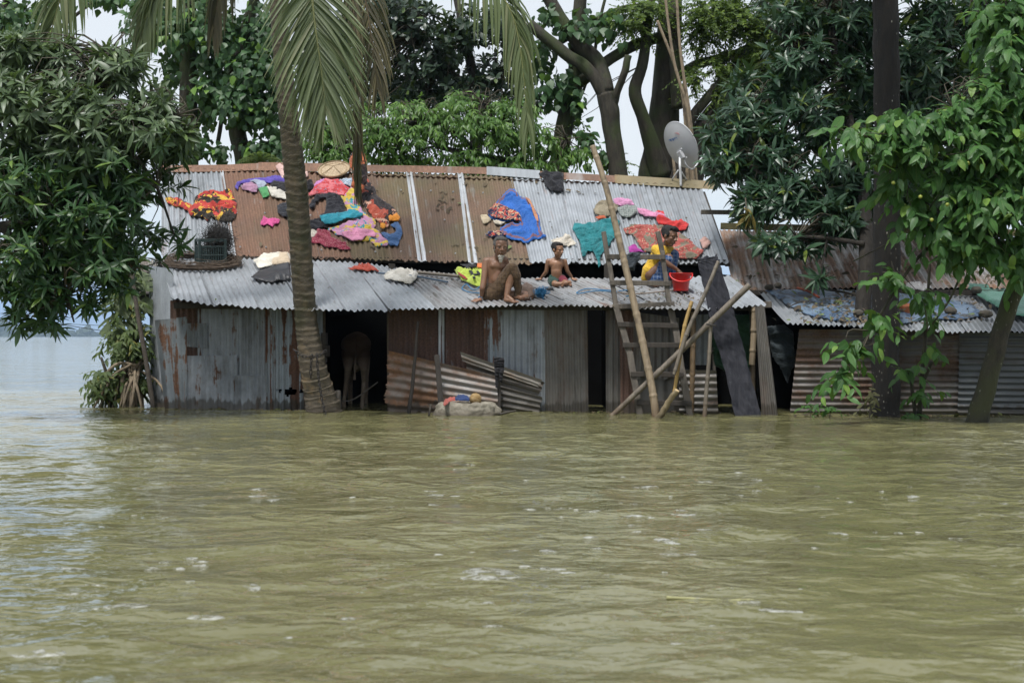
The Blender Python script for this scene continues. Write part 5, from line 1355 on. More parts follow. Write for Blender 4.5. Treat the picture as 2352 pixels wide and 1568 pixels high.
# right half of the roof
cloth('sari', 'blue sari with dark flowered border above the old man', zD([(300, 350), (330, 350), (370, 400), (450, 440), (500, 500), (550, 580), (560, 660), (570, 720), (610, 755), (600, 770), (520, 780), (450, 810), (400, 795), (280, 770), (240, 745), (150, 760), (95, 740), (120, 720), (220, 715), (215, 690), (320, 640), (390, 650), (370, 620), (250, 630), (150, 610), (110, 565), (130, 530), (200, 450), (240, 400)]),
      UPL, fabric('blue_sari', (.02, .11, .40), (.03, .16, .46), None, 'spots', 60, .9, (.16, .09, .12)), .03, .06, 6, 26, 'sari', GR, ang=.9)
M_BORD = fabric('sari_border', (.025, .025, .06), (.40, .06, .04), (.50, .36, .22), 'patch', 60)
cloth('garment', 'dark flowered end of a cloth lying on the blue sari', zD([(110, 565), (180, 490), (260, 520), (350, 560), (390, 590), (400, 650), (380, 640), (250, 630), (150, 610)]), UPL, M_BORD, .085, .04, 8, 27, 'cloth', GR)
cloth('garment', 'orange edged ribbon border running down the blue sari', zD([(430, 440), (470, 460), (500, 520), (540, 600), (545, 650), (530, 650), (500, 580), (470, 500)]), UPL, fabric('ribbon', (.45, .20, .10), (.03, .03, .08), None, 'spots', 60), .095, .02, 8, 28, 'cloth', GR)
cloth('garment', 'red and black flowered corner left of the old man head', zD([(95, 740), (130, 720), (220, 718), (270, 750), (230, 775), (150, 765)]), UPL, M_BORD, .05, .05, 8, 29, 'cloth', GR)
cloth('rag', 'beige rag left of the blue sari', zD([(45, 580), (100, 570), (140, 610), (120, 640), (70, 650)]), UPL, fabric('beige_rag', (.46, .38, .26)), .03, .06, 10, 30, 'cloth', GR)
cloth('rag', 'cream rag below the flowered end of the blue sari', zD([(155, 620), (260, 632), (225, 662), (170, 652)]), UPL, fabric('cream_rag', (.52, .46, .36)), .04, .05, 10, 31, 'cloth', GR)
cloth('garment', 'black garment slung below the ridge of the grey roof', zD([(545, 225), (600, 205), (690, 215), (760, 225), (755, 300), (760, 380), (660, 370), (600, 330), (580, 260)]), UPL, fabric('black_garment', (.016, .016, .02)), .05, .06, 8, 32, 'cloth', GR)
cloth('shawl', 'teal shawl hanging to the eave behind the ladder', zD([(850, 640), (950, 650), (1100, 610), (1170, 590), (1240, 625), (1215, 720), (1150, 830), (1100, 880), (1070, 930), (1075, 990), (1055, 1020), (1045, 950), (1010, 880), (960, 880), (950, 920), (920, 930), (910, 890), (900, 800), (860, 740), (835, 690)]), UPL, fabric('teal_cloth', (.015, .17, .19), (.04, .24, .25), None, 'spots', 60), .03, .06, 7, 33, 'shawl', GR, ang=.2)
cloth('garment', 'beige cloth coil beside the bamboo pole on the grey roof', zD([(1010, 530), (1060, 460), (1130, 450), (1230, 500), (1200, 560), (1120, 590), (1030, 570)]), UPL, fabric('khaki_cloth', (.27, .23, .16)), .03, .08, 8, 34, 'cloth', GR)
cloth('garment', 'pale orchid pink cloth right of the bamboo pole', zD([(1180, 440), (1260, 425), (1340, 450), (1365, 485), (1240, 495), (1200, 485)]), UPL, fabric('orchid_cloth', (.60, .27, .46)), .03, .07, 9, 35, 'cloth', GR)
cloth('garment', 'grey checked cloth coil below the orchid pink cloth', zD([(1215, 520), (1290, 490), (1380, 500), (1388, 560), (1330, 597), (1260, 590), (1230, 560)]), UPL, fabric('grey_check', (.20, .23, .22), (.36, .38, .36), None, 'check', 9), .035, .08, 8, 36, 'cloth', GR)
cloth('rag', 'small orange red rag under the beige coil', zD([(1030, 590), (1110, 578), (1125, 605), (1060, 612)]), UPL, fabric('rust_rag', (.45, .10, .04)), .04, .04, 10, 37, 'cloth', GR)
cloth('scarf', 'thin pink twisted scarf leading to the red garment', zD([(1388, 520), (1500, 550), (1600, 570), (1645, 608), (1560, 598), (1460, 592), (1400, 562)]), UPL, fabric('pink_scarf', (.60, .24, .40)), .05, .06, 9, 38, 'scarf', GR, ang=-.3)
cloth('garment', 'bright red garment above the young man', zD([(1545, 545), (1610, 540), (1630, 600), (1700, 630), (1760, 615), (1830, 650), (1800, 700), (1720, 705), (1640, 660), (1570, 655), (1550, 610)]), UPL, fabric('bright_red', (.52, .03, .03)), .035, .07, 7, 39, 'cloth', GR)
cloth('bedsheet', 'red and beige flowered sheet behind the young man', zD([(1270, 690), (1370, 650), (1480, 660), (1600, 660), (1700, 700), (1800, 760), (1900, 850), (1960, 880), (1900, 940), (1740, 945), (1600, 900), (1450, 890), (1400, 830), (1350, 740), (1290, 730)]), UPL, fabric('flowered_sheet', (.36, .085, .07), (.46, .34, .23), (.17, .15, .11), 'spots', 26), .028, .06, 6, 40, 'sheet', GR, ang=-.5)
cloth('rag', 'pale pink rag at the right edge of the grey roof', zD([(1920, 785), (1970, 760), (2020, 810), (1985, 850), (1950, 860)]), UPL, fabric('salmon_rag', (.50, .31, .27)), .03, .06, 10, 41, 'cloth', GR)
cloth('garment', 'magenta cloth showing above the second ladder rung', zD([(1310, 850), (1370, 820), (1390, 850), (1450, 890), (1320, 890)]), UPL, fabric('magenta_cloth', (.36, .04, .28)), .03, .06, 9, 42, 'cloth', GR)
cloth('garment', 'cream garment bunched behind the boy head', zD([(650, 790), (720, 775), (780, 740), (820, 760), (870, 820), (800, 840), (740, 835), (670, 810)]), UPL, fabric('cream_cloth', (.56, .51, .43)), .03, .07, 9, 43, 'cloth', GR)
# things lying on the lean-to roof
cloth('fishing_net', 'small heap of orange red netting on the grey lean-to roof', zB([(838, 1030), (900, 1015), (990, 988), (1040, 1008), (1105, 1052), (1000, 1050), (900, 1045)]), LOW, fabric('red_net', (.42, .07, .04)), .03, .08, 9, 44, 'net')
cloth('sack', 'off-white plastic sack lying beside the blue pipe', zB([(1145, 1110), (1200, 1070), (1330, 1035), (1380, 1040), (1440, 1090), (1420, 1130), (1380, 1168), (1280, 1150), (1160, 1130)]), LOW, fabric('white_sack', (.58, .55, .49), (.45, .42, .36), None, 'patch', 14, .6), .035, .09, 4.5, 45, 'sack')
cloth('sack', 'white feed sack folded below the upper eave left of the palm', zB([(30, 960), (120, 920), (300, 905), (345, 915), (345, 985), (200, 1010), (70, 1030)]), LOW, fabric('feed_sack', (.66, .62, .53), (.50, .40, .28), None, 'patch', 8, .6), .035, .08, 4, 46, 'sack', ang=.1)
M_RUB = plain('black_rubber', (.028, .028, .032), .45, .3, 6)
cloth('rubber_sheet', 'curled black rubber sheet left of the palm on the lean-to roof', zB([(10, 1110), (80, 1050), (200, 1012), (345, 1000), (350, 1130), (180, 1150), (60, 1132)]), LOW, M_RUB, .035, .09, 2.6, 47, 'rubber', ang=.15)
v_ = cloth('life_vest', 'yellow green life vest with black straps behind the old man', zE([(90, 215), (200, 200), (330, 195), (480, 200), (600, 215), (660, 300), (670, 450), (660, 520), (560, 480), (430, 470), (310, 420), (200, 360), (135, 290)]), LOW, fabric('hi_vis', (.48, .60, .08)), .04, .12, 4, 48, 'life vest')
M_STRAP = fabric('black_strap', (.022, .022, .024))
for k_, pl_ in enumerate(([(280, 240), (330, 235), (420, 340), (480, 460), (440, 470), (380, 360)], [(200, 205), (480, 205), (500, 250), (400, 262), (260, 240)], [(440, 390), (560, 370), (570, 400), (460, 420)], [(470, 310), (520, 320), (560, 370), (530, 380)])):
    cloth('strap', '', zE(pl_), LOW, M_STRAP, .15, .02, 5, 60 + k_, parent=v_)
cloth('orange_panel', '', zE([(510, 210), (600, 210), (600, 290), (505, 285)]), LOW, fabric('orange_panel', (.70, .18, .03)), .17, .02, 5, 66, parent=v_)
cloth('red_edge', '', zE([(135, 290), (230, 330), (330, 420), (300, 420), (190, 360)]), LOW, fabric('red_edge', (.30, .03, .03)), .10, .02, 5, 67, parent=v_)
cloth('bundle', 'brown wrinkled cloth bundle right of the old man feet', zE([(1270, 530), (1350, 500), (1500, 515), (1565, 590), (1560, 665), (1500, 695), (1380, 720), (1310, 660)]), LOW, fabric('brown_bundle', (.16, .11, .085)), .035, .13, 4.5, 49, 'cloth')
for nm, lb, px, py, r_ in (('bowl', 'shiny steel bowl in front of the boy', 1261, 666, 12), ('bowl', 'little steel bowl behind the ladder', 1446, 664, 8)):
    c = LOW.at(px, py + 2, .02); s_ = S(r_, c.y)
    prof = [(.0, 0), (.45, 0), (.75, .22), (1.0, .62), (1.06, .62), (1.02, .58), (.72, .2), (.4, .05), (0, .05)]
    a_ = np.linspace(0, 2 * np.pi, 28, endpoint=False)
    V = np.array([[(c.x + p * s_ * math.cos(a)), c.y + p * s_ * math.sin(a), c.z + z * s_ * .85] for p, z in prof for a in a_])
    i_ = np.arange(len(prof) - 1)[:, None] * 28; j_ = np.arange(28)[None, :]; j2 = (j_ + 1) % 28
    o = obj_np(nm, V, np.stack([i_ + j_, i_ + j2, i_ + 28 + j2, i_ + 28 + j_], -1).reshape(-1, 4), plain('steel', (.55, .56, .57), .25, .1, 8, .9, 0))
    tag(o, lb, 'bowl')
# scattered threads: blue tuft
M_BLUE = plain('blue_rope', (.03, .17, .34), .7, .2)
def tangle(name, label, cat, c, rx, rz, n, th, mat, seed, turns=2.0, parent=None, flat=1.0):
    r = np.random.default_rng(seed); parts = []
    for _ in range(n):
        pts = [np.array(c) + r.normal(size=3) * np.array([rx, rx * flat, rz]) * .55 for _ in range(6)]
        parts.append(tube_data(spline(pts, 22), th, 4))
    V, Q = join_data(parts)
    o = obj_np(name, V, Q, mat, parent)
    if parent is None:
        tag(o, label, cat)
    return o
tangle('rope_tuft', 'frayed tuft of blue plastic rope on the lean-to roof', 'rope', LOW.at(1243, 683, .08), .075, .06, 60, .0035, M_BLUE, 3)
def rope(label, pts, r_, mat, n=60, name='rope'):
    o = tube(name, [LOW.at(a, b, .035 + (c if c else 0)) for a, b, c in pts], r_, mat, None, n, 6)
    return tag(o, label, 'rope')
rope('blue rope looped beside the life vest and old man hand', [(zE([(a, b)])[0] + (0,)) for a, b in ((560, 470), (480, 540), (400, 530), (310, 440), (230, 500), (240, 540), (360, 590), (480, 600), (700, 630), (740, 650), (560, 670), (530, 690), (600, 690), (740, 660))], .008, M_BLUE, 90)
rope('blue rope stretched across the roof towards the ladder', [(1405, 672, 0), (1386, 671, 0), (1349, 668, 0), (1326, 676, 0), (1332, 679, 0), (1370, 673, 0), (1410, 675, 0), (1440, 672, 0), (1452, 682, 0), (1438, 686, 0)], .008, M_BLUE, 70)
M_HEMP = plain('hemp_rope', (.22, .17, .13), .9, .3, 30)
rope('brown hemp rope running from the ladder to the bucket', [(1413, 673, 0), (1440, 680, 0), (1480, 679, 0), (1520, 675, 0), (1547, 672, 0), (1556, 671, .0), (1566, 678, .0)], .009, M_HEMP, 60)

# pole and pipe on the lean-to roof
def bamboo_mat(name, c1, c2, wet=.3):
    k = MT(name)
    v = k.coord('Object', scale=(18, 18, 2), loc=k.rvec())
    n1 = k.noise(v, 2.5, 6, .6)
    n2 = k.noise(k.coord('Object', loc=k.rvec()), 7, 4)
    col = k.mix(k.ramp(n1, (.3, 0.0), (.7, 1.0)), c1, c2)
    col = k.mix(k.math('MULTIPLY', k.ramp(n2, (.52, 0.0), (.66, 1.0)), .6), col, tuple(c * .35 for c in c1))
    z = k.n('ShaderNodeSeparateXYZ', {0: k.n('ShaderNodeNewGeometry').outputs['Position']}).outputs['Z']
    col = k.mix(k.ramp(z, (.0, .6), (wet, 0.0)), col, (.09, .05, .022))
    k.set(Base_Color=col, Roughness=.6)
    k.bump(n1, .3, .004)
    return k.m
BAM_TAN = bamboo_mat('bamboo_tan', (.20, .15, .10), (.33, .26, .17))
BAM_GREY = bamboo_mat('bamboo_grey', (.115, .095, .075), (.21, .18, .14))
BAM_YEL = bamboo_mat('bamboo_yellow', (.30, .19, .06), (.42, .28, .10))
def bamboo(label, pts, rpx, mat, node=.42, n=140, name='bamboo_pole', group=None, seg=12, irregular=.0, seed=0):
    pp = [P(*q) for q in pts]
    path = spline(pp, n)
    L = np.concatenate([[0], np.cumsum(np.linalg.norm(np.diff(path, axis=0), axis=1))])
    r0 = np.interp(np.linspace(0, 1, n), np.linspace(0, 1, len(pts)), [S(a, q[2]) for a, q in zip(rpx, pts)])
    f = (L / node + .3) % 1.0
    bulge = .16 * np.exp(-((f - .5) / (.018 / node)) ** 2) - .06 * np.exp(-((f - .5 - .03 / node) / (.012 / node)) ** 2)
    rr = np.random.default_rng(seed)
    path = path + irregular * np.cumsum(rr.normal(size=path.shape), 0) * .02
    V, Q = tube_data(path, r0 * (1 + bulge), seg)
    o = obj_np(name, V, Q, mat)
    return tag(o, label, 'pole', group)
o = tube('wooden_pole', [LOW.at(958, 634, .06), LOW.at(1000, 638, .06), LOW.at(1056, 643, .06)], .026, BAM_GREY, None, 20, 8)
tag(o, 'short wooden pole between white sack and life vest', 'pole')
o = tube('pipe', [LOW.at(869, 634, .05), LOW.at(950, 641, .05), LOW.at(1029, 655, .05)], .014, plain('blue_pipe', (.06, .10, .15), .5), None, 20, 8)
tag(o, 'thin blue grey pipe lying under the white sack', 'pipe')

# ---------------------------------------------------------------- cone hat
def cone_hat():
    c = UPL.at(768, 397, .03)
    n = UPL.n; u = Vector((1, 0, 0)); v = n.cross(u).normalized(); u = v.cross(n)
    root = thing('cone_hat', 'round woven bamboo hat lying on the ridge of the roof', 'hat', c)
    k = MT('woven_bamboo')
    o = k.coord('Object', scale=(1, 1, 1.4))
    ch = k.n('ShaderNodeTexVoronoi', {'Vector': o, 'Scale': 24.0}, feature='DISTANCE_TO_EDGE').outputs[0]
    col = k.mix(k.ramp(ch, (.0, 0.0), (.10, 1.0)), (.20, .135, .07), (.48, .38, .26))
    k.set(Base_Color=k.mix(k.ramp(k.noise(o, 14, 4), (.4, 0.0), (.7, .7)), col, (.36, .26, .16)), Roughness=.8)
    k.bump(ch, .6, .01)
    Rr, H = .285, .11
    prof = [(0, H), (.3, H * .78), (.62, H * .47), (.80, H * .27), (.83, H * .28), (.97, .045), (1.0, .05), (1.0, .03), (.97, .025), (.5, .03), (0, .03)]
    a_ = np.linspace(0, 2 * np.pi, 40, endpoint=False)
    V = np.array([tuple(c + (u * math.cos(a) + v * math.sin(a)) * p * Rr + n * z) for p, z in prof for a in a_])
    i_ = np.arange(len(prof) - 1)[:, None] * 40; j_ = np.arange(40)[None, :]; j2 = (j_ + 1) % 40
    obj_np('crown', V, np.stack([i_ + j_, i_ + j2, i_ + 40 + j2, i_ + 40 + j_], -1).reshape(-1, 4), k.m, root)
    M = plain('hat_cane', (.33, .24, .14), .8, .3, 30)
    for rr, z in ((.99, .055), (.81, H * .31)):
        ring = [c + (u * math.cos(a) + v * math.sin(a)) * rr * Rr + n * z for a in np.linspace(0, 2 * math.pi, 41)]
        V, Q = tube_data(np.array([tuple(q) for q in ring]), .008, 6, None, False)
        obj_np('hoop', V, Q, M, root)
    for a in (.9, 2.3, 3.9, 5.4):
        tube('rib', [c + n * (H + .004), c + (u * math.cos(a) + v * math.sin(a)) * .4 * Rr + n * (H * .70 + .006), c + (u * math.cos(a) + v * math.sin(a)) * .97 * Rr + n * .055], .006, M, root, 12, 5)
cone_hat()

# ---------------------------------------------------------------- crate, net and wire coil
def crate():
    b = LOW.at(459, 616, .03)
    root = thing('plastic_crate', 'dark green slatted plastic crate standing in the wire coil', 'crate', b)
    m = plain('crate_plastic', (.022, .040, .038), .5, .25)
    ax = Vector((.97, .24, .03)).normalized(); ay = Vector((-.35, .93, .08)).normalized(); az = Vector((0, -.03, 1)).normalized()
    W, D, H = .40, .40, .43
    def pt(x, y, z):
        return b + ax * x + ay * y + az * z
    def bar(name, p, q, w, t_):
        d = (q - p).normalized(); s = az if abs(d.dot(az)) < .8 else ax
        return board(name, p, q, w, t_, m, root, s, .002)
    for x in (0, W):
        for y in (0, D):
            bevel_box('corner_post', pt(x, y, H / 2), ax * .022, ay * .022, az * H / 2, m, root, .004)
    for (p, q) in (((0, 0), (W, 0)), ((W, 0), (W, D)), ((W, D), (0, D)), ((0, D), (0, 0))):
        dd = Vector((q[0] - p[0], q[1] - p[1], 0)); L = dd.length
        for z, w in ((H - .02, .05), (H * .72, .030), (.02, .05), (H * .40, .020)):
            bar('rail', pt(*p, z), pt(*q, z), w, .014)
        k = int(L / .034)
        for i in range(1, k):
            x = p[0] + (q[0] - p[0]) * i / k; y = p[1] + (q[1] - p[1]) * i / k
            bar('slat', pt(x, y, .04), pt(x, y, H * .72), .021, .009)
    quadm = bevel_box('base_panel', pt(W / 2, D / 2, .012), ax * W / 2, ay * D / 2, az * .008, m, root, .002)
    bar('handle', pt(W * .38, -.012, H * .86), pt(W * .62, -.012, H * .86), .014, .012)
    return pt(W * .55, D * .5, H * .95), pt
cc, cpt = crate()
M_NET = plain('net_thread', (.035, .032, .030), .8, .3, bump=0)
tangle('fishing_net', 'tangle of dark fishing net heaped in the crate', 'net', cc + Vector((.09, .04, .0)), .20, .22, 300, .0026, M_NET, 8)
o = tube('fish_basket_hoop', [cpt(-.02, .2, .30), cpt(.06, .2, .44), cpt(.22, .22, .50), cpt(.34, .25, .42)], .006, M_NET, None, 20, 5)
tag(o, 'thin black hoop arching out of the crate', 'hoop')
M_WIRE = plain('rusty_wire', (.105, .075, .052), .8, .35, 20)
def coil():
    r = np.random.default_rng(5); parts = []
    c = LOW.at(464, 609, .03)
    ex = LOW.at(556, 604) - LOW.at(466, 604); ey = (LOW.at(466, 588) - LOW.at(466, 604))
    for k in range(64):
        a = np.linspace(0, 2 * np.pi, 49)
        rr = .80 + .19 * r.random() + .04 * np.sin(a * r.integers(1, 4) + r.uniform(0, 6))
        ox, oy = r.normal(0, .03, 2)
        z = .01 + .06 * abs(r.normal()) * .6 + .02 * np.sin(a * 2 + r.uniform(0, 6)) + (.10 * np.maximum(0, np.sin(a + r.uniform(0, 6))) if k > 54 else 0)
        pts = np.array([tuple(c)]) + np.array([tuple(ex)]) * (rr * np.cos(a) + ox)[:, None] + np.array([tuple(ey)]) * (rr * np.sin(a) + oy)[:, None] + np.stack([0 * a, 0 * a, z], -1)
        parts.append(tube_data(pts, .0042, 4, None, False))
    for k in range(14):
        a = r.uniform(0, 6.28); p0 = np.array(tuple(c + ex * .9 * math.cos(a) + ey * .9 * math.sin(a))) + [0, 0, .06]
        parts.append(tube_data(spline([p0, p0 + r.normal(size=3) * [.14, .05, .05] + [0, 0, .03], p0 + r.normal(size=3) * [.25, .08, .06]], 12), .0036, 4))
    V, Q = join_data(parts)
    tag(obj_np('wire_coil', V, Q, M_WIRE), 'wide coil of rusty brown wire round the crate', 'wire')
coil()

# ---------------------------------------------------------------- ladder
lad = thing('ladder', 'weathered wooden ladder standing in the flood against the lean-to', 'ladder', P(1525, 772, 19.7) * 1.0)
lad.location.z = 0
def LY(y):
    return 19.72 + (953 - y) / 249 * .27
lr = [(1386, 534), (1398, 603), (1415, 701), (1428, 750), (1446, 811), (1474, 975)]
rr2 = [(1511, 534), (1521, 578), (1527, 627), (1538, 701), (1553, 762), (1566, 848), (1588, 975)]
for seq in (lr, rr2):
    for (a, b) in zip(seq[:-1], seq[1:]):
        A, B = P(a[0], a[1] - 2, LY(a[1])), P(b[0], b[1] + 2, LY(b[1]))
        board('rail', A, B, S(15 if a[1] > 690 else 11, 19.8), .055, W_GREY, lad, (1, 0, 0), .006, .006)
for (x0, y0, x1, y1) in ((1393, 590, 1528, 590), (1401, 649, 1542, 651), (1422, 704, 1549, 698), (1419, 745, 1558, 748), (1430, 792, 1563, 792), (1449, 859, 1570, 860), (1463, 924, 1589, 926)):
    board('rung', P(x0, y0, LY(y0) - .045), P(x1, y1, LY(y1) - .045), S(11.5, 19.8), .032, W_GREY if y0 < 740 else W_DARK, lad, (0, 0, 1), .005, .004)
LADP = Plane(P(1440, 580, LY(580) - .02), P(1480, 580, LY(580) - .02), P(1440, 650, LY(650) + .02))
cloth('hung_trousers', 'dark grey trousers draped over the top ladder rung', [(1440, 585), (1450, 581), (1468, 583), (1471, 592), (1465, 602), (1458, 610), (1456, 624), (1430, 620), (1432, 605), (1437, 595)], LADP, fabric('dark_trousers', (.045, .055, .065)), .10, .06, 7, 71, 'trousers')

# ---------------------------------------------------------------- poles, plank and log round the ladder
bamboo('long tan bamboo pole leaning in front of the ladder', [(1508, 985, 19.38), (1499, 900, 19.42), (1464, 730, 19.56), (1424, 560, 19.7), (1392, 430, 19.8), (1361, 335, 19.9)], [9.5, 8.8, 8.2, 7.6, 6.8, 6.6], BAM_TAN, .38, 220)
bamboo('grey brown pole slanting up to the right past the ladder', [(1385, 975, 19.72), (1413, 948, 19.7), (1530, 838, 19.6), (1630, 742, 19.5), (1722, 654, 19.4)], [6, 6, 6.8, 7, 7.2], BAM_GREY, .9, 160)
bamboo('thin dark stick leaning from the black plank down to the ladder', [(1650, 600, 19.45), (1622, 668, 19.42), (1584, 750, 19.42), (1566, 800, 19.42), (1548, 860, 19.42)], [4.2, 4.6, 5, 5, 4], BAM_GREY, .5, 120, 'stick')
bamboo('short yellow bamboo stick beside the ladder', [(1589, 692, 19.55), (1572, 752, 19.52), (1560, 830, 19.5), (1548, 905, 19.5)], [4.2, 4.6, 4.4, 4.0], BAM_YEL, .3, 90)
bamboo('upright thin pole right of the ladder with its foot in the water', [(1633, 738, 19.3), (1628, 830, 19.28), (1620, 930, 19.28), (1617, 985, 19.28)], [4.2, 4.6, 5.0, 5.0], BAM_GREY, .35, 110)
bamboo('brown bamboo post behind the right ladder rail', [(1593, 716, 20.0), (1591, 830, 20.0), (1587, 975, 20.0)], [6.2, 6.4, 6.6], bamboo_mat('bamboo_brown', (.13, .085, .045), (.20, .14, .08)), .4, 90)
bamboo('broken bamboo post under the right end of the lean-to roof', [(1733, 704, 19.9), (1731, 770, 19.9), (1727, 838, 19.9)], [7, 7.2, 7], BAM_TAN, .28, 80)
bamboo('leaning dark pole at the left corner of the house', [(303, 622, 21.9), (316, 720, 21.8), (334, 820, 21.7), (356, 960, 21.6)], [4.5, 5, 5.5, 6], wood('dark_pole', (.05, .04, .032), (.09, .075, .058)), .5, 80)
# cross-lashing stub
board('lashed_block', P(1622, 744, 19.25), P(1644, 748, 19.25), .022, .03, W_DARK, None, (0, 0, 1))
tag(bpy.data.objects['lashed_block'], 'little wooden block lashed to the top of the upright pole', 'block')
def log():
    root = thing('log', 'pale sawn log poking out of the water before the bamboo pole', 'log', P(1512, 960, 19.0))
    pts = [P(1500, 985, 19.05), P(1512, 962, 19.02), P(1526, 940, 19.0), P(1540, 916, 18.95), P(1555, 897, 18.9)]
    r = [.045, .05, .044, .036, .034]
    V, Q = tube_data(spline(pts, 40), np.interp(np.linspace(0, 1, 40), np.linspace(0, 1, 5), r), 14, rough_trunk(3, .12, .1))
    obj_np('trunk', V, Q, bark('log_bark', (.16, .125, .07), (.27, .215, .125)), root)
    e = pts[-1]; d = (pts[-1] - pts[-2]).normalized()
    me = bpy.data.meshes.new('cut_end'); bm = bmesh.new()
    bmesh.ops.create_cone(bm, cap_ends=True, segments=14, radius1=.034, radius2=.03, depth=.012, matrix=Matrix.Translation(e + d * .004) @ d.to_track_quat('Z', 'Y').to_matrix().to_4x4())
    bm.to_mesh(me); bm.free(); me.materials.append(plain('sawn_wood', (.48, .36, .20), .8)); link('cut_end', me, root)
    tube('branch_stub', [pts[3], pts[3] + Vector((.05, -.02, .01))], [.016, .008], bark('stub_bark', (.16, .125, .07), (.27, .215, .125)), root, 6, 8)
log()
def plank():
    k = MT('tarred_plank')
    o = k.coord('Object', scale=(9, 9, 1.2))
    n1 = k.noise(o, 2, 6, .65, .5)
    col = k.mix(k.ramp(n1, (.35, 0.0), (.7, 1.0)), (.012, .013, .019), (.040, .040, .048))
    sc = k.ramp(k.noise(k.coord('Object', scale=(14, 14, 50)), 1.3, 3, .6), (.70, 0.0), (.73, 1.0))
    col = k.mix(k.math('MULTIPLY', sc, .45), col, (.20, .23, .25))
    k.set(Base_Color=col, Roughness=.75, Specular_IOR_Level=.25)
    k.bump(n1, .7, .012)
    left = [(1603, 596), (1604, 612), (1617, 664), (1637, 762), (1661, 836), (1687, 952), (1692, 985)]
    right = [(1646, 588), (1653, 604), (1677, 684), (1692, 740), (1714, 824), (1747, 950), (1754, 985)]
    L, Rr = spline(left, 46), spline(right, 46)
    V, Q = [], []
    r = np.random.default_rng(6)
    nw = 9
    for i in range(46):
        for j in range(nw):
            t_ = j / (nw - 1)
            x, y = L[i] * (1 - t_) + Rr[i] * t_
            if i == 0:
                y += r.uniform(-5, 5)
            if j in (0, nw - 1):
                x += r.uniform(-1.2, 1.2)
            Yd = 19.42 + (953 - y) / 360 * .50 + .004 * r.normal()
            p = P(x, y, Yd)
            V.append(p)
    nn = len(V)
    V += [v + Vector((0, .04, .015)) for v in V]
    for i in range(45):
        for j in range(nw - 1):
            a = i * nw + j
            Q += [(a, a + 1, a + nw + 1, a + nw), (nn + a + nw, nn + a + nw + 1, nn + a + 1, nn + a)]
        for j in (0, nw - 1):
            a = i * nw + j
            Q.append((a, a + nw, nn + a + nw, nn + a))
    for j in range(nw - 1):
        Q.append((j, nn + j, nn + j + 1, j + 1))
    o = obj_np('black_plank', V, Q, k.m, None, False)
    tag(o, 'broad black tarred plank leaning against the right end of the lean-to', 'plank')
plank()

# loose sheets and stakes before the wall
def loose(label, TL, TR, BR, BL, mat, nc, ragged=.03, seed=0, rows=14):
    o = corr('corrugated_sheet', TL, TR, BR, BL, mat, None, nc, .014, rows, None, 0, .012, ragged, seed)
    return tag(o, label, 'tin sheet', 'loose tin sheets leaning on the front wall')
loose('rusty tilted tin sheet leaning behind the stakes', P(1150, 866, 20.40), P(1150, 985, 20.32), P(880, 975, 20.42), P(896, 806, 20.52), tin('tin_loose', (.30, .28, .26), (.20, .10, .05), amt=.5, dirt=.45, streak=.15, metal=.05), 10, .035, 1)
loose('dark muddy tin sheet right of the rock', P(1070, 816, 20.48), P(1078, 975, 20.42), P(1236, 985, 20.44), P(1246, 876, 20.5), tin('tin_muddy', (.10, .092, .08), (.08, .055, .04), amt=.4, dirt=.6, streak=.15, metal=.0), 11, .03, 2)
loose('bent strip of pale tin above the dark muddy sheet', P(1057, 808, 20.40), P(1062, 828, 20.38), P(1240, 890, 20.40), P(1243, 872, 20.42), tin('tin_strip_b', (.20, .185, .165), (.12, .08, .05), amt=.3, dirt=.5, metal=.05), 2, .02, 3)
loose('tall narrow grey tin strip leaning at the right end of the lean-to', P(1734, 702, 19.85), P(1756, 704, 19.8), P(1790, 985, 19.5), P(1752, 985, 19.55), T_DIRTY, 4, .01, 4)
def stake(label, a, b, r_, mat=W_DARK, brd=False):
    if brd:
        o = board('stake', a, b, r_ * 2, .035, mat, None, (1, 0, 0), .005, .004)
    else:
        o = tube('stake', [a, a.lerp(b, .5) + Vector((.012, 0, 0)), b], [r_, r_ * .9, r_ * .7], mat, None, 24, 8, rough_trunk(4, .12, .1))
    return tag(o, label, 'stake')
stake('long thin dark stake in front of the rusty sheet', P(936, 975, 20.15), P(960, 738, 20.3), S(4.6, 20.2))
stake('short dark board stake before the rusty sheet', P(1016, 965, 20.1), P(1003, 815, 20.25), S(6.2, 20.2), W_DARK, True)
stake('dark stake wrapped in black rag right of the rock', P(1147, 965, 20.15), P(1142, 820, 20.25), S(4.5, 20.2))
STK = Plane(P(1142, 820, 20.16), P(1180, 820, 20.16), P(1142, 900, 20.14))
cloth('rag', 'black rag hung over the stake right of the rock', [(1134, 822), (1142, 820), (1158, 822), (1158, 850), (1153, 878), (1148, 876), (1147, 850), (1143, 892), (1138, 890), (1136, 850)], STK, fabric('black_rag', (.02, .019, .022)), .02, .03, 8, 73, 'rag')
o = tube('stump', [P(776, 965, 20.75), P(776, 915, 20.75), P(777, 896, 20.75)], [.055, .052, .035], W_GREY, None, 14, 10, rough_trunk(5, .1))
tag(o, 'grey stump just right of the palm foot', 'stump')
for k_, (x, y, w, h) in enumerate(((745, 778, 12, 28), (748, 806, 16, 26), (744, 826, 12, 12))):
    bevel_box('board_end', P(x, y, 20.9), Vector((S(w / 2, 21), 0, 0)), Vector((0, .1, 0)), Vector((0, 0, S(h / 2, 21))), W_DARK, house, .006)

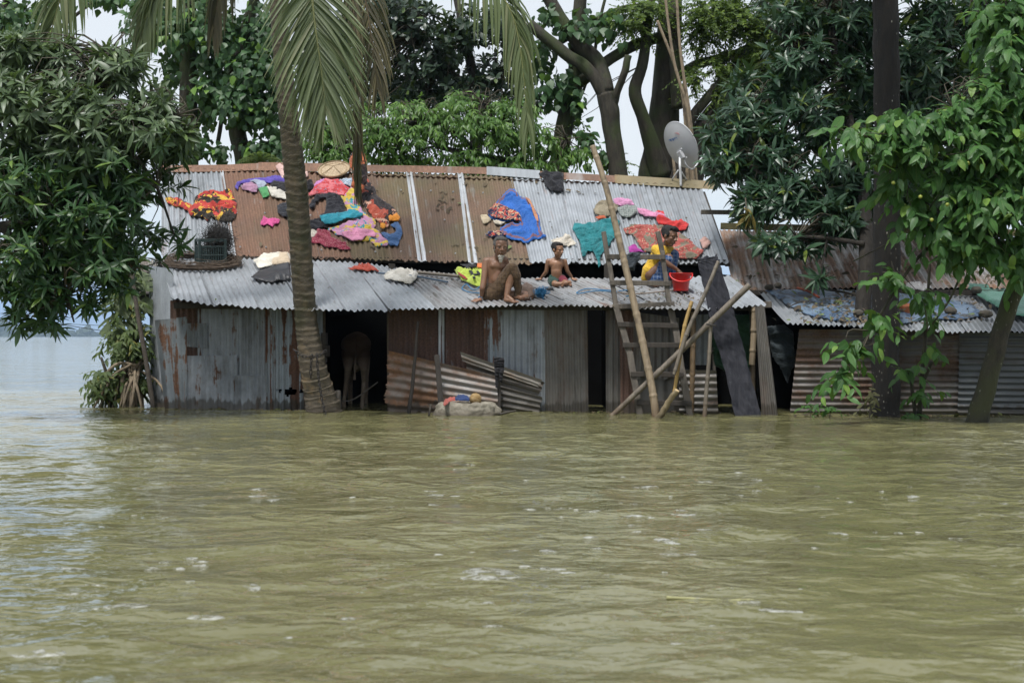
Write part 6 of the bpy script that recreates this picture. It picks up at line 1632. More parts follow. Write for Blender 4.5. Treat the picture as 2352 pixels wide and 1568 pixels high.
# rock with a coconut and rags
def rock():
    root = thing('rock', 'low pale clay boulder breaking the water before the tin sheets', 'rock', P(1072, 772, 19.85) * 1.0)
    root.location.z = 0
    bm = bmesh.new(); bmesh.ops.create_icosphere(bm, subdivisions=5, radius=1.0)
    for v in bm.verts:
        n = v.co.normalized()
        r = 1 + .13 * mnoise.fractal(n * 1.8 + Vector((3, 1, 7)), 1.0, 2.0, 5) + .05 * mnoise.noise(n * 9)
        x, y, z = n.x * r, n.y * r, n.z * r
        v.co = Vector((x * .46, y * .3, min(z, .62 + .14 * mnoise.noise(n * 4)) * .27)) + Vector((P(1072, 772, 19.75).x, 19.75, 0.0))
    me = bpy.data.meshes.new('stone'); bm.to_mesh(me); bm.free()
    me.polygons.foreach_set('use_smooth', [True] * len(me.polygons))
    k = MT('pale_clay')
    o = k.coord('Object')
    n1 = k.noise(o, 7, 8, .7)
    z = k.n('ShaderNodeSeparateXYZ', {0: k.n('ShaderNodeNewGeometry').outputs['Position']}).outputs['Z']
    col = k.mix(k.ramp(n1, (.35, 0.0), (.65, 1.0)), (.13, .115, .085), (.30, .275, .22))
    col = k.mix(k.ramp(z, (.02, .7), (.09, 0.0)), col, (.08, .065, .045))
    k.set(Base_Color=col, Roughness=.9); k.bump(n1, .9, .03)
    me.materials.append(k.m); link('stone', me, root)
rock()
bm = bmesh.new(); bmesh.ops.create_icosphere(bm, subdivisions=4, radius=1.0)
for v in bm.verts:
    v.co = Vector((v.co.x * .085, v.co.y * .08, v.co.z * .082)) * (1 + .05 * mnoise.noise(v.co * 3)) + P(1092, 916, 19.72)
me = bpy.data.meshes.new('coconut'); bm.to_mesh(me); bm.free(); me.polygons.foreach_set('use_smooth', [True] * len(me.polygons))
k = MT('coconut_husk'); n1 = k.noise(k.coord('Object', scale=(1, 1, 2.5)), 14, 7, .7)
k.set(Base_Color=k.mix(k.ramp(n1, (.35, 0.0), (.65, 1.0)), (.20, .115, .035), (.38, .27, .13)), Roughness=.95); k.bump(n1, 1.0, .02)
me.materials.append(k.m); tag(link('coconut', me), 'brown coconut husk lying on the boulder', 'coconut')
RKP = Plane(P(1030, 927, 19.55), P(1080, 924, 19.55), P(1050, 914, 19.85))
cloth('rag', 'dark blue rag on the boulder beside the coconut', [(1044, 920), (1052, 912), (1066, 913), (1079, 918), (1078, 923), (1062, 924), (1048, 923)], RKP, fabric('navy_rag', (.02, .04, .12)), .02, .06, 9, 75, 'rag')
cloth('rag', 'faded red rag at the left of the boulder', [(1018, 932), (1022, 923), (1036, 917), (1046, 916), (1046, 923), (1034, 925), (1026, 934), (1021, 936)], RKP, fabric('faded_red_rag', (.34, .08, .06)), .025, .04, 9, 76, 'rag')
for lb, pts in (('forked stick lying in the water right of the boulder', [(1140, 952, 19.7), (1165, 947, 19.7), (1186, 942, 19.7)]), ('little upright stick left of the boulder', [(985, 955, 19.6), (988, 940, 19.6), (990, 928, 19.6)])):
    o = tube('driftwood_stick', [P(*q) for q in pts], [.014, .016, .009], W_GREY, None, 12, 7, rough_trunk(6, .2))
    tag(o, lb, 'stick')
# floating reed
Yr = 5.9
def reed():
    root = thing('floating_reed', 'yellow green broken reed floating on the open water', 'reed', (1.0, Yr, 0))
    m = plain('reed_stem', (.30, .29, .13), .6, .3, 20)
    zf = lambda x: .012
    tube('stem', [Vector(((1531 - CX) / F * Yr, Yr, .006)), Vector(((1600 - CX) / F * Yr, Yr - .01, .004)), Vector(((1685 - CX) / F * Yr, Yr - .05, .002))], [.008, .004, .003], m, root, 20, 8)
    for k_, (x, dy) in enumerate(((1690, -.06), (1705, -.12), (1720, -.05))):
        tube('blade', [Vector(((1670 - CX) / F * Yr, Yr - .04, .004)), Vector(((x - CX) / F * Yr, Yr + dy, .006)), Vector(((x + 18 - CX) / F * Yr, Yr + dy * 1.6, .000))], [.003, .006, .002], m, root, 10, 5)
reed()

# foam flecks drifting on the flood, and litter against the walls
def foam():
    r = np.random.default_rng(61); parts = []
    k = MT('river_foam'); n1 = k.noise(k.coord('Object'), 40, 4, .7)
    k.set(Base_Color=k.mix(n1, (.32, .32, .27), (.52, .53, .50)), Roughness=.4, Alpha=k.ramp(k.noise(k.coord('Object'), 16, 5, .7), (.42, .0), (.62, .85))); k.bump(n1, .5, .01)
    def fleck(x, y, a, b):
        m = 14; th = np.linspace(0, 2 * np.pi, m, endpoint=False)
        rr = 1 + .16 * np.sin(2 * th + r.uniform(0, 6)) + .12 * np.sin(3 * th + r.uniform(0, 6)) + .06 * r.normal(size=m)
        V = np.vstack([np.stack([x + q * a * rr * np.cos(th), y + q * b * rr * np.sin(th), np.full(m, z)], -1) for q, z in ((1.0, -.004), (.97, .001), (.6, .0025), (.02, .003))])
        V[:, 2] += wave_z(V[:, 0], V[:, 1])
        i = np.arange(3)[:, None] * m; j = np.arange(m)[None, :]; j2 = (j + 1) % m
        parts.append((V, np.stack([i + j, i + j2, i + m + j2, i + m + j], -1).reshape(-1, 4)))
    def at(px, py):
        Y = CAMZ * F / (py - HZ); return (px - CX) / F * Y, Y
    clusters = [(640, 1135, 160, 16, 16), (420, 1290, 190, 16, 34), (1000, 1130, 160, 20, 16), (1330, 1170, 200, 40, 34), (1700, 1110, 260, 40, 26), (2050, 1150, 260, 40, 20), (1100, 1270, 160, 14, 16), (1300, 1290, 260, 40, 34), (200, 1130, 220, 60, 22), (300, 1360, 260, 50, 26), (1900, 1240, 300, 40, 24), (1500, 1240, 200, 30, 24), (1200, 1400, 900, 70, 26), (1176, 1090, 1100, 40, 40), (1176, 1180, 1100, 60, 46), (1176, 1480, 1100, 70, 18)]
    for cx, cy, sx, sy, n in clusters:
        for _ in range(int(n * .3)):
            px, py = r.normal(cx, sx * .5), max(1010, r.normal(cy, sy * .5))
            x, y = at(px, py)
            s = float(np.exp(r.normal(-3.9, .5))) * (1.0 if y > 5.5 else .7)
            fleck(x, y, s * r.uniform(1.0, 2.0), s * r.uniform(.7, 1.3))
    for px, py, a, b in ((600, 1137, .10, .05), (90, 1497, .09, .04), (470, 1420, .08, .04), (1790, 1405, .08, .04), (1480, 1118, .10, .05)):
        x, y = at(px, py); fleck(x, y, a, b)
    V, Q = join_data(parts)
    o = obj_np('river_foam', V, Q, k.m); o['kind'] = 'stuff'
    tag(o, 'pale foam flecks drifting on the brown flood water', 'foam')
    pos, d, up, L = [], [], [], []
    for _ in range(420):
        px = r.uniform(340, 2340); Y = Yw(min(px, 1790)) - .05 - abs(r.normal()) * .22
        if px > 1790: Y = 19.75 - abs(r.normal()) * .25
        pos.append([(px - CX) / F * Y, Y, .012]); d.append([r.normal(), r.normal(), .1]); up.append([.2 * r.normal(), .2 * r.normal(), 1]); L.append(r.uniform(.03, .14))
    o = leaf_parts(None, leaf_mat('wet_litter', (.035, .028, .018), (.10, .075, .04), (.12, .14, .04), .6, .1, .12), np.array(pos), np.array(d), np.array(up), np.array(L), tplO + [leaf_tpl(.10, .1, .1, 3, 'lance')], None, 0, 62, bulk='floating_litter')
    o['kind'] = 'stuff'
    tag(o, 'wet dark leaves and straw washed against the house walls', 'litter')
foam()

# chain round the palm
def chain():
    root = thing('chain', 'rusty iron chain slung round the palm trunk', 'chain', P(715, 812, 20.0))
    m = plain('chain_iron', (.045, .040, .037), .55, .3, 30, .5)
    me = bpy.data.meshes.new('chain_link'); bm = bmesh.new()
    pts = [(math.cos(a) * .028 + (.012 if math.cos(a) > 0 else -.012), math.sin(a) * .017, 0) for a in np.linspace(0, 2 * np.pi, 15)[:-1]]
    pts.append(pts[0]); pts.append(pts[1])
    V, Q = tube_data(np.array(pts), .0065, 5, None, False)
    bm.free(); me = mesh_np('chain_link', V, Q, m)
    runs = [[(678, 805, 20.1), (692, 816, 20.08), (715, 819, 20.05), (735, 814, 20.06), (752, 803, 20.15)], [(716, 819, 20.04), (714, 845, 20.05), (714, 870, 20.06)], [(728, 817, 20.04), (730, 850, 20.02), (735, 890, 20.0), (742, 930, 19.98), (746, 948, 19.97)]]
    for rn in runs:
        pp = spline([P(*q) for q in rn], 300)
        L = np.concatenate([[0], np.cumsum(np.linalg.norm(np.diff(pp, axis=0), axis=1))])
        s, i = 0.0, 0
        while s < L[-1]:
            j = min(int(np.searchsorted(L, s)), 297)
            d = Vector(pp[j + 1] - pp[j]).normalized()
            q = d.to_track_quat('X', 'Z').to_matrix().to_4x4() @ Matrix.Rotation(R(90) * (i % 2), 4, 'X')
            o = link('chain_link', me, root); o.matrix_basis = Matrix.Translation(pp[j]) @ q
            s += .054; i += 1
chain()

# ---------------------------------------------------------------- bucket
def bucket():
    c = LOW.at(1564, 673, .03); s = S(1, c.y)
    root = thing('bucket', 'bright red plastic bucket beside the young man', 'bucket', c)
    m = plain('red_plastic', (.62, .025, .02), .35, .08, 6, bump=.05)
    H, r0, r1 = 41 * s, 17 * s, 23 * s
    prof = [(0, .0), (r0 * .96, .0), (r0, .01), (r0 + (r1 - r0) * .86, H * .86), (r0 + (r1 - r0) * .88, H * .86), (r1, H * .95), (r1 * 1.07, H * .97), (r1 * 1.08, H), (r1 * .99, H), (r1 * .96, H * .9), (r0 * .95, .02), (0, .02)]
    a_ = np.linspace(0, 2 * np.pi, 36, endpoint=False)
    V = np.array([[c.x + p * math.cos(a), c.y + p * math.sin(a), c.z + z] for p, z in prof for a in a_])
    i_ = np.arange(len(prof) - 1)[:, None] * 36; j_ = np.arange(36)[None, :]; j2 = (j_ + 1) % 36
    obj_np('tub', V, np.stack([i_ + j_, i_ + j2, i_ + 36 + j2, i_ + 36 + j_], -1).reshape(-1, 4), m, root)
    hp = [c + Vector((math.cos(a) * r1 * 1.12, -math.sin(a) * r1 * .75 - .02, H * .93 - math.sin(a) * H * .42)) for a in np.linspace(0, math.pi, 13)]
    tube('handle', hp, .011, m, root, 40, 8)
    for sgn in (-1, 1):
        bevel_box('lug', c + Vector((sgn * r1 * 1.07, 0, H * .93)), Vector((.016, 0, 0)), Vector((0, .022, 0)), Vector((0, 0, .024)), m, root, .005)
    bm = bmesh.new(); bmesh.ops.create_circle(bm, cap_ends=True, segments=32, radius=r0 * 1.2, matrix=Matrix.Translation(c + Vector((0, 0, H * .72))))
    me = bpy.data.meshes.new('wash_water'); bm.to_mesh(me); bm.free(); me.materials.append(plain('wash_water', (.12, .11, .08), .1)); link('wash_water', me, root)
bucket()

# ---------------------------------------------------------------- satellite dish
def dish():
    yb = UPL.at(1564, 428).y
    Yp = yb - .03
    cz = P(1564, 333, yb + .17)
    root = thing('satellite_dish', 'grey satellite dish with blue lettering mounted on the ridge', 'satellite dish', P(1564, 425, Yp))
    mg = plain('dish_grey', (.54, .55, .57), .45, .06, 4, .0, .02)
    n = Vector((.74, .46, .40)).normalized()         # the way it looks, away from the camera
    a1 = (Vector((-.5, 0, .866)) - n * n.dot(Vector((-.5, 0, .866)))).normalized()
    a2 = n.cross(a1)
    Rr = .395
    prof = [(t, -.075 * (1 - t * t)) for t in np.linspace(0, 1, 12)] + [(1.02, .0), (1.02, .012), (1.0, .012)] + [(t, -.075 * (1 - t * t) + .008) for t in np.linspace(.99, 0, 10)]
    aa = np.linspace(0, 2 * np.pi, 48, endpoint=False)
    V = np.array([tuple(cz + (a1 * math.cos(a) * Rr * 1.06 + a2 * math.sin(a) * Rr) * p + n * z) for p, z in prof for a in aa])
    i_ = np.arange(len(prof) - 1)[:, None] * 48; j_ = np.arange(48)[None, :]; j2 = (j_ + 1) % 48
    obj_np('reflector', V, np.stack([i_ + j_, i_ + j2, i_ + 48 + j2, i_ + 48 + j_], -1).reshape(-1, 4), mg, root)
    mw = plain('mount_white', (.62, .63, .64), .45, .08, 5)
    def dz(px, py, dy=0):
        return P(px, py, yb + dy)
    tube('mast', [P(1561.5, 362, yb + .02), P(1561.8, 380, Yp - .06), P(1563, 400, Yp - .06), P(1564, 428, Yp - .05)], S(2.9, 23.5), mw, root, 20, 12)
    tube('stay', [dz(1558, 391, -.05), dz(1543, 414, .12)], S(1.6, 23.5), mw, root, 4, 8)
    tube('stay', [dz(1565, 394, -.05), dz(1578, 416, .12)], S(1.6, 23.5), mw, root, 4, 8)
    bb = P(1564, 356, yb + .0)
    bevel_box('bracket', bb, a1 * .07, a2 * .055, n * .03, mg, root, .008)
    for s_ in (-1, 1):
        bevel_box('bracket_bar', bb + a1 * .085 * s_ + n * .02, a1 * .012, a2 * .075, n * .012, mg, root, .003)
    tube('feed_arm', [dz(1570, 364, .0), dz(1577, 380, .0), dz(1586, 388, .05), dz(1595, 385, .2), dz(1606, 370, .4), dz(1619, 354, .6)], S(2.0, 23.5), mg, root, 30, 8)
    e = dz(1624, 341, .66)
    tube('feed_horn', [e + Vector((.02, .0, -.06)), e, e + Vector((-.05, -.02, .035))], [.022, .032, .036], mw, root, 10, 12)
    # lettering on the back of the reflector
    bk = cz + n * -.0
    def on_back(u, v, lift=.006):
        t2 = (u / (Rr * 1.06)) ** 2 + (v / Rr) ** 2
        return cz + a1 * u + a2 * v + n * (-.075 * (1 - t2) - lift)
    cu = bpy.data.curves.new('lettering', 'FONT'); cu.body = '\u0986\u0995\u09be\u09b6'; cu.size = 1.0; cu.align_x = 'CENTER'; cu.align_y = 'CENTER'
    to = bpy.data.objects.new('lettering_source', cu); COL.objects.link(to)
    dg = bpy.context.evaluated_depsgraph_get()
    tm = bpy.data.meshes.new_from_object(to.evaluated_get(dg))
    bpy.data.objects.remove(to)
    xs_ = [v.co.x for v in tm.vertices]
    if xs_:
        wd = max(xs_) - min(xs_); sc_ = .165 / wd
        # across direction in the picture, projected on the dish
        dl = P(1552.5, 317.5, cz.y) - cz
        o0 = Vector((dl.dot(a1), dl.dot(a2)))
        # solve for the in-plane offset whose picture position is the lettering's
        ex = Vector((a1.x, a1.z)); ey = Vector((a2.x, a2.z)); det = ex.x * ey.y - ex.y * ey.x
        u0 = (dl.x * ey.y - dl.z * ey.x) / det; v0 = (ex.x * dl.z - ex.y * dl.x) / det
        rt = a1 * ((1.0 * ey.y - .15 * ey.x) / det) + a2 * ((ex.x * .15 - ex.y * 1.0) / det)
        stretch = rt.length; rt.normalize(); upv = rt.cross(n)
        if upv.z < 0: upv = -upv
        for v in tm.vertices:
            w = rt * (v.co.x * sc_ * .80 * stretch) + upv * (v.co.y * sc_ * 1.25)
            v.co = on_back(u0 + w.dot(a1), v0 + w.dot(a2))
        tm.materials.clear(); tm.materials.append(plain('letter_blue', (.015, .13, .42), .5, .05, bump=0))
        link('lettering', tm, root)
        arc_ = []
        for a in np.linspace(1.75, .25, 14):
            w = rt * stretch * (.050 + .055 * math.cos(a)) + upv * (.02 + .075 * math.sin(a))
            arc_.append(on_back(u0 + w.dot(a1), v0 + w.dot(a2)))
        tube('red_swoosh', arc_, [.001, .005, .002], plain('letter_red', (.40, .03, .04), .5, .05, bump=0), root, 20, 5)
dish()
for k_, pts in enumerate([[(1526, -20, 26), (1548, 140, 26), (1582, 269, 26), (1593, 430, 26)], [(1553, -20, 26.1), (1564, 129, 26.1), (1585, 269, 26.1), (1601, 430, 26.1)], [(1510, 48, 26.2), (1553, 161, 26.2), (1572, 255, 26.2), (1580, 430, 26.2)], [(1543, 340, 25.9), (1548, 380, 25.9), (1553, 430, 25.9)], [(1566, 130, 26.3), (1576, 250, 26.3), (1588, 430, 26.3)]]):
    bamboo(('leftmost tall bamboo pole behind the dish, bending left at its top', 'tall bamboo pole behind the dish, rising straightest', 'thin bamboo pole behind the dish with its tip below the frame', 'short stub of bamboo left below the dish', 'slim bamboo pole between the tall ones behind the dish')[k_],
           pts, [3.2, 3.4, 3.6, 4][:len(pts)], BAM_TAN, .35, 120, 'bamboo_pole', 'bamboo poles behind the dish', 8)

# ---------------------------------------------------------------- things on the shed's lower roof
TB = fabric('blue_tarpaulin', (.065, .115, .20), (.13, .19, .27), (.05, .055, .06), 'patch', 9, .5)
cloth('tarpaulin', 'crumpled blue tarpaulin over the lower shed roof', [(1757, 672), (1800, 671), (1900, 670), (1990, 672), (2060, 672), (2150, 690), (2230, 700), (2260, 730), (2200, 738), (2120, 738), (2080, 748), (1990, 738), (1930, 742), (1860, 728), (1810, 706), (1780, 684)], SLO, TB, .03, .03, 5, 80, 'tarpaulin', step=8)
GT = fabric('green_tarpaulin', (.05, .15, .11), (.07, .19, .14), None, 'patch', 6, .5)
cloth('tarpaulin', 'green plastic sheet on the right end of the shed roof', [(2205, 668), (2260, 670), (2400, 674), (2400, 745), (2318, 738), (2290, 722), (2250, 698)], SLO, GT, .10, .05, 3, 81, 'tarpaulin', step=9)
def brick():
    c = SLO.at(2084, 722, .09)
    o = bevel_box('clay_brick', c, Vector((.11, .02, .006)), Vector((-.02, .055, .02)), Vector((0, -.012, .055)), plain('brick_clay', (.42, .14, .06), .9, .25, 14, bump=.5), None, .008, .002)
    tag(o, 'orange clay brick weighing down the tarpaulin', 'brick')
brick()
M_STONE = plain('weathered_stone', (.075, .066, .052), .9, .4, 9, bump=.6)
M_STONEL = plain('pale_stone', (.26, .20, .14), .9, .3, 9, bump=.6)
for k_, (x, y, rx, rz, m, lb) in enumerate(((1766, 673, 11, 7, M_STONE, 'left dark stone under the shed eave'), (1786, 669, 9, 7, M_STONE, 'small dark stone second from the left under the eave'), (1857, 674, 17, 8, M_STONEL, 'pale brown stone on the tarpaulin under the eave'), (1970, 733, 12, 9, M_STONE, 'dark stone on the tarpaulin left of the wet trunk'), (2182, 728, 14, 10, M_STONE, 'mossy dark stone right of the brick'), (2262, 735, 16, 10, M_STONE, 'dark stone near the green sheet'), (2240, 690, 12, 9, M_STONE, 'dark stone at the top edge of the green sheet'))):
    c = SLO.at(x, y, .09 if k_ < 6 else .16); s_ = S(1, c.y)
    bm = bmesh.new(); bmesh.ops.create_icosphere(bm, subdivisions=3, radius=1)
    for v in bm.verts:
        q = v.co.normalized() * (1 + .18 * mnoise.noise(v.co * 1.6 + Vector((k_ * 3.3, 0, 0))))
        v.co = Vector((q.x * rx * s_, q.y * rx * .8 * s_, q.z * rz * s_)) + c
    me = bpy.data.meshes.new('stone'); bm.to_mesh(me); bm.free(); me.polygons.foreach_set('use_smooth', [True] * len(me.polygons)); me.materials.append(m)
    tag(link('weight_stone', me), lb, 'stone', 'stones weighing down the tarpaulin')
for lb, a, b, r_, m in (('red tipped stick on the blue tarpaulin', (1830, 676), (1880, 698), .018, plain('red_stick', (.28, .07, .04), .8, .5, 4)), ('long dark stick across the tarpaulin', (1895, 680), (1985, 700), .016, W_DARK), ('thin bent stick on the tarpaulin beside the stones', (1810, 720), (1860, 706), .009, W_DARK)):
    o = tube('roof_stick', [SLO.at(*a, .10), SLO.at((a[0] + b[0]) / 2, (a[1] + b[1]) / 2 - 2, .11), SLO.at(*b, .10)], r_, m, None, 14, 7)
    tag(o, lb, 'stick')
cloth('bag', 'white plastic bag at the top of the blue tarpaulin', [(2078, 668), (2100, 664), (2130, 667), (2140, 674), (2120, 680), (2085, 678)], SLO, fabric('white_bag', (.55, .53, .52), None, None, 'plain', 10, .5), .08, .08, 6, 84, 'bag')

# leaf litter and fallen leaves on the roofs
def litter():
    r = np.random.default_rng(41)
    pos, d, up, L = [], [], [], []
    def add(pl, x, y, lift, l):
        pos.append(np.array(tuple(pl.at(x, y, lift)))); d.append(unit(np.array([r.normal(), r.normal() * .7, 0]) - 0)); nn = np.array(tuple(pl.n)); dd = d[-1]; d[-1] = dd - nn * dd.dot(nn)
        up.append(nn + .35 * r.normal(size=3)); L.append(l)
    for x, y in ((1005, 462), (1012, 470), (1020, 478), (1028, 466), (1000, 480), (1035, 455), (1016, 450), (1008, 440), (1024, 488), (1040, 480), (1050, 470), (968, 408), (1000, 425), (1120, 425), (1055, 565), (1100, 575), (1175, 568), (1300, 440), (1322, 442), (1230, 425), (850, 570), (870, 440), (1120, 500), (1110, 555), (900, 560), (600, 560), (640, 575), (1065, 430), (1030, 445)):
        add(UPL, x, y, .035, r.uniform(.07, .15))
    for _ in range(60):
        add(UPL, r.uniform(400, 1600), r.uniform(430, 595), .028, r.uniform(.02, .06))
    for _ in range(90):
        x = r.uniform(460, 1720); add(LOW, x, r.uniform(ev(LTOP, x) + 8, 698), .030, r.uniform(.015, .05))
    for _ in range(150):
        x = r.uniform(1400, 1620); add(LOW, x, r.uniform(655, 706), .028, r.uniform(.02, .07))
    for _ in range(160):
        x = r.uniform(1690, 2330); add(SUP, x, r.uniform(555, 660), .028, r.uniform(.03, .13))
    for _ in range(520):
        x = r.normal(1960, 60) if r.random() < .5 else r.uniform(1830, 2280)
        add(SLO, x, r.uniform(682, 756), r.uniform(.065, .12), r.uniform(.03, .11))
    me_parent = None
    o = leaf_parts(None, leaf_mat('dead_leaves', (.06, .046, .032), (.16, .125, .08), (.14, .18, .07), .8, .1, .15), np.array(pos), np.array(d), np.array(up), np.array(L), tplO, None, 0, 50, bulk='fallen_leaves')
    o['kind'] = 'stuff'
    tag(o, 'dead leaves scattered over the tin roofs and tarpaulin', 'leaves')
litter()
# dark green sheet hanging in the open bay
BAY = Plane(P(1650, 720, 20.3), P(1720, 720, 20.3), P(1650, 900, 20.2))
cloth('hung_sheet', 'dark green plastic sheet hanging in the bay behind the black plank', [(1630, 724), (1722, 722), (1724, 830), (1715, 880), (1690, 872), (1660, 850), (1640, 838)], BAY, fabric('dark_green_sheet', (.012, .05, .022), None, None, 'plain', 5, .5), .0, .08, 3, 85, 'sheet', step=8)
BAY2 = Plane(P(1770, 760, 20.5), P(1830, 760, 20.5), P(1770, 900, 20.4))
cloth('hung_sheet', 'dim blue grey cloth hanging in the gap left of the shed wall', [(1762, 750), (1800, 745), (1822, 760), (1826, 830), (1808, 880), (1796, 850), (1775, 820)], BAY2, fabric('dim_cloth', (.03, .04, .045)), .0, .10, 3, 86, 'cloth', step=8)
for k_, (a, b, c_, lb) in enumerate((((-500, 700, 23), (20, 732, 22.6), (345, 776, 22.4), 'lowest black cable running to the house corner'), ((-500, 715, 23), (130, 743, 22.6), (349, 752, 22.5), 'middle thin cable left of the house'), ((-500, 668, 23.4), (220, 654.5, 23), (360, 652, 22.8), 'highest thin cable left of the house'))):
    o = tube('cable', [P(*a), P(*b), P(*c_)], .006 if k_ == 0 else .004, plain('cable_black', (.02, .02, .02), .6, .1, bump=0), None, 50, 5)
    tag(o, lb, 'cable')
# ================================================================ PEOPLE AND THE COW
def capsule_data(p0, r0, p1, r1, seg=14):
    p0, p1 = np.array(tuple(p0)), np.array(tuple(p1))
    d = p1 - p0; L = np.linalg.norm(d); d = d / (L + 1e-9)
    pts, rr = [], []
    for a in np.linspace(.08, np.pi / 2, 5):
        pts.append(p0 - d * r0 * math.cos(a)); rr.append(r0 * math.sin(a))
    for t_ in (.33, .66):
        pts.append(p0 + d * L * t_); rr.append(r0 + (r1 - r0) * t_)
    for a in np.linspace(np.pi / 2, .08, 5):
        pts.append(p1 + d * r1 * math.cos(a)); rr.append(r1 * math.sin(a))
    return tube_data(np.array([q + d * 1e-5 * i for i, q in enumerate(pts)]), np.array(rr), seg)

def ell_data(c, rx, ry, rz, ax=None):
    """ellipsoid; ax = three unit vectors"""
    ax = ax or (Vector((1, 0, 0)), Vector((0, 1, 0)), Vector((0, 0, 1)))
    th = np.linspace(0, 2 * np.pi, 18, endpoint=False); ph = np.linspace(-np.pi / 2 + .05, np.pi / 2 - .05, 11)
    TH, PH = np.meshgrid(th, ph)
    M = np.array([tuple(a) for a in ax]).T
    L = np.stack([rx * np.cos(TH) * np.cos(PH), ry * np.sin(TH) * np.cos(PH), rz * np.sin(PH)], -1).reshape(-1, 3)
    V = L @ M.T + np.array(tuple(c))
    V = V.reshape(11, 18, 3)
    top = np.repeat((np.array(tuple(c)) + M[:, 2] * rz)[None, None], 18, 1); bot = np.repeat((np.array(tuple(c)) - M[:, 2] * rz)[None, None], 18, 1)
    V = np.concatenate([bot, V, top], 0)
    i = np.arange(12)[:, None] * 18; j = np.arange(18)[None, :]; j2 = (j + 1) % 18
    return V.reshape(-1, 3), np.stack([i + j, i + j2, i + 18 + j2, i + 18 + j], -1).reshape(-1, 4)

TMP = bpy.data.scenes.new('modelling_scratch'); SCRAP = []
def blob(name, prims, mat, parent, voxel=.006, smooth=5, wrinkle=0.0, wscale=14.0, seed=0, stretch=(1, 1, 1)):
    """union of tapered shapes grown into one continuous skin"""
    V, Q = join_data(prims)
    me = mesh_np(name + '_src', V, Q, None)
    o = bpy.data.objects.new(name + '_src', me); TMP.collection.objects.link(o)
    m = o.modifiers.new('r', 'REMESH'); m.mode = 'VOXEL'; m.voxel_size = voxel
    if smooth:
        s = o.modifiers.new('s', 'SMOOTH'); s.iterations = smooth; s.factor = .5
    TMP.view_layers[0].update(); dg = TMP.view_layers[0].depsgraph
    nm = bpy.data.meshes.new_from_object(o.evaluated_get(dg))
    TMP.collection.objects.unlink(o); SCRAP.extend((o, me))
    if wrinkle:
        so = Vector((seed * 3.1, seed * 1.7, 0)); st = Vector(stretch)
        co = np.empty(len(nm.vertices) * 3, np.float32); nm.vertices.foreach_get('co', co)
        no = np.empty(len(nm.vertices) * 3, np.float32); nm.vertex_normals.foreach_get('vector', no)
        co = co.reshape(-1, 3); no = no.reshape(-1, 3)
        w = np.empty(len(co))
        for i, a in enumerate(co):
            q = Vector(a) * st * wscale + so
            w[i] = (1 - abs(mnoise.noise(q)) * 2.6) * .7 + (1 - abs(mnoise.noise(q * 2.3)) * 2) * .35
        nm.vertices.foreach_set('co', (co + no * (wrinkle * w)[:, None]).ravel())
    nm.polygons.foreach_set('use_smooth', [True] * len(nm.polygons))
    nm.materials.clear(); nm.materials.append(mat); nm.name = name
    return link(name, nm, parent)

def skin(name, c, dark):
    k = MT(name)
    o = k.coord('Object')
    n1 = k.noise(o, 9, 4)
    col = k.mix(k.ramp(n1, (.35, 0.0), (.65, 1.0)), tuple(x * .86 for x in c), tuple(x * 1.10 for x in c))
    col = k.mix(k.math('MULTIPLY', k.ramp(k.noise(o, 3.0, 3), (.45, 0.0), (.65, 1.0)), .4), col, dark)
    k.set(Base_Color=col, Roughness=.48, Subsurface_Weight=.08)
    k.put(k.b.inputs['Subsurface Radius'], (.012, .005, .003))
    k.bump(k.noise(o, 120, 3), .15, .002)
    return k.m

def head_prims(H, f, u, s):
    f = Vector(f).normalized(); u = Vector(u); u = (u - f * u.dot(f)).normalized(); r = f.cross(u)
    q = lambda a, b, c: H + r * (a * s) + f * (b * s) + u * (c * s)
    ax = (r, f, u)
    pr = [ell_data(q(0, -.04, .13), .335 * s, .42 * s, .365 * s, ax), ell_data(q(0, .11, -.12), .265 * s, .27 * s, .33 * s, ax), ell_data(q(0, .20, -.40), .13 * s, .13 * s, .10 * s, ax),
          capsule_data(q(0, .36, .04), .035 * s, q(0, .455, -.13), .055 * s), ell_data(q(.055, .40, -.145), .05 * s, .05 * s, .04 * s, ax), ell_data(q(-.055, .40, -.145), .05 * s, .05 * s, .04 * s, ax),
          capsule_data(q(-.20, .32, .075), .05 * s, q(.20, .32, .075), .05 * s), capsule_data(q(-.075, .355, -.255), .036 * s, q(.075, .355, -.255), .036 * s), capsule_data(q(-.06, .345, -.305), .036 * s, q(.06, .345, -.305), .036 * s),
          ell_data(q(.16, .24, -.09), .10 * s, .09 * s, .08 * s, ax), ell_data(q(-.16, .24, -.09), .10 * s, .09 * s, .08 * s, ax),
          ell_data(q(.345, -.03, -.02), .035 * s, .085 * s, .125 * s, ax), ell_data(q(-.345, -.03, -.02), .035 * s, .085 * s, .125 * s, ax),
          capsule_data(q(-.22, .02, -.24), .09 * s, q(0, .18, -.38), .10 * s), capsule_data(q(.22, .02, -.24), .09 * s, q(0, .18, -.38), .10 * s)]
    return pr, q, ax

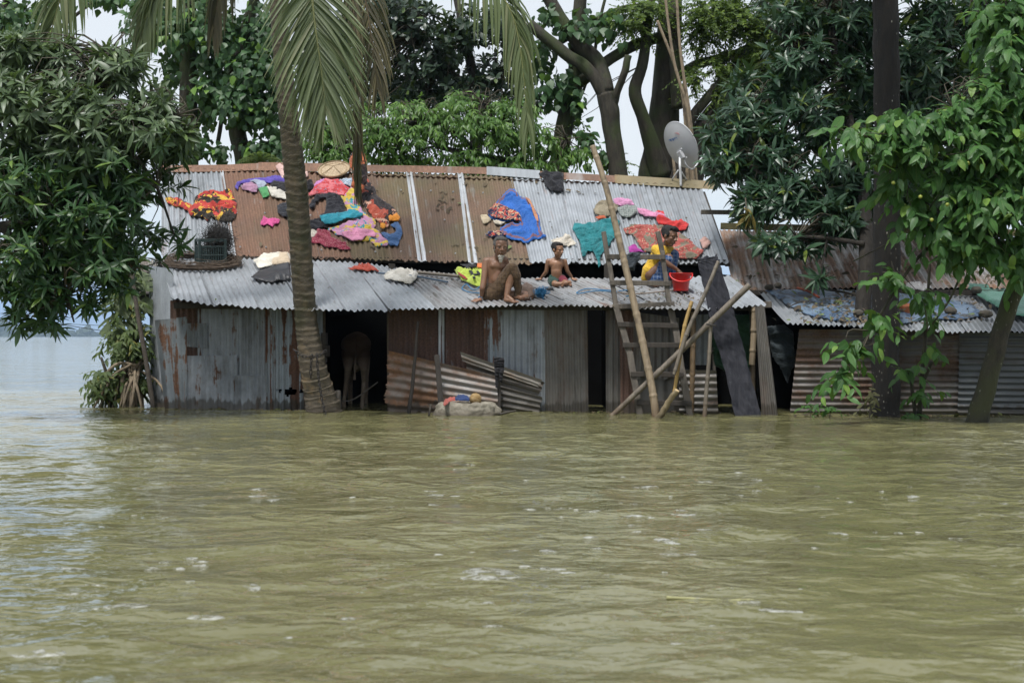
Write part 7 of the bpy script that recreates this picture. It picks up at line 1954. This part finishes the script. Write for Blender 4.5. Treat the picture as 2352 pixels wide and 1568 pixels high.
M_EYEW = plain('eye_white', (.30, .26, .22), .3, .05, bump=0)
M_EYED = plain('eye_dark', (.012, .008, .006), .2, .05, bump=0)
M_BROW = plain('brow_hair', (.02, .017, .015), .9, .2, bump=0)
def eyes(parent, q, ax, s, hair=M_BROW):
    for sg in (-1, 1):
        V, Q = ell_data(q(.145 * sg, .335, -.005), .046 * s, .03 * s, .020 * s, ax)
        e = obj_np('eye', V, Q, M_EYEW, parent)
        V, Q = ell_data(q(.145 * sg, .356, -.004), .022 * s, .012 * s, .020 * s, ax)
        obj_np('iris', V, Q, M_EYED, e)
        V, Q = capsule_data(q(.07 * sg, .375, .085), .010 * s, q(.23 * sg, .325, .09), .007 * s, 8)
        obj_np('eyebrow', V, Q, hair, parent)
    V, Q = capsule_data(q(-.075, .385, -.28), .011 * s, q(.075, .385, -.28), .011 * s, 8)
    obj_np('mouth_line', V, Q, plain('lip_dark', (.05, .022, .018), .6, .1, bump=0), parent)

def hand_prims(w, d, n, L, spread=.26, curl=.15, side=1):
    """palm at w, fingers along d, back of the hand facing n; side = +1 puts the thumb on d x n"""
    d = Vector(d).normalized(); n = Vector(n); n = (n - d * n.dot(d)).normalized(); t = d.cross(n) * side
    pr = [capsule_data(w, .17 * L, w + d * .12 * L, .18 * L)]
    for k, (o, ln, a) in enumerate(((.17, .46, spread), (.06, .52, spread * .35), (-.06, .48, -spread * .3), (-.17, .37, -spread))):
        b = w + d * .28 * L + t * o * L
        dd = (d + t * math.tan(a) * .8).normalized()
        pr.append(capsule_data(w + t * o * .6 * L, .11 * L, b + d * .14 * L, .075 * L))
        m = b + dd * ln * .62 * L - n * curl * .12 * L
        pr.append(capsule_data(b + d * .12 * L, .072 * L, m, .062 * L, 10))
        pr.append(capsule_data(m, .062 * L, m + (dd - n * curl * 1.5).normalized() * ln * .52 * L, .05 * L, 10))
    tb = w + t * .19 * L + d * .05 * L
    tm_ = tb + (t * .8 + d * .6).normalized() * .26 * L
    pr += [capsule_data(tb, .10 * L, tm_, .075 * L, 10), capsule_data(tm_, .072 * L, tm_ + (t * .35 + d * .9).normalized() * .22 * L, .055 * L, 10)]
    return pr

def foot_prims(ank, heel, toe, up, L):
    """foot from heel to toe on the roof"""
    heel, toe = Vector(heel), Vector(toe)
    d = (toe - heel); ln = d.length; d /= ln; up = Vector(up); s = d.cross(up).normalized()
    pr = [capsule_data(ank, .16 * L, heel + up * .15 * L + d * .05 * ln, .16 * L), capsule_data(heel + up * .13 * L + d * .06 * ln, .145 * L, heel + d * .55 * ln + up * .15 * L, .15 * L), capsule_data(ank, .15 * L, heel + d * .55 * ln + up * .20 * L, .12 * L),
          capsule_data(heel + d * .55 * ln + s * .10 * L + up * .10 * L, .10 * L, heel + d * .74 * ln + s * .12 * L + up * .085 * L, .085 * L), capsule_data(heel + d * .5 * ln - s * .08 * L + up * .10 * L, .10 * L, heel + d * .74 * ln - s * .12 * L + up * .08 * L, .08 * L)]
    for k, o in enumerate((-.17, -.085, 0, .085, .165)):
        b = heel + d * (.74 - .03 * k) * ln + s * o * L + up * .07 * L
        pr.append(capsule_data(b, .055 * L, b + d * (.21 - .03 * k) * ln + up * -.02 * L, (.05 - .004 * k) * L, 8))
    return pr

def Bd(Y0):
    return (lambda x, y, dy=0.0: P(x, y, Y0 + dy)), (lambda r_: S(r_, Y0))

# ---------------------------------------------------------------- old man
def old_man():
    seat = LOW.at(1138, 693, .03); Y0 = seat.y + .10
    J, q_ = Bd(Y0)
    root = thing('person', 'bare chested old man with grey beard in brown checked wrap, sitting on the lean-to roof', 'person', seat)
    sk = skin('skin_old', (.235, .122, .072), (.15, .075, .046))
    up = LOW.n
    H = J(1150, 568, -.10); s = q_(47)
    pr, hq, ax = head_prims(H, (.22, -.96, -.08), (.05, .1, 1), s)
    c = capsule_data
    foot1 = LOW.at(1160, 698, .03); toe1 = LOW.at(1192, 701, .03)
    handp = LOW.at(1104, 693, .05)
    body = pr + [c(J(1148, 580, -.03), q_(8.5), J(1141, 597, .0), q_(10)), c(J(1122, 600, -.02), q_(10), J(1158, 598, .03), q_(10)), c(J(1126, 602, .0), q_(10), J(1141, 597, .0), q_(9)),
        c(J(1135, 606, .0), q_(17), J(1146, 609, .02), q_(15)), c(J(1138, 612, .0), q_(20), J(1136, 640, .02), q_(18.5)), c(J(1142, 626, -.02), q_(15), J(1139, 642, -.03), q_(15)), c(J(1136, 640, .02), q_(18.5), J(1136, 668, .04), q_(20)), c(J(1128, 672, .03), q_(19), J(1146, 674, .05), q_(19)),
        c(J(1133, 610, -.09), q_(8), J(1150, 612, -.07), q_(8)),
        # the propped arm
        c(J(1117, 601, -.02), q_(10), J(1114, 622, -.06), q_(8.3)), c(J(1114, 622, -.06), q_(8.2), J(1111, 645, -.10), q_(7)), c(J(1111, 645, -.10), q_(7.2), J(1108, 662, -.13), q_(6.8)), c(J(1108, 662, -.13), q_(6.6), handp + Vector((.015, .0, .05)), q_(4.6)),
        # far arm resting behind the raised knee
        c(J(1160, 600, .06), q_(8.5), J(1168, 628, .06), q_(7)), c(J(1168, 628, .06), q_(6.5), J(1176, 640, -.05), q_(5.5)),
        # raised leg
        c(J(1140, 672, .0), q_(15), J(1176, 616, -.16), q_(11)), c(J(1176, 616, -.16), q_(10.5), J(1170, 650, -.16), q_(9.5)), c(J(1170, 650, -.16), q_(9), foot1 + Vector((.02, .0, .085)), q_(5.6)),
        # folded leg
        c(J(1145, 676, .04), q_(13), J(1216, 680, .02), q_(11)), c(J(1214, 682, .0), q_(9), LOW.at(1196, 692, .05), q_(6))]
    body += hand_prims(handp + Vector((0, 0, -.015)), LOW.at(1086, 697) - LOW.at(1104, 693), up, .165, .3, .1, 1)
    body += foot_prims(foot1 + Vector((.025, 0, .085)), foot1, toe1 + Vector((.0, 0, 0)), up, .20)
    body += foot_prims(LOW.at(1190, 689, .07), LOW.at(1182, 690, .02), LOW.at(1203, 693, .04), up, .17)
    blob('body', body, sk, root, .0078, 3)
    eyes(root, hq, ax, s, plain('grey_brow', (.10, .09, .085), .9))
    hair = plain('grey_hair', (.12, .115, .11), .95, .5, 60, bump=.5)
    blob('hair', [ell_data(hq(0, -.13, .25), .345 * s, .385 * s, .29 * s, ax), ell_data(hq(0, .10, .40), .27 * s, .19 * s, .12 * s, ax), ell_data(hq(.27, -.05, .12), .09 * s, .20 * s, .17 * s, ax), ell_data(hq(-.27, -.05, .12), .09 * s, .20 * s, .17 * s, ax)], hair, root, .006, 2, .006, 55)
    brd = plain('white_beard', (.44, .41, .37), .95, .35, 50, bump=.6)
    bt = blob('beard', [ell_data(hq(0, .25, -.44), .15 * s, .10 * s, .09 * s, ax), ell_data(hq(0, .26, -.54), .115 * s, .09 * s, .12 * s, ax), ell_data(hq(.0, .27, -.66), .07 * s, .06 * s, .10 * s, ax)], brd, root, .005, 2, .006, 50)
    V, Q = ell_data(hq(0, .275, -.70), .06 * s, .055 * s, .085 * s, ax)
    obj_np('hennaed_tip', V, Q, plain('henna', (.30, .18, .07), .95, .4, 50, bump=.6), bt)
    for sg in (-1, 1):
        V, Q = ell_data(hq(.318 * sg, .06, -.10), .022 * s, .07 * s, .13 * s, ax)
        obj_np('sideburn', V, Q, plain('grey_sideburn', (.17, .16, .15), .95, .4, 50), bt)
    lun = fabric('brown_check', (.135, .085, .048), (.06, .035, .022), None, 'check', 5.2)
    blob('lungi', [c(J(1128, 674, .02), q_(21.5), J(1146, 677, .04), q_(20.5)), c(J(1136, 662, .03), q_(21.5), J(1138, 670, .03), q_(22)), c(J(1140, 670, -.01), q_(19), J(1176, 617, -.16), q_(13.8)), c(J(1176, 617, -.16), q_(13.6), J(1184, 634, -.15), q_(12)),
        c(J(1184, 632, -.14), q_(10), J(1190, 662, -.08), q_(8.5)), c(J(1190, 662, -.08), q_(8), J(1188, 682, -.06), q_(6)), c(J(1150, 664, -.02), q_(15), J(1180, 640, -.08), q_(11)), c(J(1145, 680, .04), q_(13), J(1180, 682, .06), q_(11.5))], lun, root, .007, 5, .010, 11, 3, (1, 1, .45))
old_man()

# ---------------------------------------------------------------- boy
def boy():
    seat = LOW.at(1279, 652, .03); Y0 = seat.y + .02
    J, q_ = Bd(Y0)
    root = thing('person', 'bare chested boy in green and maroon shorts sitting with hands propped behind him', 'person', seat)
    sk = skin('skin_boy', (.28, .145, .082), (.18, .09, .055))
    up = LOW.n; c = capsule_data
    H = J(1281, 574.5, -.04); s = q_(35)
    pr, hq, ax = head_prims(H, (.72, -.68, -.10), (0, .05, 1), s)
    lh, rh = LOW.at(1243, 647, .04), LOW.at(1314, 646, .04)
    f1a, f1b = LOW.at(1291, 664, .03), LOW.at(1303, 655, .09)
    f2a, f2b = LOW.at(1312, 662, .03), LOW.at(1296, 657, .09)
    body = pr + [c(J(1280, 584, .0), q_(5.5), J(1278, 597, .01), q_(6.5)), c(J(1262, 600, .01), q_(6), J(1293, 600, .01), q_(6)), c(J(1268, 599, .01), q_(6), J(1278, 595, .01), q_(6)), c(J(1288, 599, .01), q_(6), J(1278, 595, .01), q_(6)),
        c(J(1272, 606, .0), q_(11), J(1285, 606, .0), q_(11)), c(J(1278, 608, .0), q_(13.5), J(1278, 624, .0), q_(12.5)), c(J(1278, 624, -.01), q_(12.5), J(1279, 642, .02), q_(13)),
        c(J(1259, 600, .01), q_(6), J(1255, 624, .03), q_(4.6)), c(J(1255, 624, .03), q_(4.8), lh + Vector((.01, 0, .03)), q_(3.4)),
        c(J(1297, 600, .01), q_(6), J(1303, 622, .03), q_(4.6)), c(J(1303, 622, .03), q_(4.8), rh + Vector((-.01, 0, .03)), q_(3.4)),
        c(J(1272, 645, .0), q_(9.5), J(1274, 652, -.25), q_(7)), c(J(1274, 653, -.25), q_(6.6), f1a + Vector((-.01, .0, .05)), q_(4.4)),
        c(J(1289, 645, .0), q_(9), J(1300, 650, -.22), q_(6.6)), c(J(1300, 651, -.22), q_(6), f2a + Vector((-.02, .0, .06)), q_(4.4))]
    body += hand_prims(lh, LOW.at(1228, 646) - LOW.at(1243, 647), up, .115, .3, .1, 1)
    body += hand_prims(rh, LOW.at(1330, 650) - LOW.at(1314, 646), up, .115, .3, .1, -1)
    body += foot_prims(f1a + Vector((-.005, .02, .06)), f1a, f1b, (-.2, -.75, .6), .13)
    body += foot_prims(f2a + Vector((-.03, .02, .06)), f2a, f2b, (-.1, -.75, .6), .13)
    blob('body', body, sk, root, .0065, 3)
    eyes(root, hq, ax, s)
    blob('hair', [ell_data(hq(0, -.12, .25), .345 * s, .40 * s, .30 * s, ax), ell_data(hq(0, .12, .38), .28 * s, .20 * s, .13 * s, ax), ell_data(hq(.26, -.06, .12), .10 * s, .22 * s, .18 * s, ax), ell_data(hq(-.26, -.06, .12), .10 * s, .22 * s, .18 * s, ax)], plain('black_hair', (.006, .005, .005), .75, .4, 60, bump=.4), root, .005, 2, .004, 60)
    sh = blob('shorts', [c(J(1272, 642, .02), q_(13.5), J(1287, 642, .02), q_(13)), c(J(1270, 645, .0), q_(12), J(1272, 651, -.17), q_(10))], fabric('green_shorts', (.018, .055, .042)), root, .006, 4, .005, 20, 1)
    blob('maroon_leg', [c(J(1291, 642, -.02), q_(10.5), J(1297, 648, -.13), q_(9))], fabric('maroon_shorts', (.17, .02, .04)), sh, .006, 4, .005, 20, 2)
boy()

# ---------------------------------------------------------------- young man
def young_man():
    seat = LOW.at(1505, 662, .03); Y0 = seat.y + .12
    J, q_ = Bd(Y0)
    root = thing('person', 'young man in yellow shirt and blue checked wrap squatting over the red bucket', 'person', seat)
    sk = skin('skin_young', (.17, .086, .052), (.10, .052, .034))
    up = LOW.n; c = capsule_data
    H = J(1538, 543, -.10); s = q_(45)
    pr, hq, ax = head_prims(H, (.74, -.62, -.22), (.18, 0, 1), s)
    hand = J(1562, 622, -.22)
    fa, fb = LOW.at(1492, 661, .03), LOW.at(1513, 664, .03)
    body = pr + [c(J(1532, 556, -.06), q_(7.5), J(1524, 570, -.02), q_(9)), c(J(1507, 574, -.12), q_(9), J(1536, 574, .12), q_(9)), c(J(1520, 578, .0), q_(18), J(1508, 598, .02), q_(17)), c(J(1508, 598, .02), q_(17), J(1496, 626, .03), q_(18)),
        c(J(1507, 575, -.16), q_(8.2), J(1524, 599, -.24), q_(6.6)), c(J(1524, 599, -.24), q_(6.4), J(1542, 611, -.24), q_(5.8)), c(J(1542, 611, -.24), q_(5.6), J(1556, 620, -.22), q_(4.2)),
        c(J(1538, 576, .12), q_(7), J(1545, 596, .08), q_(6)), 
        c(J(1494, 632, -.06), q_(13), J(1536, 592, -.10), q_(10)), c(J(1536, 594, -.10), q_(9), J(1512, 650, -.02), q_(6)), c(J(1500, 632, .10), q_(13), J(1548, 586, .10), q_(10)), c(J(1548, 588, .10), q_(9), J(1540, 645, .12), q_(6)), c(J(1512, 648, -.02), q_(6), LOW.at(1497, 659, .07), q_(5))]
    body += hand_prims(hand + Vector((-.03, 0, .0)), (.75, -.1, -.62), (.55, -.35, .7), .165, .12, 1.3, -1)
    body += foot_prims(LOW.at(1497, 659, .085), fa, fb, up, .20)
    body += foot_prims(LOW.at(1538, 652, .085), LOW.at(1535, 653, .03), LOW.at(1550, 656, .03), up, .20)
    blob('body', body, sk, root, .0078, 3)
    eyes(root, hq, ax, s)
    blob('hair', [ell_data(hq(0, -.13, .25), .355 * s, .40 * s, .31 * s, ax), ell_data(hq(0, .14, .40), .30 * s, .24 * s, .15 * s, ax), ell_data(hq(.27, -.08, .10), .10 * s, .24 * s, .20 * s, ax), ell_data(hq(-.27, -.08, .10), .10 * s, .24 * s, .20 * s, ax)], plain('black_hair_b', (.005, .005, .005), .75, .4, 60, bump=.4), root, .006, 2, .006, 50)
    ye = fabric('yellow_shirt', (.62, .38, .02))
    blob('shirt', [c(J(1510, 574, -.10), q_(11), J(1536, 574, .10), q_(11)), c(J(1520, 579, .0), q_(20), J(1508, 599, .02), q_(19)), c(J(1508, 599, .02), q_(19.5), J(1496, 625, .03), q_(20.5)), c(J(1491, 622, .0), q_(16), J(1484, 638, .02), q_(11)), c(J(1507, 574, -.15), q_(11.5), J(1515, 587, -.20), q_(10)), c(J(1538, 576, .12), q_(10), J(1543, 588, .10), q_(9))], ye, root, .007, 4, .008, 11, 4, (1, 1, .5))
    bl = fabric('blue_check', (.035, .085, .22), (.24, .29, .38), None, 'check', 6.0)
    blob('lungi', [c(J(1500, 634, -.04), q_(15), J(1534, 598, -.10), q_(13)), c(J(1534, 598, -.10), q_(12.5), J(1516, 636, -.06), q_(13)), c(J(1505, 636, .08), q_(14), J(1547, 586, .10), q_(12.5)), c(J(1547, 587, .10), q_(12), J(1540, 628, .10), q_(12)), c(J(1504, 640, -.06), q_(14), J(1526, 640, -.06), q_(12)), c(J(1496, 640, -.03), q_(10), J(1500, 630, -.05), q_(14))], bl, root, .007, 5, .009, 11, 5, (1, 1, .4))
young_man()

# ---------------------------------------------------------------- cow in the dark doorway
def cow():
    Y0 = 22.0
    J, q_ = Bd(Y0)
    root = thing('cow', 'pale fawn cow standing in the dark doorway', 'cow', (J(815, 905).x, Y0, 0))
    c = capsule_data
    k = MT('fawn_hide_shaded'); n1 = k.noise(k.coord('Object'), 5, 4)
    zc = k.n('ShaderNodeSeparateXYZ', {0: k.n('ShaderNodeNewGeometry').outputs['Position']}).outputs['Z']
    k.set(Base_Color=k.mix(k.ramp(zc, (.50, 0.0), (.78, 1.0)), k.mix(k.ramp(n1, (.4, 0.0), (.65, 1.0)), (.26, .20, .15), (.36, .29, .22)), (.060, .040, .028)), Roughness=1.0, Specular_IOR_Level=.05)  # pale legs, brown body; doorway gloom also painted into the upper hide
    pr = [c(J(816, 796, .05), q_(33), J(820, 794, .95), q_(34)), c(J(816, 812, .1), q_(27), J(820, 822, .8), q_(31)), c(J(803, 790, -.02), q_(20), J(833, 790, -.02), q_(20)),
          # near hind legs: thigh, hock, shank
          c(J(801, 812, .02), q_(18), J(799, 848, -.06), q_(9)), c(J(799, 848, -.06), q_(8.5), J(795, 876, .08), q_(5.6)), c(J(795, 876, .08), q_(5.4), J(790, 925, .02), q_(4.6)), c(J(790, 925, .02), q_(5.2), J(788, 965, -.02), q_(5)),
          c(J(833, 812, .02), q_(18), J(836, 848, -.06), q_(9)), c(J(836, 848, -.06), q_(8.5), J(836, 876, .08), q_(5.6)), c(J(836, 876, .08), q_(5.4), J(832, 925, .02), q_(4.6)), c(J(832, 925, .02), q_(5.2), J(830, 965, -.02), q_(5)),
          c(J(804, 820, .95), q_(14), J(804, 868, .95), q_(7)), c(J(804, 868, .95), q_(7), J(804, 965, .95), q_(4.8)), c(J(838, 820, .95), q_(14), J(840, 868, .95), q_(7)), c(J(840, 868, .95), q_(7), J(840, 965, .95), q_(4.8)),
          c(J(820, 785, 1.0), q_(24), J(826, 762, 1.3), q_(15)), c(J(826, 762, 1.3), q_(13), J(830, 775, 1.5), q_(9)), c(J(818, 842, .10), q_(9), J(818, 846, .25), q_(9))]
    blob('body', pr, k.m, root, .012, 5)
    mh = plain('horn', (.16, .13, .10), .5)
    for sg in (-1, 1):
        tube('horn', [J(827 + 5 * sg, 752, 1.34), J(827 + 12 * sg, 742, 1.36), J(827 + 10 * sg, 732, 1.36)], [.016, .012, .004], mh, root, 10, 8)
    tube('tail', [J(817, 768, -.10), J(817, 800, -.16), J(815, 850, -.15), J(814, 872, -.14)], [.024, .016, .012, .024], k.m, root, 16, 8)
cow()
bpy.data.scenes.remove(TMP); bpy.data.batch_remove(SCRAP)
tag(tube('fallen_stick', [P(780, 922, 21.0), P(815, 915, 21.0), P(868, 877, 21.0)], [.010, .012, .010], W_GREY, None, 16, 6), 'thin bent stick across the cattle doorway', 'stick')
# ================================================================ HUMID AIR
def haze():
    V, Q = box_data((0, 1480, 23), (3000, 0, 0), (0, 1520, 0), (0, 0, 24.0))
    m = bpy.data.materials.new('humid_air'); m.use_nodes = True
    nt = m.node_tree; nt.nodes.clear()
    out = nt.nodes.new('ShaderNodeOutputMaterial'); v = nt.nodes.new('ShaderNodeVolumePrincipled')
    v.inputs['Color'].default_value = (.58, .77, 1.0, 1); v.inputs['Density'].default_value = .00019; v.inputs['Anisotropy'].default_value = .3
    nt.links.new(v.outputs[0], out.inputs['Volume'])
    o = obj_np('haze', V, Q, m, None, False)
    o['kind'] = 'stuff'
    tag(o, 'pale humid haze over the flood', 'haze')
haze()
